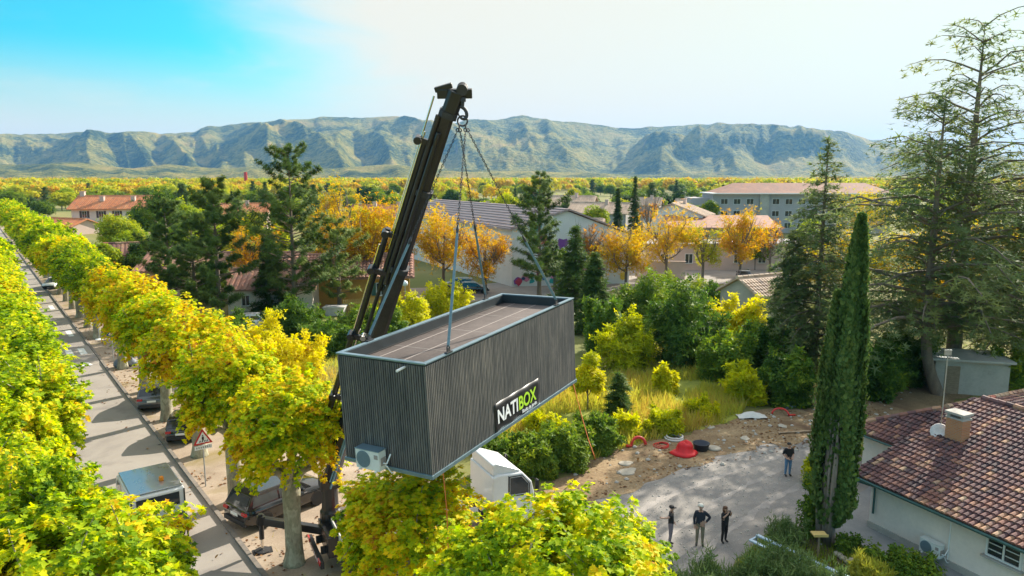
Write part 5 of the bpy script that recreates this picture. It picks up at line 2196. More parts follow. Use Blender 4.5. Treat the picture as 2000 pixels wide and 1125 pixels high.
STY = {   # lower body and glasshouse outlines in metres: (x from the rear, z)
    'suv': dict(L=4.5, W=1.86, low=[(0, .42), (.02, .80), (.08, 1.02), (.9, 1.08), (3.1, 1.05), (4.2, .95), (4.46, .75), (4.5, .42)], top=[(.10, 1.02), (.42, 1.56), (.8, 1.64), (2.2, 1.64), (2.6, 1.58), (3.35, 1.04)], r=.36),
    'hatch': dict(L=4.0, W=1.74, low=[(0, .38), (.02, .70), (.08, .92), (.8, .95), (2.8, .92), (3.7, .80), (3.96, .62), (4.0, .38)], top=[(.10, .92), (.45, 1.38), (.8, 1.46), (1.9, 1.46), (2.25, 1.40), (3.0, .92)], r=.31),
    'van': dict(L=5.2, W=1.98, low=[(0, .45), (0, .9), (.02, 1.2), (1.5, 1.25), (4.0, 1.2), (4.8, 1.05), (5.15, .85), (5.2, .45)], top=[(.02, 1.2), (.06, 2.2), (.3, 2.3), (3.2, 2.3), (3.6, 2.2), (4.45, 1.18)], r=.34),
}


def make_car(style, paint, label, cat, loc, rz, group=None, name='parked_car', kind_panels=False, roof_mirror=True):
    """x runs from tail to nose; the wheels stand at z 0"""
    s = STY[style]
    L, W, r = s['L'], s['W'], s['r']
    t = thing(name, label, cat, loc, rz, group)
    hw = W / 2
    low = s['low']
    b = MB()
    # body shell: cross rings along x, rounded in plan and section
    xs = np.array([p[0] for p in low])
    zs = np.array([p[1] for p in low])
    X = np.concatenate([[0, .03, .10, .25], np.linspace(.5, L - .5, 9), [L - .25, L - .1, L - .02]])
    rings = []
    for x in X:
        if x < xs[2]:
            zt = np.interp(x, xs[:3], zs[:3]) if x > 0 else zs[1]
        else:
            zt = np.interp(x, xs[2:-1], zs[2:-1])
        e = min(x, L - x)
        w = hw * (1 - .16 * max(0, 1 - e / .5) ** 2)
        zb = .26 + .12 * max(0, 1 - e / .35)
        zm = zb + (zt - zb) * .55
        rings.append([(x, -w * .93, zb), (x, -w, zb + .12), (x, -w * 1.0, zm), (x, -w * .955, zt - .04), (x, -w * .88, zt), (x, w * .88, zt), (x, w * .955, zt - .04), (x, w, zm), (x, w, zb + .12), (x, w * .93, zb)])
    b.loft(rings)
    body = b.build('body', MATS[paint], t, smooth=True, bevel=0)
    # glasshouse: roof skin and glass
    top = s['top']
    g = []
    for i, (x, z) in enumerate(top):
        k = (z - top[0][1]) / (1.64 - .9 if style != 'van' else 1.1)
        w = hw * (.93 - .16 * min(1, max(0, k)))
        g.append((x, w, z))
    b = MB()
    b.add([(x, -w, z) for x, w, z in g] + [(x, w, z) for x, w, z in g], [(1, 2, 8, 7), (2, 3, 9, 8), (3, 4, 10, 9), tuple(range(5, -1, -1)), tuple(range(6, 12)), (0, 1, 7, 6), (4, 5, 11, 10)])
    b.build('roof', MATS[paint], t, bevel=.03)

    def pane(nm, q, off):
        b2 = MB()
        b2.add([Vector(p) + Vector(off) for p in q], [tuple(range(len(q)))])
        return b2.build(nm, MATS['glass_dark'], t)
    lerp = lambda a, c, f: tuple(a[i] + (c[i] - a[i]) * f for i in range(3))
    A, B_, C_, D_, E_, F_ = g
    if not (style == 'van' and kind_panels):
        q = [lerp(A, B_, .12), lerp(A, B_, .88)]
        pane('rear_window', [(q[0][0], -q[0][1] * .86, q[0][2]), (q[1][0], -q[1][1] * .86, q[1][2]), (q[1][0], q[1][1] * .86, q[1][2]), (q[0][0], q[0][1] * .86, q[0][2])], (-.012, 0, .006))
    q = [lerp(E_, F_, .06), lerp(E_, F_, .94)]
    pane('windscreen', [(q[0][0], -q[0][1] * .9, q[0][2]), (q[0][0], q[0][1] * .9, q[0][2]), (q[1][0], q[1][1] * .9, q[1][2]), (q[1][0], -q[1][1] * .9, q[1][2])], (.012, 0, .008))
    for sgn in (-1, 1):
        zt, zb = D_[2] - .10, A[2] + .05
        segs = [(.30, .62), (.64, .97)] if not (style == 'van' and kind_panels) else [(.66, .97)]
        x0, x1 = A[0] + .25, F_[0] - .35
        for f0, f1 in segs:
            xa, xb = x0 + (x1 - x0) * (f0 - .3) / .67, x0 + (x1 - x0) * (f1 - .3) / .67
            top_in = .16 if f0 < .4 and style != 'van' else .0
            fr = .42 if f1 > .9 else 0
            wl, wt = g[0][1] * 1.0, g[2][1] * 1.005
            P = [(xa, sgn * (wl + .006), zb), (xb, sgn * (wl + .006), zb), (xb - fr, sgn * (wt + .014), zt), (xa + top_in, sgn * (wt + .014), zt)]
            pane('side_window', P if sgn < 0 else P[::-1], (0, 0, 0))
        b = MB()
        b.box((x0 + (x1 - x0) * .92, sgn * (hw + .08), A[2] + .08), (.12, .2, .13))
        b.build('mirror', MATS[paint], t, bevel=.03)
        b = MB()
        b.box((.045, sgn * hw * .74, A[2] - .16), (.12, hw * .34, .13))
        b.build('tail_light', MATS['lamp_red'], t, bevel=.02)
        b = MB()
        b.box((L - .14, sgn * hw * .70, zs[-2] - .02), (.16, hw * .36, .12))
        b.build('headlight', MATS['lamp_clear'], t, bevel=.03)
        for f in (.44, .66):
            b = MB()
            b.box((L * f, sgn * (hw + .0), A[2] - .14), (.16, .03, .025))
            b.build('door_handle', MATS['rim_grey'], t)
    for x in (L * .19, L * .81):
        for sgn in (-1, 1):
            wheel(t, (x, sgn * (hw - .10), r), r, .21)
            b = MB()
            n = 14
            vs = []
            for k in range(n + 1):
                a = math.pi * k / n
                for rr in (r * 1.0, r * 1.16):
                    vs.append((x + rr * math.cos(a), sgn * (hw + .008), r + rr * math.sin(a)))
            b.add(vs, [(2 * k, 2 * k + 1, 2 * k + 3, 2 * k + 2) for k in range(n)])
            b.build('wheel_arch', MATS['chassis_black'], t)
    b = MB()
    b.box((-.004, 0, zs[1] - .06), (.02, .52, .12))
    b.build('number_plate', MATS['plate_white'], t)
    for x in (.03, L - .04):
        b = MB()
        b.box((x, 0, .42), (.14, W * .86, .20))
        b.build('bumper', MATS['chassis_black'], t, bevel=.03)
    b = MB()
    b.box((L - .02, 0, zs[-2] - .14), (.05, W * .5, .12))
    b.build('grille', MATS['chassis_black'], t)
    return t


def car_at(style, paint, label, pos, face, **kw):
    """pos: middle of the car on the ground; face: heading in radians"""
    L = STY[style]['L']
    p = Vector((pos[0] - math.cos(face) * L / 2, pos[1] - math.sin(face) * L / 2, 0.012))
    return make_car(style, paint, label, kw.pop('cat', 'car'), p, face, **kw)


CG = 'cars parked along the road'
aw = RZ      # heading straight down the road
p = G(548, 998)
car_at('suv', 'car_black', 'shiny black sport utility car parked between the plane trunks, nearest to the lorry', p, R(52), group=CG, name='parked_suv')
p = G(368, 846)
car_at('hatch', 'car_black', 'small black hatchback half hidden by a plane trunk behind the striped warning sign', p, aw - R(24), group=CG)
p = G(309, 786)
car_at('suv', 'car_grey', 'dark car parked under the plane trees, the farthest of the three dark ones', p, aw - R(20), group=CG)
p = RP(89, 1.2)
car_at('hatch', 'car_white', 'white car parked across the kerb far down the road', p, aw + R(150), group=CG)
p = RP(160, -1.0)
car_at('hatch', 'car_silver', 'silver car at the far end of the road', p, aw + R(180), group=CG)
p = RP(152, -3.6)
car_at('suv', 'car_white', 'white car at the far end of the road, beside the silver one', p, aw, group=CG)
p = G(268, 578)
car_at('van', 'car_white', 'white van with wide windscreen parked behind the roadside plane trees', p, R(-70), cat='van', name='parked_van')
p = G(502, 640)
car_at('hatch', 'car_white', 'white car parked in front of the cream garage house', p, R(12), name='parked_car')
p = G(835, 603)
car_at('hatch', 'car_silver', 'silver car behind the yellow bushes between boom and black studio', p, R(170), name='parked_car')
p = G(925, 572)
car_at('hatch', 'car_black', 'black car parked at the foot of the painted school hall', p, R(5), name='parked_car')
p = G(895, 566)
car_at('suv', 'car_grey', 'dark grey car parked left of the black one by the school hall', p, R(175), name='parked_car')
p = G(1452, 545)
car_at('hatch', 'car_grey', 'dark car under the round orange tree in the school yard', p, R(80), name='parked_car')


# ------------------------------------------------------------------ white works lorry on the road
def works_truck():
    c = RP(6.4, -2.55)
    t = thing('works_truck', 'white works lorry with orange beacon standing on the road behind the leaves', 'lorry', c, RZ)
    b = MB()
    # x forward; closed white body with cab ahead
    prof = [(-1.9, .75), (-1.9, 2.35), (-1.7, 2.42), (1.0, 2.42), (1.25, 2.3), (1.75, 1.55), (2.2, 1.35), (2.3, .75)]
    b.loft([[(x, y, z) for x, z in prof] for y in (-1.02, 1.02)])
    b.build('body', MATS['cab_white'], t, bevel=.05)
    b = MB()
    b.box((-.35, 0, 2.46), (2.9, 1.9, .05))
    rf = b.build('roof_panel', MATS['car_silver'], t, bevel=.02)
    b = MB()
    b.lathe([(.09, 0), (.10, .05), (.09, .16), (.03, .2)], 12, (-.9, -.35, 2.49))
    b.build('beacon', MATS['lamp_orange'], rf)
    b = MB()
    b.add([(-1.912, -.8, 1.72), (-1.912, .8, 1.72), (-1.912, .8, 2.26), (-1.912, -.8, 2.26)], [(0, 3, 2, 1)])
    b.build('rear_window', MATS['glass_dark'], t)
    for s in (-1, 1):
        b = MB()
        b.add([(.1, s * 1.028, 1.6), (1.2, s * 1.028, 1.6), (1.0, s * 1.028, 2.2), (.1, s * 1.028, 2.25)], [(0, 1, 2, 3)])
        b.build('side_window', MATS['glass_dark'], t)
        b = MB()
        b.bar((-1.95, s * .98, 1.35), (-1.95, s * .98, 2.36), .05)
        b.bar((-1.94, s * .98, 1.95), (-1.2, s * 1.1, 1.95), .05)
        b.build('grab_rail', MATS['chassis_black'], t)
        b = MB()
        b.box((-1.93, s * .8, 1.05), (.06, .16, .3))
        b.build('tail_light', MATS['lamp_red'], t)
    b = MB()
    b.box((-2.35, 0, 1.32), (.9, 1.9, .08))
    b.box((-2.79, 0, 1.32), (.06, 1.96, .14))
    b.build('tail_lift', MATS['chassis_black'], t, bevel=.01)
    for k in range(7):
        b = MB()
        b.box((-2.78, -.84 + k * .28, .92), (.05, .07, .7))
        b.build('rail_bar', MATS['chassis_black'], t)
    b = MB()
    b.box((0, 0, .62), (4.3, 1.5, .28))
    b.build('chassis', MATS['chassis_black'], t)
    b = MB()
    b.box((-1.915, .0, .88), (.02, .5, .11))
    b.build('number_plate', MATS['plate_white'], t)
    for x in (-1.15, 1.45):
        for s in (-1, 1):
            wheel(t, (x, s * .88, .40), .40, .26)


works_truck()


# ------------------------------------------------------------------ signs and street things
mat('sign_grey', (.36, .37, .37), .5, .4, var=.1)
mat('sign_red', (.55, .02, .02), .4, var=.05)
mat('sign_blue', (.02, .07, .30), .4, var=.05)


def warning_sign():
    p = G(402, 950)
    t = thing('road_sign', 'red bordered triangular warning sign with lower plate on thin pole by the kerb', 'road sign', p, 0)
    b = MB()
    b.tube([(0, 0, 0), (0, 0, 2.75)], .032, 10)
    b.build('pole', MATS['sign_grey'], t)
    f = RZ - math.pi / 2
    M = Matrix.Rotation(f, 3, 'Z')
    tri = lambda r_: [(r_ * math.sin(a), r_ * math.cos(a)) for a in (0, 2 * math.pi / 3, 4 * math.pi / 3)]
    def plate(poly, y0, y1, zc, nm, m):
        b = MB()
        b.extrude([(x, z + zc) for x, z in poly], 'y', y0, y1)
        b.v = [tuple(M @ Vector(v)) for v in b.v]
        return b.build(nm, MATS[m], t)
    plate(tri(.52), -.055, -.04, 2.45, 'sign_face', 'sign_red')
    w = plate(tri(.37), -.064, -.056, 2.45, 'sign_field', 'white_print')
    # walking figure and crossing stripes
    b = MB()
    for k in range(4):
        x = -.18 + k * .11
        b.extrude([(x, 2.30), (x + .055, 2.30), (x + .085, 2.38), (x + .035, 2.38)], 'y', -.07, -.066)
    b.extrude([(-.02, 2.38), (.03, 2.38), (.05, 2.5), (.03, 2.58), (-.03, 2.58), (-.05, 2.48)], 'y', -.071, -.067)
    b.extrude([(.03 * math.cos(q), 2.63 + .03 * math.sin(q)) for q in [k * math.pi / 4 for k in range(8)]], 'y', -.071, -.067)
    b.v = [tuple(M @ Vector(v)) for v in b.v]
    b.build('pictogram', MATS['black_vinyl'], t)
    plate([(-.40, -.10), (.40, -.10), (.40, .10), (-.40, .10)], -.055, -.04, 2.03, 'lower_plate', 'white_print')
    b = MB()
    for k in range(7):
        b.box((-.3 + k * .1, -.058, 2.03), (.05, .006, .09))
    b.v = [tuple(M @ Vector(v)) for v in b.v]
    b.build('plate_marks', MATS['sign_grey'], t)


warning_sign()


def crossing_sign(p, label):
    t = thing('road_sign', label, 'road sign', p, 0)
    M = Matrix.Rotation(RZ - math.pi / 2, 3, 'Z')
    b = MB()
    b.tube([(0, 0, 0), (0, 0, 2.75)], .032, 10)
    b.build('pole', MATS['sign_grey'], t)

    def ex(polys, y0, y1, nm, m):
        b = MB()
        for q in polys:
            b.extrude(q, 'y', y0, y1)
        b.v = [tuple(M @ Vector(v)) for v in b.v]
        return b.build(nm, MATS[m], t)
    sq = lambda a: [(-a, 2.45 - a), (a, 2.45 - a), (a, 2.45 + a), (-a, 2.45 + a)]
    ex([sq(.36)], -.055, -.04, 'sign_face', 'sign_blue')
    ex([[(-.25, 2.24), (.25, 2.24), (0, 2.70)]], -.062, -.056, 'sign_field', 'white_print')
    ex([[(-.03, 2.36), (.03, 2.36), (.05, 2.50), (-.04, 2.50)], [(-.09, 2.25), (-.05, 2.25), (0, 2.37), (-.03, 2.37)], [(.05, 2.25), (.09, 2.25), (.03, 2.37), (0, 2.37)], [(.03 * math.cos(q), 2.55 + .03 * math.sin(q)) for q in [k * math.pi / 4 for k in range(8)]]], -.068, -.063, 'pictogram', 'black_vinyl')


crossing_sign(RP(39.5, .9), 'square blue pedestrian crossing sign on a pole beside the road crossing')
# second thin post with back of a sign, beyond the crossing
p = G(194, 663)
t = thing('road_post', 'thin grey post with white foot beyond the blue crossing sign', 'post', p, 0)
b = MB()
b.tube([(0, 0, 0), (0, 0, 2.6)], .035, 10)
b.build('pole', MATS['sign_grey'], t)
b = MB()
b.box((0, .04, 2.4), (.6, .03, .6))
b.build('sign_back', MATS['sign_grey'], t)
b = MB()
b.lathe([(.35, 0), (.33, .06), (.1, .09)], 14)
b.build('foot', MATS['white_print'], t)

# markings
b = MB()
for k in range(5):
    o = RP(39.2, -1.0 - k * 1.12)
    for (q0, q1, q2) in (((-.38, 0), (.38, 0), (0, 1.9)),):
        P = [o + RN * q[0] + RD * q[1] for q in (q0, q1, q2)]
        b.add([(v.x, v.y, .132) for v in P], [(0, 1, 2)])
mat('road_paint', (.72, .70, .66), .8, var=.18, scale=2.5)
mk = b.build('road_markings', MATS['road_paint'])
tag(mk, kind='structure')
b = MB()
for k in range(6):
    s0 = 43.2
    a = RP(s0, -.5 - k * .95)
    for w in (0,):
        P = [a + RN * x + RD * y for x, y in ((0, 0), (-.5, 0), (-.5, 2.6), (0, 2.6))]
        b.add([(v.x, v.y, .132) for v in P], [(0, 1, 2, 3)])
for s in range(76, 130, 9):
    a = RP(s, -3.05)
    P = [a + RN * x + RD * y for x, y in ((0, 0), (-.12, 0), (-.12, 3), (0, 3))]
    b.add([(v.x, v.y, .009) for v in P], [(0, 1, 2, 3)])
for s in (52.5, 70):
    a = RP(s, -.5)
    P = [a + RN * x + RD * y for x, y in ((0, 0), (-.45, 0), (-.45, 3.2), (0, 3.2))]
    b.add([(v.x, v.y, .009) for v in P], [(0, 1, 2, 3)])
tag(b.build('road_markings', MATS['road_paint']), kind='structure')
b = MB()
o = RP(39, 0)
P = [RP(38.9, -6.0), RP(38.9, -.05), RP(47.5, -.05), RP(47.5, -6.0)]
Q = [RP(40.9, -6.0), RP(40.9, -.05), RP(46, -.05), RP(46, -6.0)]
b.add([(v.x, v.y, .008) for v in P] + [(v.x, v.y, .128) for v in Q], [(4, 5, 6, 7), (0, 1, 5, 4), (1, 2, 6, 5), (2, 3, 7, 6), (3, 0, 4, 7)])
tag(b.build('speed_hump', MATS['m_road']), kind='structure')
# hump markings rest on the ramp: rebuild triangles on the slope
for v in mk.data.vertices:
    s = (Vector((v.co.x, v.co.y, 0)) - Vector((K0.x, K0.y, 0))).dot(RD)
    v.co.z = .014 + .12 * min(1, max(0, (s - 38.9) / 2.0))
# bags and a low planter at the crossing
p = RP(37.2, .95)
b = MB()
r_ = np.random.default_rng(6)
for k in range(1):
    b.lathe([(.25, 0), (.42, .15), (.40, .4), (.22, .62), (.06, .72), (.09, .80)], 14)
mat('bag_grey', (.16, .18, .22), .5, var=.2)
for i, (dx, dy) in enumerate(((0, 0), (.8, .5))):
    o = b.build('rubbish_bag', MATS['bag_grey'], smooth=True) if i == 0 else o.copy()
    if i:
        link(o)
    o.location = (p.x + dx, p.y + dy, .01)
    o.scale = (1, 1, 1 - .2 * i)
    tag(o, ['grey rubbish bag lying at the roadside nearest the blue crossing sign', 'lower grey rubbish bag just behind the first one by the crossing'][i], 'rubbish bag', 'rubbish bags at the crossing')
# street lamp globe behind the boom and the yellow picket fence
p = AT(792, 605, 78)
t = thing('garden_lamp', 'white globe lamp on a post behind the crane boom', 'lamp', (p.x, 78, 0))
b = MB()
b.tube([(0, 0, 0), (0, 0, 3.1)], .05, 8)
b.build('post', MATS['sign_grey'], t)
b = MB()
b.lathe([(.05, 0), (.26, .12), (.34, .34), (.26, .56), (.05, .68)], 16, (0, 0, 3.05))
b.build('globe', MATS['white_print'], t, smooth=True)
p, q = G(672, 612), G(735, 606)
t = thing('picket_fence', 'yellow picket fence beside the ochre house', 'fence', p)
d = q - p
n = int(d.length / .22)
mat('picket_yellow', (.60, .42, .14), .8, var=.1)
for k in range(n):
    c = d * (k / n)
    b = MB()
    b.box((c.x, c.y, .75), (.10, .04, 1.5))
    b.build('picket', MATS['picket_yellow'], t)
b = MB()
b.bar((0, .04, .45), (d.x, d.y + .04, .45), .05, .08)
b.bar((0, .04, 1.1), (d.x, d.y + .04, 1.1), .05, .08)
b.build('rail', MATS['picket_yellow'], t)
p = G(655, 615)
b = MB()
b.loft([[(-.9, -.6, 0), (.9, -.6, 0), (.9, .6, 0), (-.9, .6, 0)], [(-1.2, -.75, 1.0), (1.2, -.75, 1.0), (1.2, .75, 1.0), (-1.2, .75, 1.0)]])
b.box((0, -.78, .95), (2.5, .06, .1))
b.box((0, .78, .95), (2.5, .06, .1))
o = b.build('skip', MATS['bed_grey'], bevel=.02)
o.location = p
tag(o, 'small grey skip left of the yellow picket fence', 'skip')


# ------------------------------------------------------------------ things lying on the dirt bank
def lying(name, label, cat, px, py, b, m, smooth=False, rz=0, group=None, bevel=0, z=.025):
    o = b.build(name, MATS[m], None, smooth, bevel)
    p = G(px, py)
    o.location = (p.x, p.y, z)
    o.rotation_euler = (0, 0, rz)
    tag(o, label, cat, group)
    return o


mat('bag_red', (.72, .015, .02), .55, var=.12)
mat('hose_red', (.62, .04, .03), .5, var=.12)
mat('bucket_dark', (.02, .03, .05), .5, var=.15)
mat('concrete_pale', (.44, .39, .31), .9, var=.12, bmp=.2)
mat('cloth_white', (.62, .60, .55), .85, var=.1)
b = MB()
b.lathe([(.62, 0), (.66, .05), (.55, .16), (.40, .22), (.38, .50), (.34, .62), (.22, .70), (.05, .72)], 18)
for i, v in enumerate(b.v):
    a = math.atan2(v[1], v[0])
    k = 1 + .10 * math.sin(3 * a + v[2] * 4) + .05 * math.sin(7 * a)
    b.v[i] = (v[0] * k * 1.15, v[1] * k * .85, v[2] * (1 + .12 * math.sin(2 * a)))
lying('sand_bag', 'bright red sack slumped at the edge of the gravel drive', 'sack', 1336, 888, b, 'bag_red', True)
b = MB()
b.lathe([(.36, 0), (.46, .38), (.48, .40), (.43, .40), (.34, .06)], 18)
lying('mortar_tub', 'dark round mortar tub beside the red sack', 'tub', 1369, 879, b, 'bucket_dark', True)
b = MB()
b.lathe([(.40, 0), (.42, .04), (.3, .09), (.05, .1)], 16)
lying('drain_cover', 'pale round cover lying right of the dark mortar tub', 'cover', 1394, 877, b, 'concrete_pale', True)
b = MB()
b.torus((0, 0, .06), .5, .055, 'z', 24, 8)
b.torus((.05, .03, .16), .46, .05, 'z', 24, 8)
lying('white_hose_coil', 'pale coil of pipe behind the red sack', 'pipe coil', 1316, 858, b, 'cloth_white', True)
b = MB()
for k in range(3):
    b.torus((k * .07, .03 * k, .03 + k * .035), .42 - .06 * k, .025, 'z', 24, 8)
lying('hose_coil', 'flat coil of red pipe between the red arch and the red sack', 'pipe coil', 1291, 872, b, 'hose_red', True)
b = MB()
pts = [(-.42 * math.cos(a), .1 * math.sin(a), .42 * math.sin(a) + .06) for a in np.linspace(0, math.pi, 12)]
b.tube(pts, .085, 10)
b.tube([(-.42, 0, .06), (-.6, -.1, .08), (-.75, -.05, .1)], .08, 10)
lying('bent_pipe', 'arched length of red pipe at the edge of the tall grass', 'pipe', 1247, 872, b, 'hose_red', True, R(10))
b = MB()
pts = [(-.5 * math.cos(a), .2 * math.sin(a), .34 * math.sin(a) + .06) for a in np.linspace(0, math.pi, 12)]
b.tube(pts, .06, 10)
b.tube([(.5, 0, .06), (.9, .2, .05)], .06, 10)
lying('bent_pipe', 'looped red pipe on the dirt left of the cypress', 'pipe', 1524, 812, b, 'hose_red', True, R(-15))
for i, (px, py, r_, lab) in enumerate([(1222, 906, .55, 'pale concrete slab disc lying on the dirt left of the drive'), (1226, 922, .7, 'flat pale concrete disc half sunk nearest the gravel drive'), (1455, 857, .45, 'white concrete cover on the dirt bank nearest the standing man'), (1528, 833, .45, 'white round cover on the dirt bank left of the cypress'), (1302, 850, .5, 'pale stone slab beside the coil of pipe'), (1387, 835, .5, 'white flat cover at the top of the dirt bank')]):
    b = MB()
    n = 14
    r_ *= .72
    b.lathe([(r_, 0), (r_ * .98, .03), (r_ * .86, .05), (r_ * .3, .055)], n)
    b.v = [(x * (1 + .22 * math.sin(2 * math.atan2(y, x) + i) + .12 * math.sin(5 * math.atan2(y, x) + 2 * i)), y * (.8 + .15 * math.sin(3 * math.atan2(y, x) + i)), z) for x, y, z in b.v]
    lying('drain_cover', lab, 'cover', px, py, b, 'concrete_pale', True, i * .7, 'covers scattered on the dirt bank')
b = MB()
rr = np.random.default_rng(3)
vs, fs = [], []
for i in range(10):
    for j in range(6):
        vs.append((-.9 + i * .2, -.4 + j * .16, .05 + .28 * max(0, math.sin(math.pi * i / 9) * math.sin(math.pi * j / 5)) + rr.uniform(0, .07)))
for i in range(9):
    for j in range(5):
        fs.append((i * 6 + j, (i + 1) * 6 + j, (i + 1) * 6 + j + 1, i * 6 + j + 1))
b.add(vs, fs)
lying('plastic_sheet', 'crumpled white plastic sheet on the dirt bank under the shrubs', 'sheet', 1468, 816, b, 'cloth_white', True)
b = MB()
b.add(vs, fs)
lying('plastic_sheet', 'grey plastic sheet behind the looped red pipe', 'sheet', 1545, 795, b, 'bag_grey', True, .4)
b = MB()
b.bar((-1.2, 0, .06), (1.2, .3, .10), .14, .04)
lying('plank', 'loose wooden plank lying on the drive left of the cypress', 'plank', 1560, 848, b, 'old_wood')

# rails of the pale blue garden frame, and the bird table
p, q = G(1478, 1048, .35), G(1664, 1135, .35)
t = thing('garden_rail', 'pale blue metal garden frame running along the flower bed below the cypress', 'garden frame', (p.x, p.y, 0))
mat('rail_blue', (.42, .55, .68), .45, .2, var=.1)
d = q - p
sd = Vector((-d.y, d.x, 0)).normalized()
for k, (o_, z_) in enumerate(((0, .42), (-.45, .34))):
    b = MB()
    b.bar(sd * o_ + Vector((0, 0, z_)), d + sd * o_ + Vector((0, 0, z_)), .16, .07)
    b.build('rail', MATS['rail_blue'], t, bevel=.01)
for k in range(7):
    b = MB()
    c = d * (k / 6.0)
    b.bar(c + Vector((0, 0, .33)), c - sd * .45 + Vector((0, 0, .33)), .07, .05)
    b.bar(c - sd * .02, c - sd * .02 + Vector((0, 0, .38)), .06, .06)
    b.build('cross_bar', MATS['rail_blue'], t)
p = G(1597, 1090)
t = thing('bird_table', 'small wooden bird table at the foot of the cypress', 'bird table', p)
b = MB()
b.tube([(0, 0, 0), (0, 0, 1.0)], .04, 8)
b.build('post', MATS['old_wood'], t)
b = MB()
b.box((0, 0, 1.02), (.55, .42, .05))
b.box((0, -.2, 1.07), (.55, .03, .06))
b.build('tray', MATS['picket_yellow'], t)
# stones edging the bed
r_ = np.random.default_rng(15)
for i in range(16):
    b = MB()
    s = r_.uniform(.12, .24)
    b.lathe([(s * .7, 0), (s, s * .3), (s * .8, s * .65), (s * .3, s * .85)], 9)
    b.v = [(x * r_.uniform(.85, 1.15), y * r_.uniform(.8, 1.1), z) for x, y, z in b.v]
    px, py = 1638 + i * 6 + r_.uniform(-5, 5), 1088 + i * 2.2 + r_.uniform(-5, 7)
    lying('edging_stone', 'pale rounded stone edging the flower bed below the cypress', 'stone', px, py, b, 'concrete_pale', True, r_.uniform(0, 6), 'stones edging the flower bed', z=.02)
# ------------------------------------------------------------------ people
mat('skin', (.52, .30, .21), .6, var=.08, scale=9)
mat('cloth_black', (.012, .012, .014), .85, var=.2, scale=9)
mat('cloth_navy', (.016, .022, .035), .85, var=.2, scale=9)
mat('jeans', (.10, .20, .33), .85, var=.2, scale=9)
mat('cloth_khaki', (.20, .18, .12), .85, var=.15, scale=9)
mat('cloth_greyish', (.20, .17, .19), .85, var=.15, scale=9)
mat('hair_white', (.70, .66, .58), .7, var=.1, scale=20)
mat('hair_brown', (.10, .04, .015), .6, var=.25, scale=20)
mat('hair_dark', (.02, .015, .012), .6, var=.25, scale=20)
mat('shoe_dark', (.02, .018, .016), .6, var=.2)


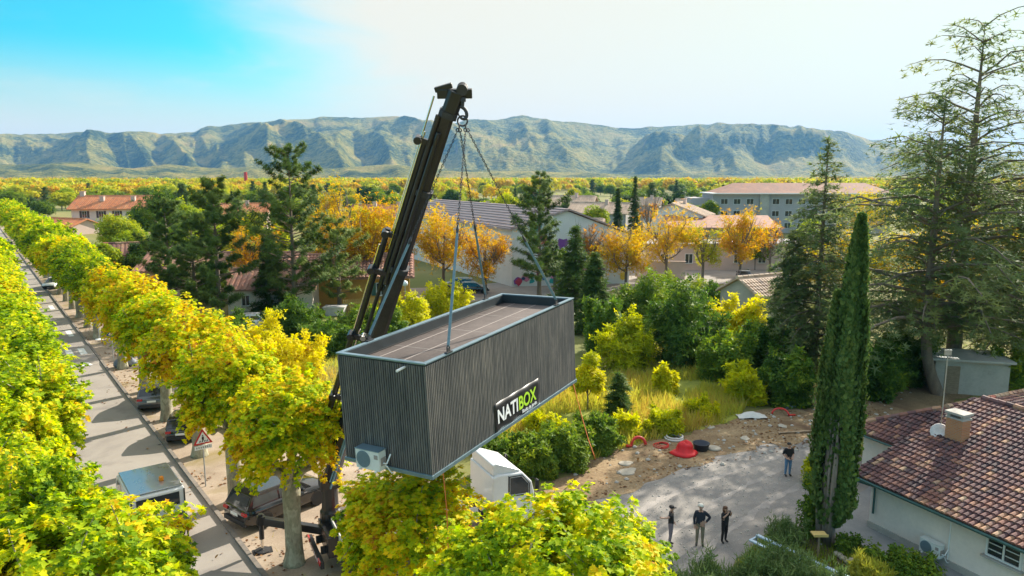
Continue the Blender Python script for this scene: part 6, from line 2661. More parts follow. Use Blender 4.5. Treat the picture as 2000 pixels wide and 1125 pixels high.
def person(label, px, py, rz, H, top, legs, hair, pose, hair_kind='short', sleeves=1, extra=None):
    """one skinned body; clothes are thin shells over it"""
    p = G(px, py)
    t = thing('person', label, 'person', (p.x, p.y, .012), rz)
    k = H / 1.76
    S = lambda x, y, z: Vector((x, y, z)) * k
    # the figure looks along -y
    pel = S(0, 0, .95)
    J = {'pel': (pel, .125), 'waist': (S(0, .0, 1.10), .125), 'chest': (S(0, .0, 1.30), .145), 'neckb': (S(0, .01, 1.46), .075), 'neck': (S(0, -.005, 1.53), .052),
         'jaw': (S(0, -.03, 1.585), .068), 'skull': (S(0, -.01, 1.68), .098), 'crown': (S(0, .0, 1.745), .062)}
    E = [('pel', 'waist', 'torso'), ('waist', 'chest', 'torso'), ('chest', 'neckb', 'torso'), ('neckb', 'neck', 'skin'), ('neck', 'jaw', 'skin'), ('jaw', 'skull', 'skin'), ('skull', 'crown', 'skin')]
    for s, n in ((-1, 'l'), (1, 'r')):
        J['hip' + n] = (S(.095 * s, 0, .90), .098)
        kn, an, to = pose['leg' + n]
        J['knee' + n] = (S(*kn), .062)
        J['calf' + n] = (S(*[(a * .7 + c * .3) for a, c in zip(kn, an)]) + S(0, .012, 0), .058)
        J['ank' + n] = (S(*an), .040)
        J['toe' + n] = (S(*to), .042)
        E += [('pel', 'hip' + n, 'legs'), ('hip' + n, 'knee' + n, 'legs'), ('knee' + n, 'calf' + n, 'legs'), ('calf' + n, 'ank' + n, 'legs'), ('ank' + n, 'toe' + n, 'shoe')]
        J['sh' + n] = (S(.175 * s, .005, 1.415), .068)
        el, wr, hd = pose['arm' + n]
        J['el' + n] = (S(*el), .044)
        J['wr' + n] = (S(*wr), .030)
        J['palm' + n] = (S(*hd), .036)
        E += [('chest', 'sh' + n, 'torso'), ('sh' + n, 'el' + n, 'sleeve'), ('el' + n, 'wr' + n, 'fore'), ('wr' + n, 'palm' + n, 'skin')]
        # fingers and thumb, each its own short chain from the palm
        d = (S(*hd) - S(*wr)).normalized()
        sd = d.cross(Vector((0, -1, .2))).normalized()
        up = sd.cross(d)
        for q in range(5):
            if q < 4:
                b0 = S(*hd) + d * .03 * k + sd * ((q - 1.5) * .019 * k)
                ln = (.062, .072, .068, .052)[q] * k
                tip = b0 + d * ln * .85 + up * (.018 + .006 * q) * k
            else:
                b0 = S(*hd) + sd * (-.036 * k)
                tip = b0 + (d * .8 - sd * .7).normalized() * .055 * k
            J[f'f{n}{q}'] = (b0, .010)
            J[f't{n}{q}'] = (tip, .0075)
            E += [('palm' + n, f'f{n}{q}', 'skin'), (f'f{n}{q}', f't{n}{q}', 'skin')]
    names = list(J)
    me = bpy.data.meshes.new('body')
    me.from_pydata([tuple(J[n][0]) for n in names], [(names.index(a), names.index(b_)) for a, b_, _ in E], [])
    tmp = bpy.data.objects.new('body', me)
    COL.objects.link(tmp)
    tmp.modifiers.new('skin', 'SKIN')
    sv = me.skin_vertices[0].data if me.skin_vertices else None
    if sv is None:
        me.attributes
    if not me.skin_vertices:
        bpy.context.view_layer.objects.active = tmp
        tmp.select_set(True)
        bpy.ops.mesh.customdata_skin_add()
    for i, n in enumerate(names):
        r_ = J[n][1] * k
        v = me.skin_vertices[0].data[i]
        v.radius = (r_ * (1.28 if n in ('chest', 'waist', 'pel') else 1), r_ * (.86 if n in ('chest', 'waist', 'pel') else 1))
        v.use_root = (n == 'pel')
    sb = tmp.modifiers.new('sub', 'SUBSURF')
    sb.levels = 2
    sb.render_levels = 2
    dg = bpy.context.evaluated_depsgraph_get()
    bm_ = bpy.data.meshes.new_from_object(tmp.evaluated_get(dg))
    bpy.data.objects.remove(tmp)
    bm_.name = 'body'
    bm_.materials.clear()
    bm_.materials.append(MATS['skin'])
    for pl in bm_.polygons:
        pl.use_smooth = True
    o = bpy.data.objects.new('body', bm_)
    link(o, t)
    # face: nose, ears, eyes and mouth
    b = MB()
    b.lathe([(.016 * k, 0), (.011 * k, .02 * k), (.004 * k, .035 * k)], 8, tuple(S(0, -.118, 1.635)))
    for s in (-1, 1):
        b.lathe([(.008 * k, -.02 * k), (.016 * k, 0), (.008 * k, .025 * k)], 8, tuple(S(.094 * s, .0, 1.645)))
    b.build('face', MATS['skin'], o, smooth=True)
    b = MB()
    for s in (-1, 1):
        b.box(S(.035 * s, -.102, 1.672), (.026 * k, .02 * k, .012 * k))
    b.box(S(0, -.094, 1.595), (.045 * k, .02 * k, .008 * k))
    b.build('eyes_and_mouth', MATS['hair_dark'], o)
    # clothes
    segs = [(J[a][0], J[b_][0], c) for a, b_, c in E]
    co_ = np.array([v.co for v in bm_.vertices])
    no_ = np.array([v.normal for v in bm_.vertices])
    cen = np.array([pl.center for pl in bm_.polygons])
    A_ = np.array([tuple(s[0]) for s in segs])
    D_ = np.array([tuple(s[1] - s[0]) for s in segs])
    tt = np.clip(((cen[:, None] - A_[None]) * D_[None]).sum(2) / np.maximum((D_ ** 2).sum(1)[None], 1e-9), 0, 1)
    dist = np.linalg.norm(cen[:, None] - A_[None] - tt[..., None] * D_[None], axis=2)
    best = np.argmin(dist, 1)
    reg = [segs[i][2] for i in best]
    tb = tt[np.arange(len(cen)), best]

    def shell(nm, regs, m, off, sgn=0):
        keep = [i for i, r_ in enumerate(reg) if (sgn == 0 or cen[i][0] * sgn > 0) and ( r_ in regs or (r_ == 'sleeve' and 'sleeve_half' in regs and tb[i] < .62))]
        ids = sorted({v for i in keep for v in bm_.polygons[i].vertices})
        mp = {v: q for q, v in enumerate(ids)}
        b2 = MB()
        b2.add([tuple(co_[v] + no_[v] * off) for v in ids], [tuple(mp[v] for v in bm_.polygons[i].vertices) for i in keep])
        return b2.build(nm, MATS[m], o, smooth=True)
    shell('trousers', ('legs',), legs, .008 * k)
    sl = ('torso', 'sleeve', 'fore') if sleeves == 2 else (('torso', 'sleeve') if sleeves == 1 else ('torso', 'sleeve_half'))
    shell('shirt', sl, top, .014 * k)
    shell('shoe', ('shoe',), 'shoe_dark', .010 * k, -1)
    shell('shoe', ('shoe',), 'shoe_dark', .010 * k, 1)
    # hair or cap
    b = MB()
    if hair_kind == 'cap':
        b.lathe([(.112 * k, 0), (.112 * k, .03 * k), (.09 * k, .075 * k), (.03 * k, .098 * k)], 16, tuple(S(0, -.005, 1.69)))
        b.box(S(0, -.145, 1.695), (.13 * k, .11 * k, .012 * k))
        b.build('cap', MATS[hair], o, smooth=False)
    else:
        b.lathe([(.085 * k, -.05 * k), (.108 * k, 0), (.108 * k, .03 * k), (.085 * k, .07 * k), (.03 * k, .092 * k)], 16, tuple(S(0, .018, 1.685)))
        if hair_kind == 'long':
            b.lathe([(.05 * k, -.26 * k), (.095 * k, -.16 * k), (.10 * k, -.02 * k), (.09 * k, .02 * k)], 14, tuple(S(0, .05, 1.66)))
        b.build('hair', MATS[hair], o, smooth=True)
    if extra:
        extra(t, k, S)
    return t


stand = dict(legl=((-.105, -.01, .50), (-.11, .03, .085), (-.13, -.12, .045)), legr=((.105, -.01, .50), (.115, .03, .085), (.14, -.12, .045)))
person('man in black T-shirt and blue jeans standing alone on the drive facing us', 1538, 930, R(6), 1.76, 'cloth_black', 'jeans', 'hair_dark',
       dict(stand, arml=((-.27, .05, 1.16), (-.17, -.14, .99), (-.09, -.19, .97)), armr=((.27, .05, 1.16), (.17, -.14, .99), (.09, -.19, .98))), sleeves=1)
person('man in black cap and grey trousers pointing back with one arm, seen from the side', 1309, 1066, R(72), 1.74, 'cloth_black', 'cloth_greyish', 'cloth_black',
       dict(stand, arml=((-.33, .10, 1.36), (-.40, .26, 1.36), (-.42, .35, 1.37)), armr=((.25, .06, 1.16), (.23, -.10, .96), (.22, -.15, .88))), 'cap', 0)
person('white haired man in dark shirt and khaki trousers with a hand on his hip', 1366, 1066, R(-12), 1.80, 'cloth_navy', 'cloth_khaki', 'hair_white',
       dict(stand, arml=((-.24, .04, 1.15), (-.23, -.06, .91), (-.225, -.09, .83)), armr=((.38, .10, 1.19), (.22, .0, 1.03), (.15, -.03, 1.0))), 'short', 2)


def camera_prop(t, k, S):
    b = MB()
    b.box(S(0.02, -.21, 1.62), (.12 * k, .05 * k, .08 * k))
    b.tube([S(.02, -.22, 1.62), S(.02, -.29, 1.62)], .032 * k, 10)
    o = b.build('camera', MATS['black_vinyl'])
    M = Matrix.Translation(t.location) @ Matrix.Rotation(t.rotation_euler.z, 4, 'Z')
    o.data.transform(M)
    c = M @ S(0.02, -.21, 1.62)
    o.data.transform(Matrix.Translation(-c))
    o.location = c
    tag(o, 'small black camera held up to the face by the brown haired woman', 'camera')


person('brown haired woman in dark top holding a camera to her face behind the shrub', 1414, 1060, R(30), 1.58, 'cloth_black', 'cloth_black', 'hair_brown',
       dict(stand, arml=((-.23, -.10, 1.30), (-.10, -.24, 1.52), (-.05, -.23, 1.58)), armr=((.24, -.10, 1.30), (.13, -.24, 1.52), (.08, -.23, 1.58))), 'long', 1, camera_prop)
# ------------------------------------------------------------------ plane trees along the road
PL_CAM = [pollard(100 + i, 8.6, 2.75, nshoot=600, per=76, leaf=.135) for i in range(2)]
PL_NEAR = [pollard(105 + i, 8.5, 2.2, nshoot=430, per=58, leaf=.155) for i in range(3)]
PL_MID = [pollard(110 + i, 8.5, 2.3, nshoot=330, per=34, leaf=.24, tpl='oval') for i in range(3)]
PL_FAR = [pollard(120 + i, 8.7, 2.9, nshoot=230, per=12, leaf=.5, tpl='star') for i in range(2)]
ORD = ['first', 'second', 'third', 'fourth', 'fifth', 'sixth', 'seventh', 'eighth', 'ninth', 'tenth', 'eleventh', 'twelfth', 'thirteenth', 'fourteenth', 'fifteenth', 'sixteenth', 'seventeenth', 'eighteenth', 'nineteenth', 'twentieth', 'twenty-first', 'twenty-second', 'twenty-third', 'twenty-fourth', 'twenty-fifth', 'twenty-sixth', 'twenty-seventh', 'twenty-eighth', 'twenty-ninth', 'thirtieth', 'thirty-first', 'thirty-second', 'thirty-third', 'thirty-fourth', 'thirty-fifth', 'thirty-sixth', 'thirty-seventh', 'thirty-eighth']


def plane_row():
    r = np.random.default_rng(21)
    G1, G2 = 'plane trees on the parking side of the road', 'plane trees on the far side of the road'
    known = [(575, 1100), (462, 980), (390, 890), (327, 820), (285, 765), (240, 720)]
    P = [G(*k) for k in known]
    st = (P[5] - P[0]) / 5
    pts = [P[0] - st * 2 + Vector((.75, .1, 0)), P[0] - st + Vector((.9, .5, 0))] + P
    sfar = 50.0
    while sfar < 215:
        pts.append(RP(sfar, 1.15))
        sfar += 6.4
    for i, p in enumerate(pts):
        dist = p.length
        me = (PL_CAM if i < 1 else (PL_NEAR if dist < 40 else (PL_MID if dist < 95 else PL_FAR)))
        me = me[i % len(me)]
        tone = .06 + .03 * math.sin(i * 2.1) if 2 <= i < 8 else (-.10 if i < 1 else (.10 if i == 1 else -.08 + .07 * math.sin(i * 1.3)))
        if i < 2:
            lab = ['yellow green plane tree at the bottom edge, between lorry cab and gravel drive', 'shaded plane tree with brownish leaves directly under the hanging black studio'][i]
        else:
            lab = f'golden plane tree, {ORD[i - 2]} trunk up the kerb from the lorry' if i < 8 else f'yellow green plane tree beyond the crossing, {ORD[i - 8]} trunk of the parking side row'
        s = r.uniform(.95, 1.05)
        sz = s * r.uniform(.94, 1.04)
        if i == 0:
            s, sz = .97, .96
        if i == 1:
            s, sz = .98, .74
        plant('plane_tree', lab, 'plane tree', p, [('trunk', me[0]), ('crown', me[1])], G1, r.uniform(0, 6.28), (s, s, sz), tone)
    i = 0
    s_ = -9.4
    while s_ < 90:
        p = RP(s_, -7.5 if i in (1, 2) else -6.9)
        dist = p.length
        me = (PL_CAM if dist < 24 else (PL_NEAR if dist < 40 else (PL_MID if dist < 95 else PL_FAR)))
        me = me[i % len(me)]
        s = r.uniform(.97, 1.06)
        w = .80 if i in (1, 2) else (1.0 if dist < 24 else 1.1)
        plant('plane_tree', f'green yellow plane tree left of the road, {ORD[i]} crown from the camera', 'plane tree', p, [('trunk', me[0]), ('crown', me[1])], G2, r.uniform(0, 6.28), (s * w, s * w, s * .97), -.10 + r.uniform(-.04, .05))
        s_ += 5.6
        i += 1


plane_row()

# ------------------------------------------------------------------ single trees and shrubs placed by their foot
def std(px, pyb, pyt, w, label, kind, name='tree', cat='tree', tone=0.0, seed=1, group=None, Y=None, **kw):
    """px,pyb foot of the plant in the photo, pyt its top row, w its half width in photo pixels"""
    p = G(px, pyb)
    if Y:
        q = AT(px, 400, Y)
        p = Vector((q.x, Y, 0))
    h = AT(px, pyt, p.y).z
    d = p.y * CP + CAM_H * SP
    rad = w * d / FOC
    if kind == 'pine':
        ms = conifer(seed, h, rad, .14, 'pine', kw.get('wh', 17), 7, kw.get('tuft', .44), int(kw.get('dens', 34) * 2.3), 'leaf_pine', trunk_r=kw.get('tr', .26), tpl='needlesf', tone0=.6, gap=.07)
    elif kind == 'fir':
        ms = conifer(seed, h, rad, .05, 'fir', kw.get('wh', 24), 8, kw.get('tuft', .6), kw.get('dens', 26), kw.get('m', 'leaf_pine'), trunk_r=kw.get('tr', .2), tpl='needlesf', sparse_top=kw.get('sp', 0))
    elif kind == 'orange':
        ms = (stem_mesh(h, kw.get('tr', .22), 'bark_grey', 8, .2, rad * .9, seed, 9), shoots_crown(seed, h * 1.03, rad * 1.28, h * kw.get('z0', .17), int(kw.get('n', 230) * .95), kw.get('per', 13), kw.get('leaf', .42) * .7, 'star', kw.get('m', 'leaf_orange'), .45))
    elif kind == 'bare':
        ms = (stem_mesh(h, .2, 'bark_grey', 7, .2, rad * .85, seed, 16), shoots_crown(seed, h, rad, h * .35, 60, 5, .3, 'star', 'leaf_orange', .8))
    elif kind == 'round':
        ms = (stem_mesh(h, kw.get('tr', .22), 'bark_grey', 5, .2, rad * .6, seed), lump_crown(seed, kw.get('n', 4200), rad, h * .42, h * .56, kw.get('lumps', 16), 'star', kw.get('leaf', .4), kw.get('m', 'leaf_far'), tone0=.5, ragged=.5))
    elif kind == 'bush':
        ms = (None, bush_mesh(seed, kw.get('n', 4500), rad, rad * .9, h, kw.get('tpl', 'star'), kw.get('leaf', .3), kw.get('m', 'leaf_bush'), lumps=kw.get('lumps', 14)))
    parts = [('trunk', ms[0])] if ms[0] else []
    parts.append(('crown' if ms[0] else 'foliage', ms[1]))
    return plant(name, label, cat, p, parts, group, 0, (1, 1, 1), tone)


# pines and dark conifers left of the boom
std(578, 628, 292, 94, 'tall dark pine with clear trunk, tallest of the pines left of the crane boom', 'pine', 'pine_tree', 'pine', seed=31, wh=19, dens=40)
std(432, 640, 352, 62, 'dark pine with pointed broken top left of the tallest pine', 'pine', 'pine_tree', 'pine', seed=32, wh=18, dens=40, tone=-.05)
std(335, 600, 392, 62, 'broad dark pine nearest to the roadside plane row', 'pine', 'pine_tree', 'pine', seed=33, wh=15, dens=44, tone=-.08)
std(385, 625, 425, 56, 'low dark pine between the broad dark pine and the pointed one', 'pine', 'pine_tree', 'pine', seed=34, wh=13, dens=44, tone=-.04)
std(664, 610, 432, 66, 'flat crowned lighter green pine in front of the ochre house', 'pine', 'pine_tree', 'pine', seed=35, wh=9, dens=36, tone=.12)
std(530, 615, 450, 40, 'slender dark conifer close beside the tallest pine trunk', 'fir', 'fir_tree', 'fir', seed=36, tone=-.05)
std(1053, 580, 343, 66, 'single dark pine in front of the white hall gable', 'pine', 'pine_tree', 'pine', seed=37, wh=18, dens=40)
std(1122, 612, 442, 52, 'bluish green fir just right of the single pine', 'fir', 'fir_tree', 'fir', seed=38, tone=.04)
std(1160, 650, 497, 48, 'dense dark fir directly behind the right end of the black studio', 'fir', 'fir_tree', 'fir', seed=39, tone=0)
std(1240, 395, 345, 15, 'dark distant conifer standing above the pale roofs', 'fir', 'fir_tree', 'fir', seed=40, Y=175)
std(1207, 375, 368, 10, 'thin dark distant cypress among the pale roofs', 'fir', 'fir_tree', 'fir', seed=41, Y=165)
# autumn trees
OG = 'autumn trees around the school'
std(655, 560, 365, 48, 'big yellow tree behind the tallest pine and the ochre house', 'orange', tone=-.22, seed=51, group=OG, n=330, leaf=.5)
std(712, 585, 383, 62, 'broad orange tree left of the crane boom', 'orange', tone=-.02, seed=52, group=OG, n=320, leaf=.5)
std(762, 575, 400, 52, 'orange tree hidden half behind the crane boom', 'orange', tone=.02, seed=53, group=OG, n=280, leaf=.48)
std(866, 568, 403, 58, 'orange yellow tree in front of the grey hall roof between boom and slings', 'orange', tone=-.05, seed=54, group=OG, n=300)
std(948, 575, 438, 50, 'thin orange tree with visible branches left of the single pine', 'orange', tone=.0, seed=55, group=OG, n=170)
std(492, 585, 440, 46, 'pale orange tree showing between the dark pine and the tallest pine', 'orange', tone=.10, seed=56, group=OG, n=150)
std(1222, 562, 442, 54, 'orange tree with forked trunk right of the firs', 'orange', tone=-.06, seed=57, group=OG, n=230)
std(1300, 548, 412, 56, 'large orange tree in front of the white house with balcony window', 'orange', tone=-.02, seed=58, group=OG, n=230)
std(1372, 548, 432, 36, 'half bare tree with green yellow top between the two large orange trees', 'orange', tone=-.42, seed=59, group=OG, n=110)
std(1444, 545, 408, 46, 'round bright orange tree left of the tall spruce', 'orange', tone=.0, seed=60, group=OG, n=270)
std(1503, 535, 432, 34, 'bare brown tree right of the round bright orange tree', 'bare', tone=0, seed=61, group=OG)
std(1153, 560, 430, 40, 'bare purple brown tree against the painted white gable', 'bare', tone=0, seed=62, group=OG)
std(1268, 470, 378, 22, 'tall bare brown poplar behind the orange trees', 'bare', seed=63, group=OG, Y=150)
std(985, 410, 375, 36, 'bright yellow round tree behind the grey hall roof, left of the single pine', 'round', tone=.14, seed=64, Y=150, n=2600, leaf=.6)
std(485, 400, 402, 34, 'yellow green rounded tree between the pines in the middle distance', 'round', tone=.10, seed=65, Y=120, n=2600, leaf=.5)
std(1385, 400, 382, 22, 'right one of two round clipped lime green trees left of the apartment block', 'round', tone=.02, seed=66, Y=190, n=1800, leaf=.6, lumps=8)
std(1352, 400, 384, 22, 'left one of two round clipped lime green trees left of the apartment block', 'round', tone=.02, seed=67, Y=190, n=1800, leaf=.6, lumps=8)
std(1165, 400, 396, 28, 'yellow green tree in front of the broad pale roofed house', 'round', tone=.06, seed=68, Y=160, n=1800, leaf=.6)
# mixed trees that close the gaps between the roadside row and the pines
MX = 'mixed trees between the roadside row and the pines'
for i, (px, pyb, pyt, w, tone, Y, lab) in enumerate([(268, 560, 470, 34, -.18, 100, 'dark green tree just right of the small garage'), (318, 540, 440, 40, -.28, 105, 'dark evergreen behind the broad dark pine'), (370, 545, 430, 38, -.02, 108, 'light green tree behind the low dark pine'), (430, 540, 425, 34, .16, 112, 'yellow orange tree behind the pointed dark pine'), (470, 560, 470, 30, -.16, 96, 'green bushy tree left of the tallest pine trunk'), (540, 545, 420, 36, .10, 110, 'yellow green tree right behind the tallest pine'), (610, 560, 450, 34, .02, 98, 'light green tree between the tallest pine and the flat crowned one'), (410, 590, 520, 40, -.2, 84, 'dark bushy tree in front of the dull red roof'), (300, 585, 515, 34, -.1, 92, 'green bushy tree beside the white van'), (1000, 520, 400, 34, .04, 140, 'yellow green tree behind the single pine, left of the gable'), (1085, 560, 470, 30, -.2, 94, 'dark bushy tree at the foot of the painted gable'), (1200, 540, 470, 34, -.08, 110, 'green tree at the right corner of the painted gable'), (1345, 530, 450, 36, -.1, 118, 'dull green tree in front of the yard wall'), (1480, 540, 440, 30, -.05, 116, 'green tree beside the round bright orange tree')]):
    std(px, pyb, pyt, w, lab, 'round', tone=tone, seed=600 + i, group=MX, Y=Y, n=3400, leaf=.42)
# by the white house on the left
std(228, 450, 418, 44, 'orange and green tree in front of the white two storey house', 'round', tone=.12, seed=69, Y=130, n=2600, leaf=.5)
std(300, 470, 360, 55, 'dark evergreen mass right of the white two storey house', 'round', tone=-.32, seed=70, Y=150, n=3200, leaf=.6)
std(250, 520, 448, 40, 'green tree between the white house and the small garage', 'round', tone=-.05, seed=71, Y=112, n=2600, leaf=.45)
std(215, 560, 470, 30, 'dull green tree beside the far clipped plane row', 'round', tone=-.1, seed=72, n=2400, leaf=.45)

# shrubs: yellow and dark, behind the plane row and around the studio
SG = 'shrubs of the wild garden'
def shrub(px, pyb, pyt, w, label, m='leaf_bush', tone=0.0, seed=1, **kw):
    return std(px, pyb, pyt, w, label, 'bush', 'shrub', 'shrub', tone, seed, SG, m=m, **kw)


shrub(272, 640, 560, 58, 'dull dark green shrub between the far clipped row and the golden planes', tone=-.02, seed=80)
shrub(505, 720, 640, 62, 'straggly yellow shrub behind the golden plane crowns', 'leaf_yellow', .05, 81, n=3200)
shrub(575, 745, 655, 66, 'brown and yellow shrub left of the black studio', 'leaf_yellow', .18, 82, n=3000)
shrub(440, 690, 610, 55, 'dark green shrub in front of the parked white car', tone=-.05, seed=83)
shrub(640, 690, 640, 70, 'low grey green bramble left of the boom foot', tone=-.08, seed=84)
shrub(575, 650, 595, 55, 'dark round shrub at the foot of the tallest pine', tone=-.12, seed=85)
shrub(705, 655, 610, 45, 'low green shrub beside the yellow picket fence', tone=.06, seed=86)
shrub(800, 640, 578, 48, 'bright yellow green shrub just right of the boom', 'leaf_yellow', -.2, 87, n=3500)
shrub(875, 620, 548, 44, 'yellow bush behind the black studio rim near the slings', 'leaf_yellow', -.08, 88, n=3500)
shrub(760, 665, 600, 40, 'dark green shrub behind the studio rim right of the boom', tone=-.06, seed=89)
shrub(1225, 720, 620, 58, 'lime yellow shrub in the middle of the dark thicket', 'leaf_yellow', -.22, 90, n=4500)
shrub(1335, 705, 560, 92, 'large dark evergreen thicket right of the lime yellow shrub', tone=-.14, seed=91, n=8000, lumps=22)
shrub(1265, 640, 548, 68, 'green shrub behind the lime yellow shrub', tone=.02, seed=92, n=5000)
shrub(1180, 690, 575, 52, 'dark green shrub touching the right end of the black studio', tone=-.06, seed=93, n=5000)
shrub(1442, 665, 580, 54, 'bright yellow shrub left of the tall spruce', 'leaf_yellow', -.05, 94, n=5000)
shrub(1420, 740, 640, 66, 'grey green shrub below the bright yellow shrub', tone=.02, seed=95, n=6000)
shrub(1500, 735, 640, 60, 'dark spreading shrub at the foot of the tall spruce', tone=-.10, seed=96, n=6000)
shrub(1400, 600, 560, 58, 'clipped dark green shrub in front of the yard trees', tone=-.04, seed=97)
shrub(1320, 585, 545, 60, 'pale flowering shrub along the yard edge', tone=.14, seed=98)
shrub(1540, 790, 690, 50, 'dark ivy green shrub left of the cypress', tone=-.10, seed=99, n=5000)
shrub(1460, 785, 720, 44, 'yellow tipped low shrub at the top of the dirt bank', 'leaf_yellow', -.12, 100, n=3000)
shrub(1700, 775, 668, 58, 'deep green shrub behind the cypress and before the cedars', tone=-.10, seed=101, n=6000)
shrub(1760, 745, 640, 60, 'tall dark shrub between the cypress and the leaning cedar trunk', tone=-.10, seed=102, n=6000)
shrub(1985, 765, 668, 58, 'light green leafy shrub right of the block shed', tone=.16, seed=103, n=6000)
shrub(1640, 880, 800, 40, 'yellow green shrub by the recessed house wall', 'leaf_yellow', -.2, 104, n=2500, leaf=.2)
shrub(1588, 945, 880, 24, 'small yellow green shrub left of the cypress', 'leaf_yellow', -.16, 105, n=1800, leaf=.16)
std(1148, 800, 682, 32, 'slim bright yellow sapling beside the far end of the black studio', 'round', 'sapling', 'sapling', -.05, 106, m='leaf_yellow', n=2600, leaf=.26, tr=.06)
std(1207, 815, 735, 24, 'young bluish pine standing in the tall grass', 'fir', 'young_pine', 'pine', .06, 107, wh=9, tuft=.45, dens=14, tr=.05)
shrub(1300, 770, 712, 26, 'small yellow sapling bush in the shaded clearing', 'leaf_yellow', -.05, 108, n=1400)
HD = 'leafy hedge of the drive'
for i, (px, pyb, pyt, w, lab) in enumerate([(975, 930, 858, 52, 'dense green hedge bush nearest the lorry cab'), (1040, 925, 850, 58, 'dense green hedge bush in the middle of the hedge behind the lorry'), (1105, 910, 838, 58, 'dense green hedge bush left of the orange guide strap'), (1165, 880, 815, 44, 'dense green hedge bush right of the orange guide strap')]):
    std(px, pyb, pyt, w, lab, 'bush', 'hedge_bush', 'hedge', .02, 110 + i, HD, n=6500, leaf=.22)
for i, (px, pyb, pyt, w, lab) in enumerate([(1230, 850, 812, 38, 'yellow green weed shrub at the edge of the tall grass, left'), (1300, 842, 806, 38, 'yellow green weed shrub behind the red sack'), (1370, 815, 782, 36, 'yellow green weed shrub at the right of the tall grass'), (1065, 850, 812, 44, 'yellow weed shrub under the banner corner')]):
    std(px, pyb, pyt, w, lab, 'bush', 'weed_shrub', 'shrub', -.12, 120 + i, SG, n=2600, m='leaf_yellow', leaf=.24)

# ------------------------------------------------------------------ conifers on the right
CB = G(1857, 742)
hC = AT(1865, 45, CB.y).z
ms = conifer(201, hC, 10.6, .16, 'cedar', 23, 6, .44, 150, 'leaf_cedar', droop=.22, bark='bark_pine', trunk_r=.50, gap=.17, tpl='needlesf', sparse_top=.5)
plant('cedar_tree', 'huge cedar with bare straight trunk, tallest tree of the picture, behind the block shed', 'cedar', CB, [('trunk', ms[0]), ('crown', ms[1])], None, .4)
CB2 = G(1795, 770)
h2 = AT(1795, 172, CB2.y).z
ms = conifer(202, h2, 9.4, .20, 'cedar', 19, 6, .44, 155, 'leaf_cedar', droop=.25, bark='bark_pine', trunk_r=.36, gap=.18, tpl='needlesf', base_curve=1.3, sparse_top=.25)
plant('cedar_tree', 'second cedar with curved trunk foot, left of the huge one', 'cedar', CB2, [('trunk', ms[0]), ('crown', ms[1])], None, 0)
CB3 = G(2010, 735)
h3 = AT(1990, 325, CB3.y).z
ms = conifer(203, h3, 8.6, .10, 'cedar', 16, 8, .46, 155, 'leaf_cedar', droop=.55, bark='bark_pine', trunk_r=.36, gap=.05, tpl='needlesf')
plant('cedar_tree', 'drooping broad cedar at the right edge behind the light green shrub', 'cedar', CB3, [('trunk', ms[0]), ('crown', ms[1])], None, 1.0, tone=.06)
SB_ = G(1588, 735)
h4 = AT(1592, 268, SB_.y).z
ms = conifer(204, h4, 5.4, .06, 'fir', 27, 8, .42, 64, 'leaf_cedar', droop=.15, bark='bark_pine', trunk_r=.26, tpl='needlesf', sparse_top=.55)
plant('spruce_tree', 'tall narrow spruce with thin top left of the cypresses', 'spruce', SB_, [('trunk', ms[0]), ('crown', ms[1])], None, 0)
SB2 = G(1535, 730)
ms = conifer(205, 11.0, 3.4, .05, 'fir', 18, 8, .5, 34, 'leaf_cedar', droop=.3, bark='bark_pine', trunk_r=.2, tpl='needlesf')
plant('spruce_tree', 'lower drooping spruce in front of the tall narrow one', 'spruce', SB2, [('trunk', ms[0]), ('crown', ms[1])], None, 0)
# yellow trees glowing behind the cedars
BG = 'autumn trees behind the cedars'
for i, (px, pyb, pyt, w, Y, tone, lab) in enumerate([(1690, 600, 440, 60, 84, -.1, 'golden tree behind the cypress tip'), (1760, 600, 470, 60, 88, -.02, 'golden tree behind the curved cedar trunk'), (1910, 600, 440, 70, 82, .02, 'orange tree behind the huge cedar trunk, to its right'), (1985, 620, 430, 60, 78, -.08, 'yellow tree behind the drooping cedar at the right edge'), (1620, 610, 480, 46, 90, -.12, 'yellow tree between the tall spruce and the cypress'), (1840, 640, 520, 60, 70, -.05, 'low golden tree seen between the two cedar trunks'), (1690, 400, 362, 60, 160, -.2, 'bright yellow tree row piece beyond the apartment block end')]):
    std(px, pyb, pyt, w, lab, 'orange', 'tree', 'tree', tone - .08, 220 + i, BG, Y=Y, n=300, leaf=.5, z0=.15)

# twin cypresses by the drive
cy = G(1618, 1066)
ms = cypress(301, AT(1650, 425, cy.y).z, .74, 30000, .9)
plant('cypress_tree', 'tall dark pillar cypress beside the house, taller of the twin', 'cypress', cy, [('trunk', ms[0]), ('crown', ms[1])], None, 0).rotation_euler = (0, .028, 0)
cy2 = G(1603, 1056)
ms = cypress(302, AT(1607, 575, cy2.y).z, .50, 13000, 2.6, True)
plant('cypress_tree', 'shorter pillar cypress with bare grey stems, left of the taller one', 'cypress', cy2, [('trunk', ms[0]), ('crown', ms[1])], None, 0, tone=.10)

# garden plants in front
def small(px, pyb, rx, h, label, m, tone, seed, n, leaf, tpl='star', name='shrub', cat='shrub', group=None):
    p = G(px, pyb)
    me = bush_mesh(seed, n, rx, rx * .85, h, tpl, leaf, m)
    return plant(name, label, cat, p, [('foliage', me)], group, 0, (1, 1, 1), tone)


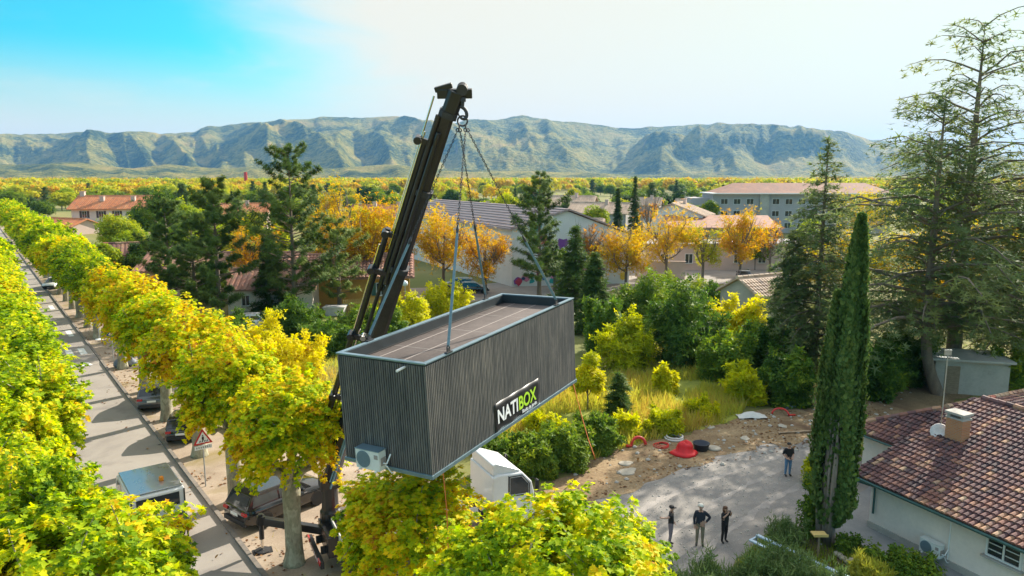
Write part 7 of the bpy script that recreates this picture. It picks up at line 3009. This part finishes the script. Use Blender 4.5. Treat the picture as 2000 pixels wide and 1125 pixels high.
small(1585, 1040, .75, 2.5, 'upright bright green shrub on the left of the cypress foot', 'leaf_bush', -.02, 330, 4200, .14, 'oval')
small(1535, 1062, 1.0, .9, 'low fresh green cushion shrub behind the blue garden rail', 'leaf_silver', .08, 331, 3600, .18, 'blade')
small(1660, 1078, .8, .6, 'dark low shrub at the right of the cypress foot', 'leaf_bush', -.12, 332, 2200, .13, 'oval')
small(1740, 1112, .9, .7, 'low dark green shrub below the house window', 'leaf_bush', -.06, 333, 2600, .13, 'oval')
small(1800, 1128, 1.0, .8, 'rounded dark shrub at the bottom edge below the air unit', 'leaf_bush', -.06, 334, 2600, .13, 'oval')
small(1700, 1128, .9, .55, 'straw coloured grassy clump among the edging stones', 'grass_dry', .2, 335, 1800, .3, 'blade')
for i, (px, py, rx, h, lab) in enumerate([(1400, 1190, 1.7, 1.8, 'silvery green leafy shrub at the bottom edge, left part below the woman'), (1500, 1172, 1.9, 1.75, 'silvery green leafy shrub at the bottom edge, middle part left of the blue rail'), (1590, 1195, 1.8, 1.5, 'silvery green leafy shrub at the bottom edge, right part below the blue rail')]):
    small(px, py, rx, h, lab, 'leaf_silver', [.0, .04, .02][i], 340 + i, 8000, .26, 'blade', 'oleander_shrub', 'shrub', 'silvery shrubs at the bottom edge')


# ------------------------------------------------------------------ grasses and fallen leaves
def in_poly(x, y, poly):
    c = np.zeros(len(x), bool)
    n = len(poly)
    for i in range(n):
        x0, y0, x1, y1 = poly[i][0], poly[i][1], poly[(i + 1) % n][0], poly[(i + 1) % n][1]
        k = ((y0 > y) != (y1 > y)) & (x < (x1 - x0) * (y - y0) / (y1 - y0 + 1e-12) + x0)
        c ^= k
    return c


def scatter(poly, n, seed):
    r = np.random.default_rng(seed)
    xs, ys = [p[0] for p in poly], [p[1] for p in poly]
    x, y = r.uniform(min(xs), max(xs), n), r.uniform(min(ys), max(ys), n)
    k = in_poly(x, y, poly)
    return x[k], y[k], r


def grass(name, poly, n, h, label, tone, seed, m='grass_dry', wmul=1.0):
    x, y, r = scatter(poly, n, seed)
    dn = fbm(x * .35, y * .35, 3, 3)
    k = dn > .33
    x, y, dn = x[k], y[k], dn[k]
    N = len(x)
    pos = np.stack([x, y, np.zeros(N)], 1)
    ax = np.stack([r.normal(0, .35, N), r.normal(0, .35, N), np.ones(N)], 1)
    o = leaves(name, 'grass', pos, r.normal(size=(N, 3)) * np.array([1, 1, .1]), h * r.uniform(.5, 1.3, N) * (.6 + dn), tone + (dn - .45) * .7 + r.normal(0, .12, N), MATS[m], ax)
    tag(o, label, 'grass', None, 'stuff')
    return o


MEADOW = g2((870, 885), (900, 800), (1130, 755), (1260, 730), (1360, 730), (1470, 775), (1440, 822), (1250, 868), (1160, 899), (1040, 905))
grass('tall_grass', MEADOW, 34000, .7, 'tall dry yellow grass in the clearing behind the studio', .24, 400)
grass('lawn_grass', g2((560, 760), (640, 650), (760, 625), (930, 620), (1000, 690), (900, 760)), 16000, .5, 'green and yellow rough grass behind the studio', .25, 401)
grass('verge_grass', [RP(-14, 1.0), RP(-14, 1.6), RP(130, 1.6), RP(130, 1.0)], 5000, .28, 'thin green grass round the feet of the plane trees', .1, 402)
grass('wild_grass', g2((1100, 745), (1280, 640), (1560, 640), (1700, 700), (1620, 775), (1450, 790), (1350, 735)), 16000, .5, 'rough shaded grass of the wild garden', .25, 403)
grass('garden_weeds', g2((1430, 1125), (1480, 1055), (1560, 1045), (1700, 1085), (1760, 1125), (1640, 1160)), 5000, .3, 'low weeds of the flower bed', .1, 404, 'leaf_bush')


def litter(poly, n, label, seed, size=.16):
    x, y, r = scatter(poly, n, seed)
    k = fbm(x * .5, y * .5, 8, 3) > r.uniform(.3, .6, len(x))
    x, y = x[k], y[k]
    N = len(x)
    pos = np.stack([x, y, .03 + r.uniform(0, .02, N)], 1)
    o = leaves('fallen_leaves', 'oval', pos, np.array([0, 0, 1.0]) + r.normal(0, .22, (N, 3)), size * r.uniform(.6, 1.3, N), r.uniform(0, 1, N), MATS['leaf_litter'])
    tag(o, label, 'fallen leaves', None, 'stuff')


litter([RP(-14, .2), RP(-14, 8.5), RP(8, 9), RP(45, 8), RP(60, 4), RP(60, .2)], 26000, 'brown fallen leaves over the gravel under the planes', 410)
litter([RP(-14, -2.2), RP(-14, 0), RP(60, 0), RP(60, -1.2)], 2500, 'few fallen leaves along the edge of the road', 411)
litter(g2((1060, 1010), (1130, 930), (1290, 866), (1600, 775), (1800, 745), (1700, 850), (1300, 930)), 9000, 'brown leaves and debris on the dirt bank', 412, .15)


def pebbles(poly, n, label, seed, lo=.03, hi=.12, m='concrete'):
    x, y, r = scatter(poly, n, seed)
    b = MB()
    for i in range(len(x)):
        s = lo + (hi - lo) * r.uniform() ** 3
        q = r.uniform(0, 6.28, 5)
        b.lathe([(s * .9, 0), (s, s * .3), (s * .45, s * .75)], 5, (x[i], y[i], .012))
    o = b.build('gravel', MATS[m])
    tag(o, label, 'gravel', None, 'stuff')


pebbles(g2((1150, 985), (1290, 925), (1400, 885), (1500, 862), (1610, 850), (1690, 985), (1560, 1030), (1478, 1045), (1300, 1150), (1060, 1040)), 2600, 'small loose stones on the gravel drive', 421, .02, .06)
pebbles(g2((1040, 1000), (1160, 893), (1400, 832), (1600, 775), (1800, 745), (1700, 850), (1300, 935)), 1500, 'loose stones and clods on the dirt bank', 420, .03, .16)


# ------------------------------------------------------------------ trees of the quarter, each its own thing, out to the far woods
FT = []
for i in range(9):
    sp = [(5.0, 4.4, 6.6, 18), (4.2, 4.8, 6.6, 14), (5.6, 4.0, 6.2, 22)][i % 3]
    FT.append((stem_mesh(9.0, .22, 'bark_grey', 4, .25, 2.5, 500 + i), lump_crown(510 + i, 2600, sp[0], sp[1], sp[2] - 1.2, sp[3], 'star', .72, 'leaf_far', ragged=.6, tvar=.05)))
FC = [conifer(530 + i, 12.0, 3.0, .06, ('fir', 'pine')[i % 2], 14, 7, 1.0, 16, 'leaf_pine', trunk_r=.25, tpl='needlesf') for i in range(2)]


def far_trees():
    r = np.random.default_rng(99)
    # keep sight lines to the buildings: (photo columns, rows, distance)
    keep = [(60, 275, 388, 452, 232), (455, 492, 384, 402, 186), (735, 775, 382, 400, 176), (828, 882, 380, 400, 166), (895, 980, 380, 402, 162),
            (835, 1232, 398, 560, 150), (1090, 1150, 376, 398, 200), (1145, 1205, 380, 408, 182), (1300, 1356, 386, 436, 156), (1345, 1432, 405, 445, 146),
            (1432, 1665, 366, 430, 194), (1330, 1530, 468, 545, 132), (225, 300, 470, 545, 112), (1225, 1440, 500, 560, 128), (1330, 1400, 380, 408, 186)]
    marks = [(20, 'at the far left edge'), (110, 'left of the white house'), (205, 'behind the white house'), (300, 'right of the white house'), (390, 'above the dark pines'), (480, 'near the chimney stack'),
             (575, 'behind the tallest pine'), (680, 'left of the crane boom'), (790, 'behind the crane boom'), (870, 'above the flat red roof'), (960, 'above the grey hall roof'), (1055, 'behind the single pine'), (1140, 'among the pale roofs'), (1240, 'near the tall bare poplar'), (1330, 'above the two lime trees'), (1420, 'left of the apartment block'), (1520, 'above the apartment block'), (1600, 'behind the tall spruce'), (1700, 'above the cypress'), (1800, 'behind the two cedars'), (1930, 'at the right edge')]
    used = {}
    pts = []
    tries = 0
    while len(pts) < 268 and tries < 9000:
        tries += 1
        Y = 112 * (620 / 112) ** (r.uniform() ** .8)
        t = r.uniform(-.86, .84)
        x = t * Y
        h = r.uniform(6.0, 10.5) * (1.0 if Y > 150 else .85)
        con = r.uniform() < .14
        w = h * (.55 if not con else .28)
        # off the road
        s = (Vector((x, Y, 0)) - Vector((K0.x, K0.y, 0)))
        n_ = s.dot(RN)
        if -14 < n_ < 6:
            continue
        px, pt = proj(x, Y, h)
        dpx = w * FOC / Y
        pb = proj(x, Y, 0)[1]
        if px < -40 or px > 2040:
            continue
        bad = False
        for (a, b_, y0, y1, YY) in keep:
            if Y < YY + 8 and px + dpx > a and px - dpx < b_ and pt < y1 - 2 and pb > y0:
                if pt < y1 - (y1 - y0) * .25:
                    bad = True
                    break
        if bad:
            continue
        if any((x - q[0]) ** 2 + (Y - q[1]) ** 2 < (w + q[2]) ** 2 * .30 for q in pts):
            continue
        # leave the footprint of buildings free
        if (-32 < x < 22 and 92 < Y < 150) or (15 < x < 70 and 95 < Y < 130 and False):
            continue
        pts.append((x, Y, w))
        tn = r.choice([-.34, -.12, .0, .12, .24, .36], p=[.24, .22, .24, .17, .10, .03])
        if con:
            me = FC[len(pts) % 2]
            sc = h / 12 * 1.25
            kind, cat = 'dark conifer', 'conifer'
        else:
            me = FT[len(pts) % 9]
            sc = h / 10.0
            kind, cat = {-.34: 'dark green tree', -.12: 'green tree', .0: 'light green tree', .12: 'yellow green tree', .24: 'yellow tree', .36: 'orange brown tree'}[round(float(tn), 2)], 'tree'
        mk = min(marks, key=lambda m: abs(m[0] - px))[1]
        band = 'near edge' if Y < 190 else ('middle' if Y < 330 else 'far edge')
        lab = f'{kind} at the {band} of the belt, {mk}'
        size = 'tall ' if h > 9.0 else ('small ' if h < 7.2 else 'medium ')
        lab = size + lab
        plant('conifer_tree' if con else 'broadleaf_tree', lab, cat, (x, Y, 0), [('trunk', me[0]), ('crown', me[1])], 'trees of the distant belt, ' + lab.split(' at the ')[0] + ' ' + mk + ' ' + band, r.uniform(0, 6.28), (sc * r.uniform(1.0, 1.35), sc * r.uniform(1.0, 1.35), sc), 0 if con else tn - .07)


far_trees()
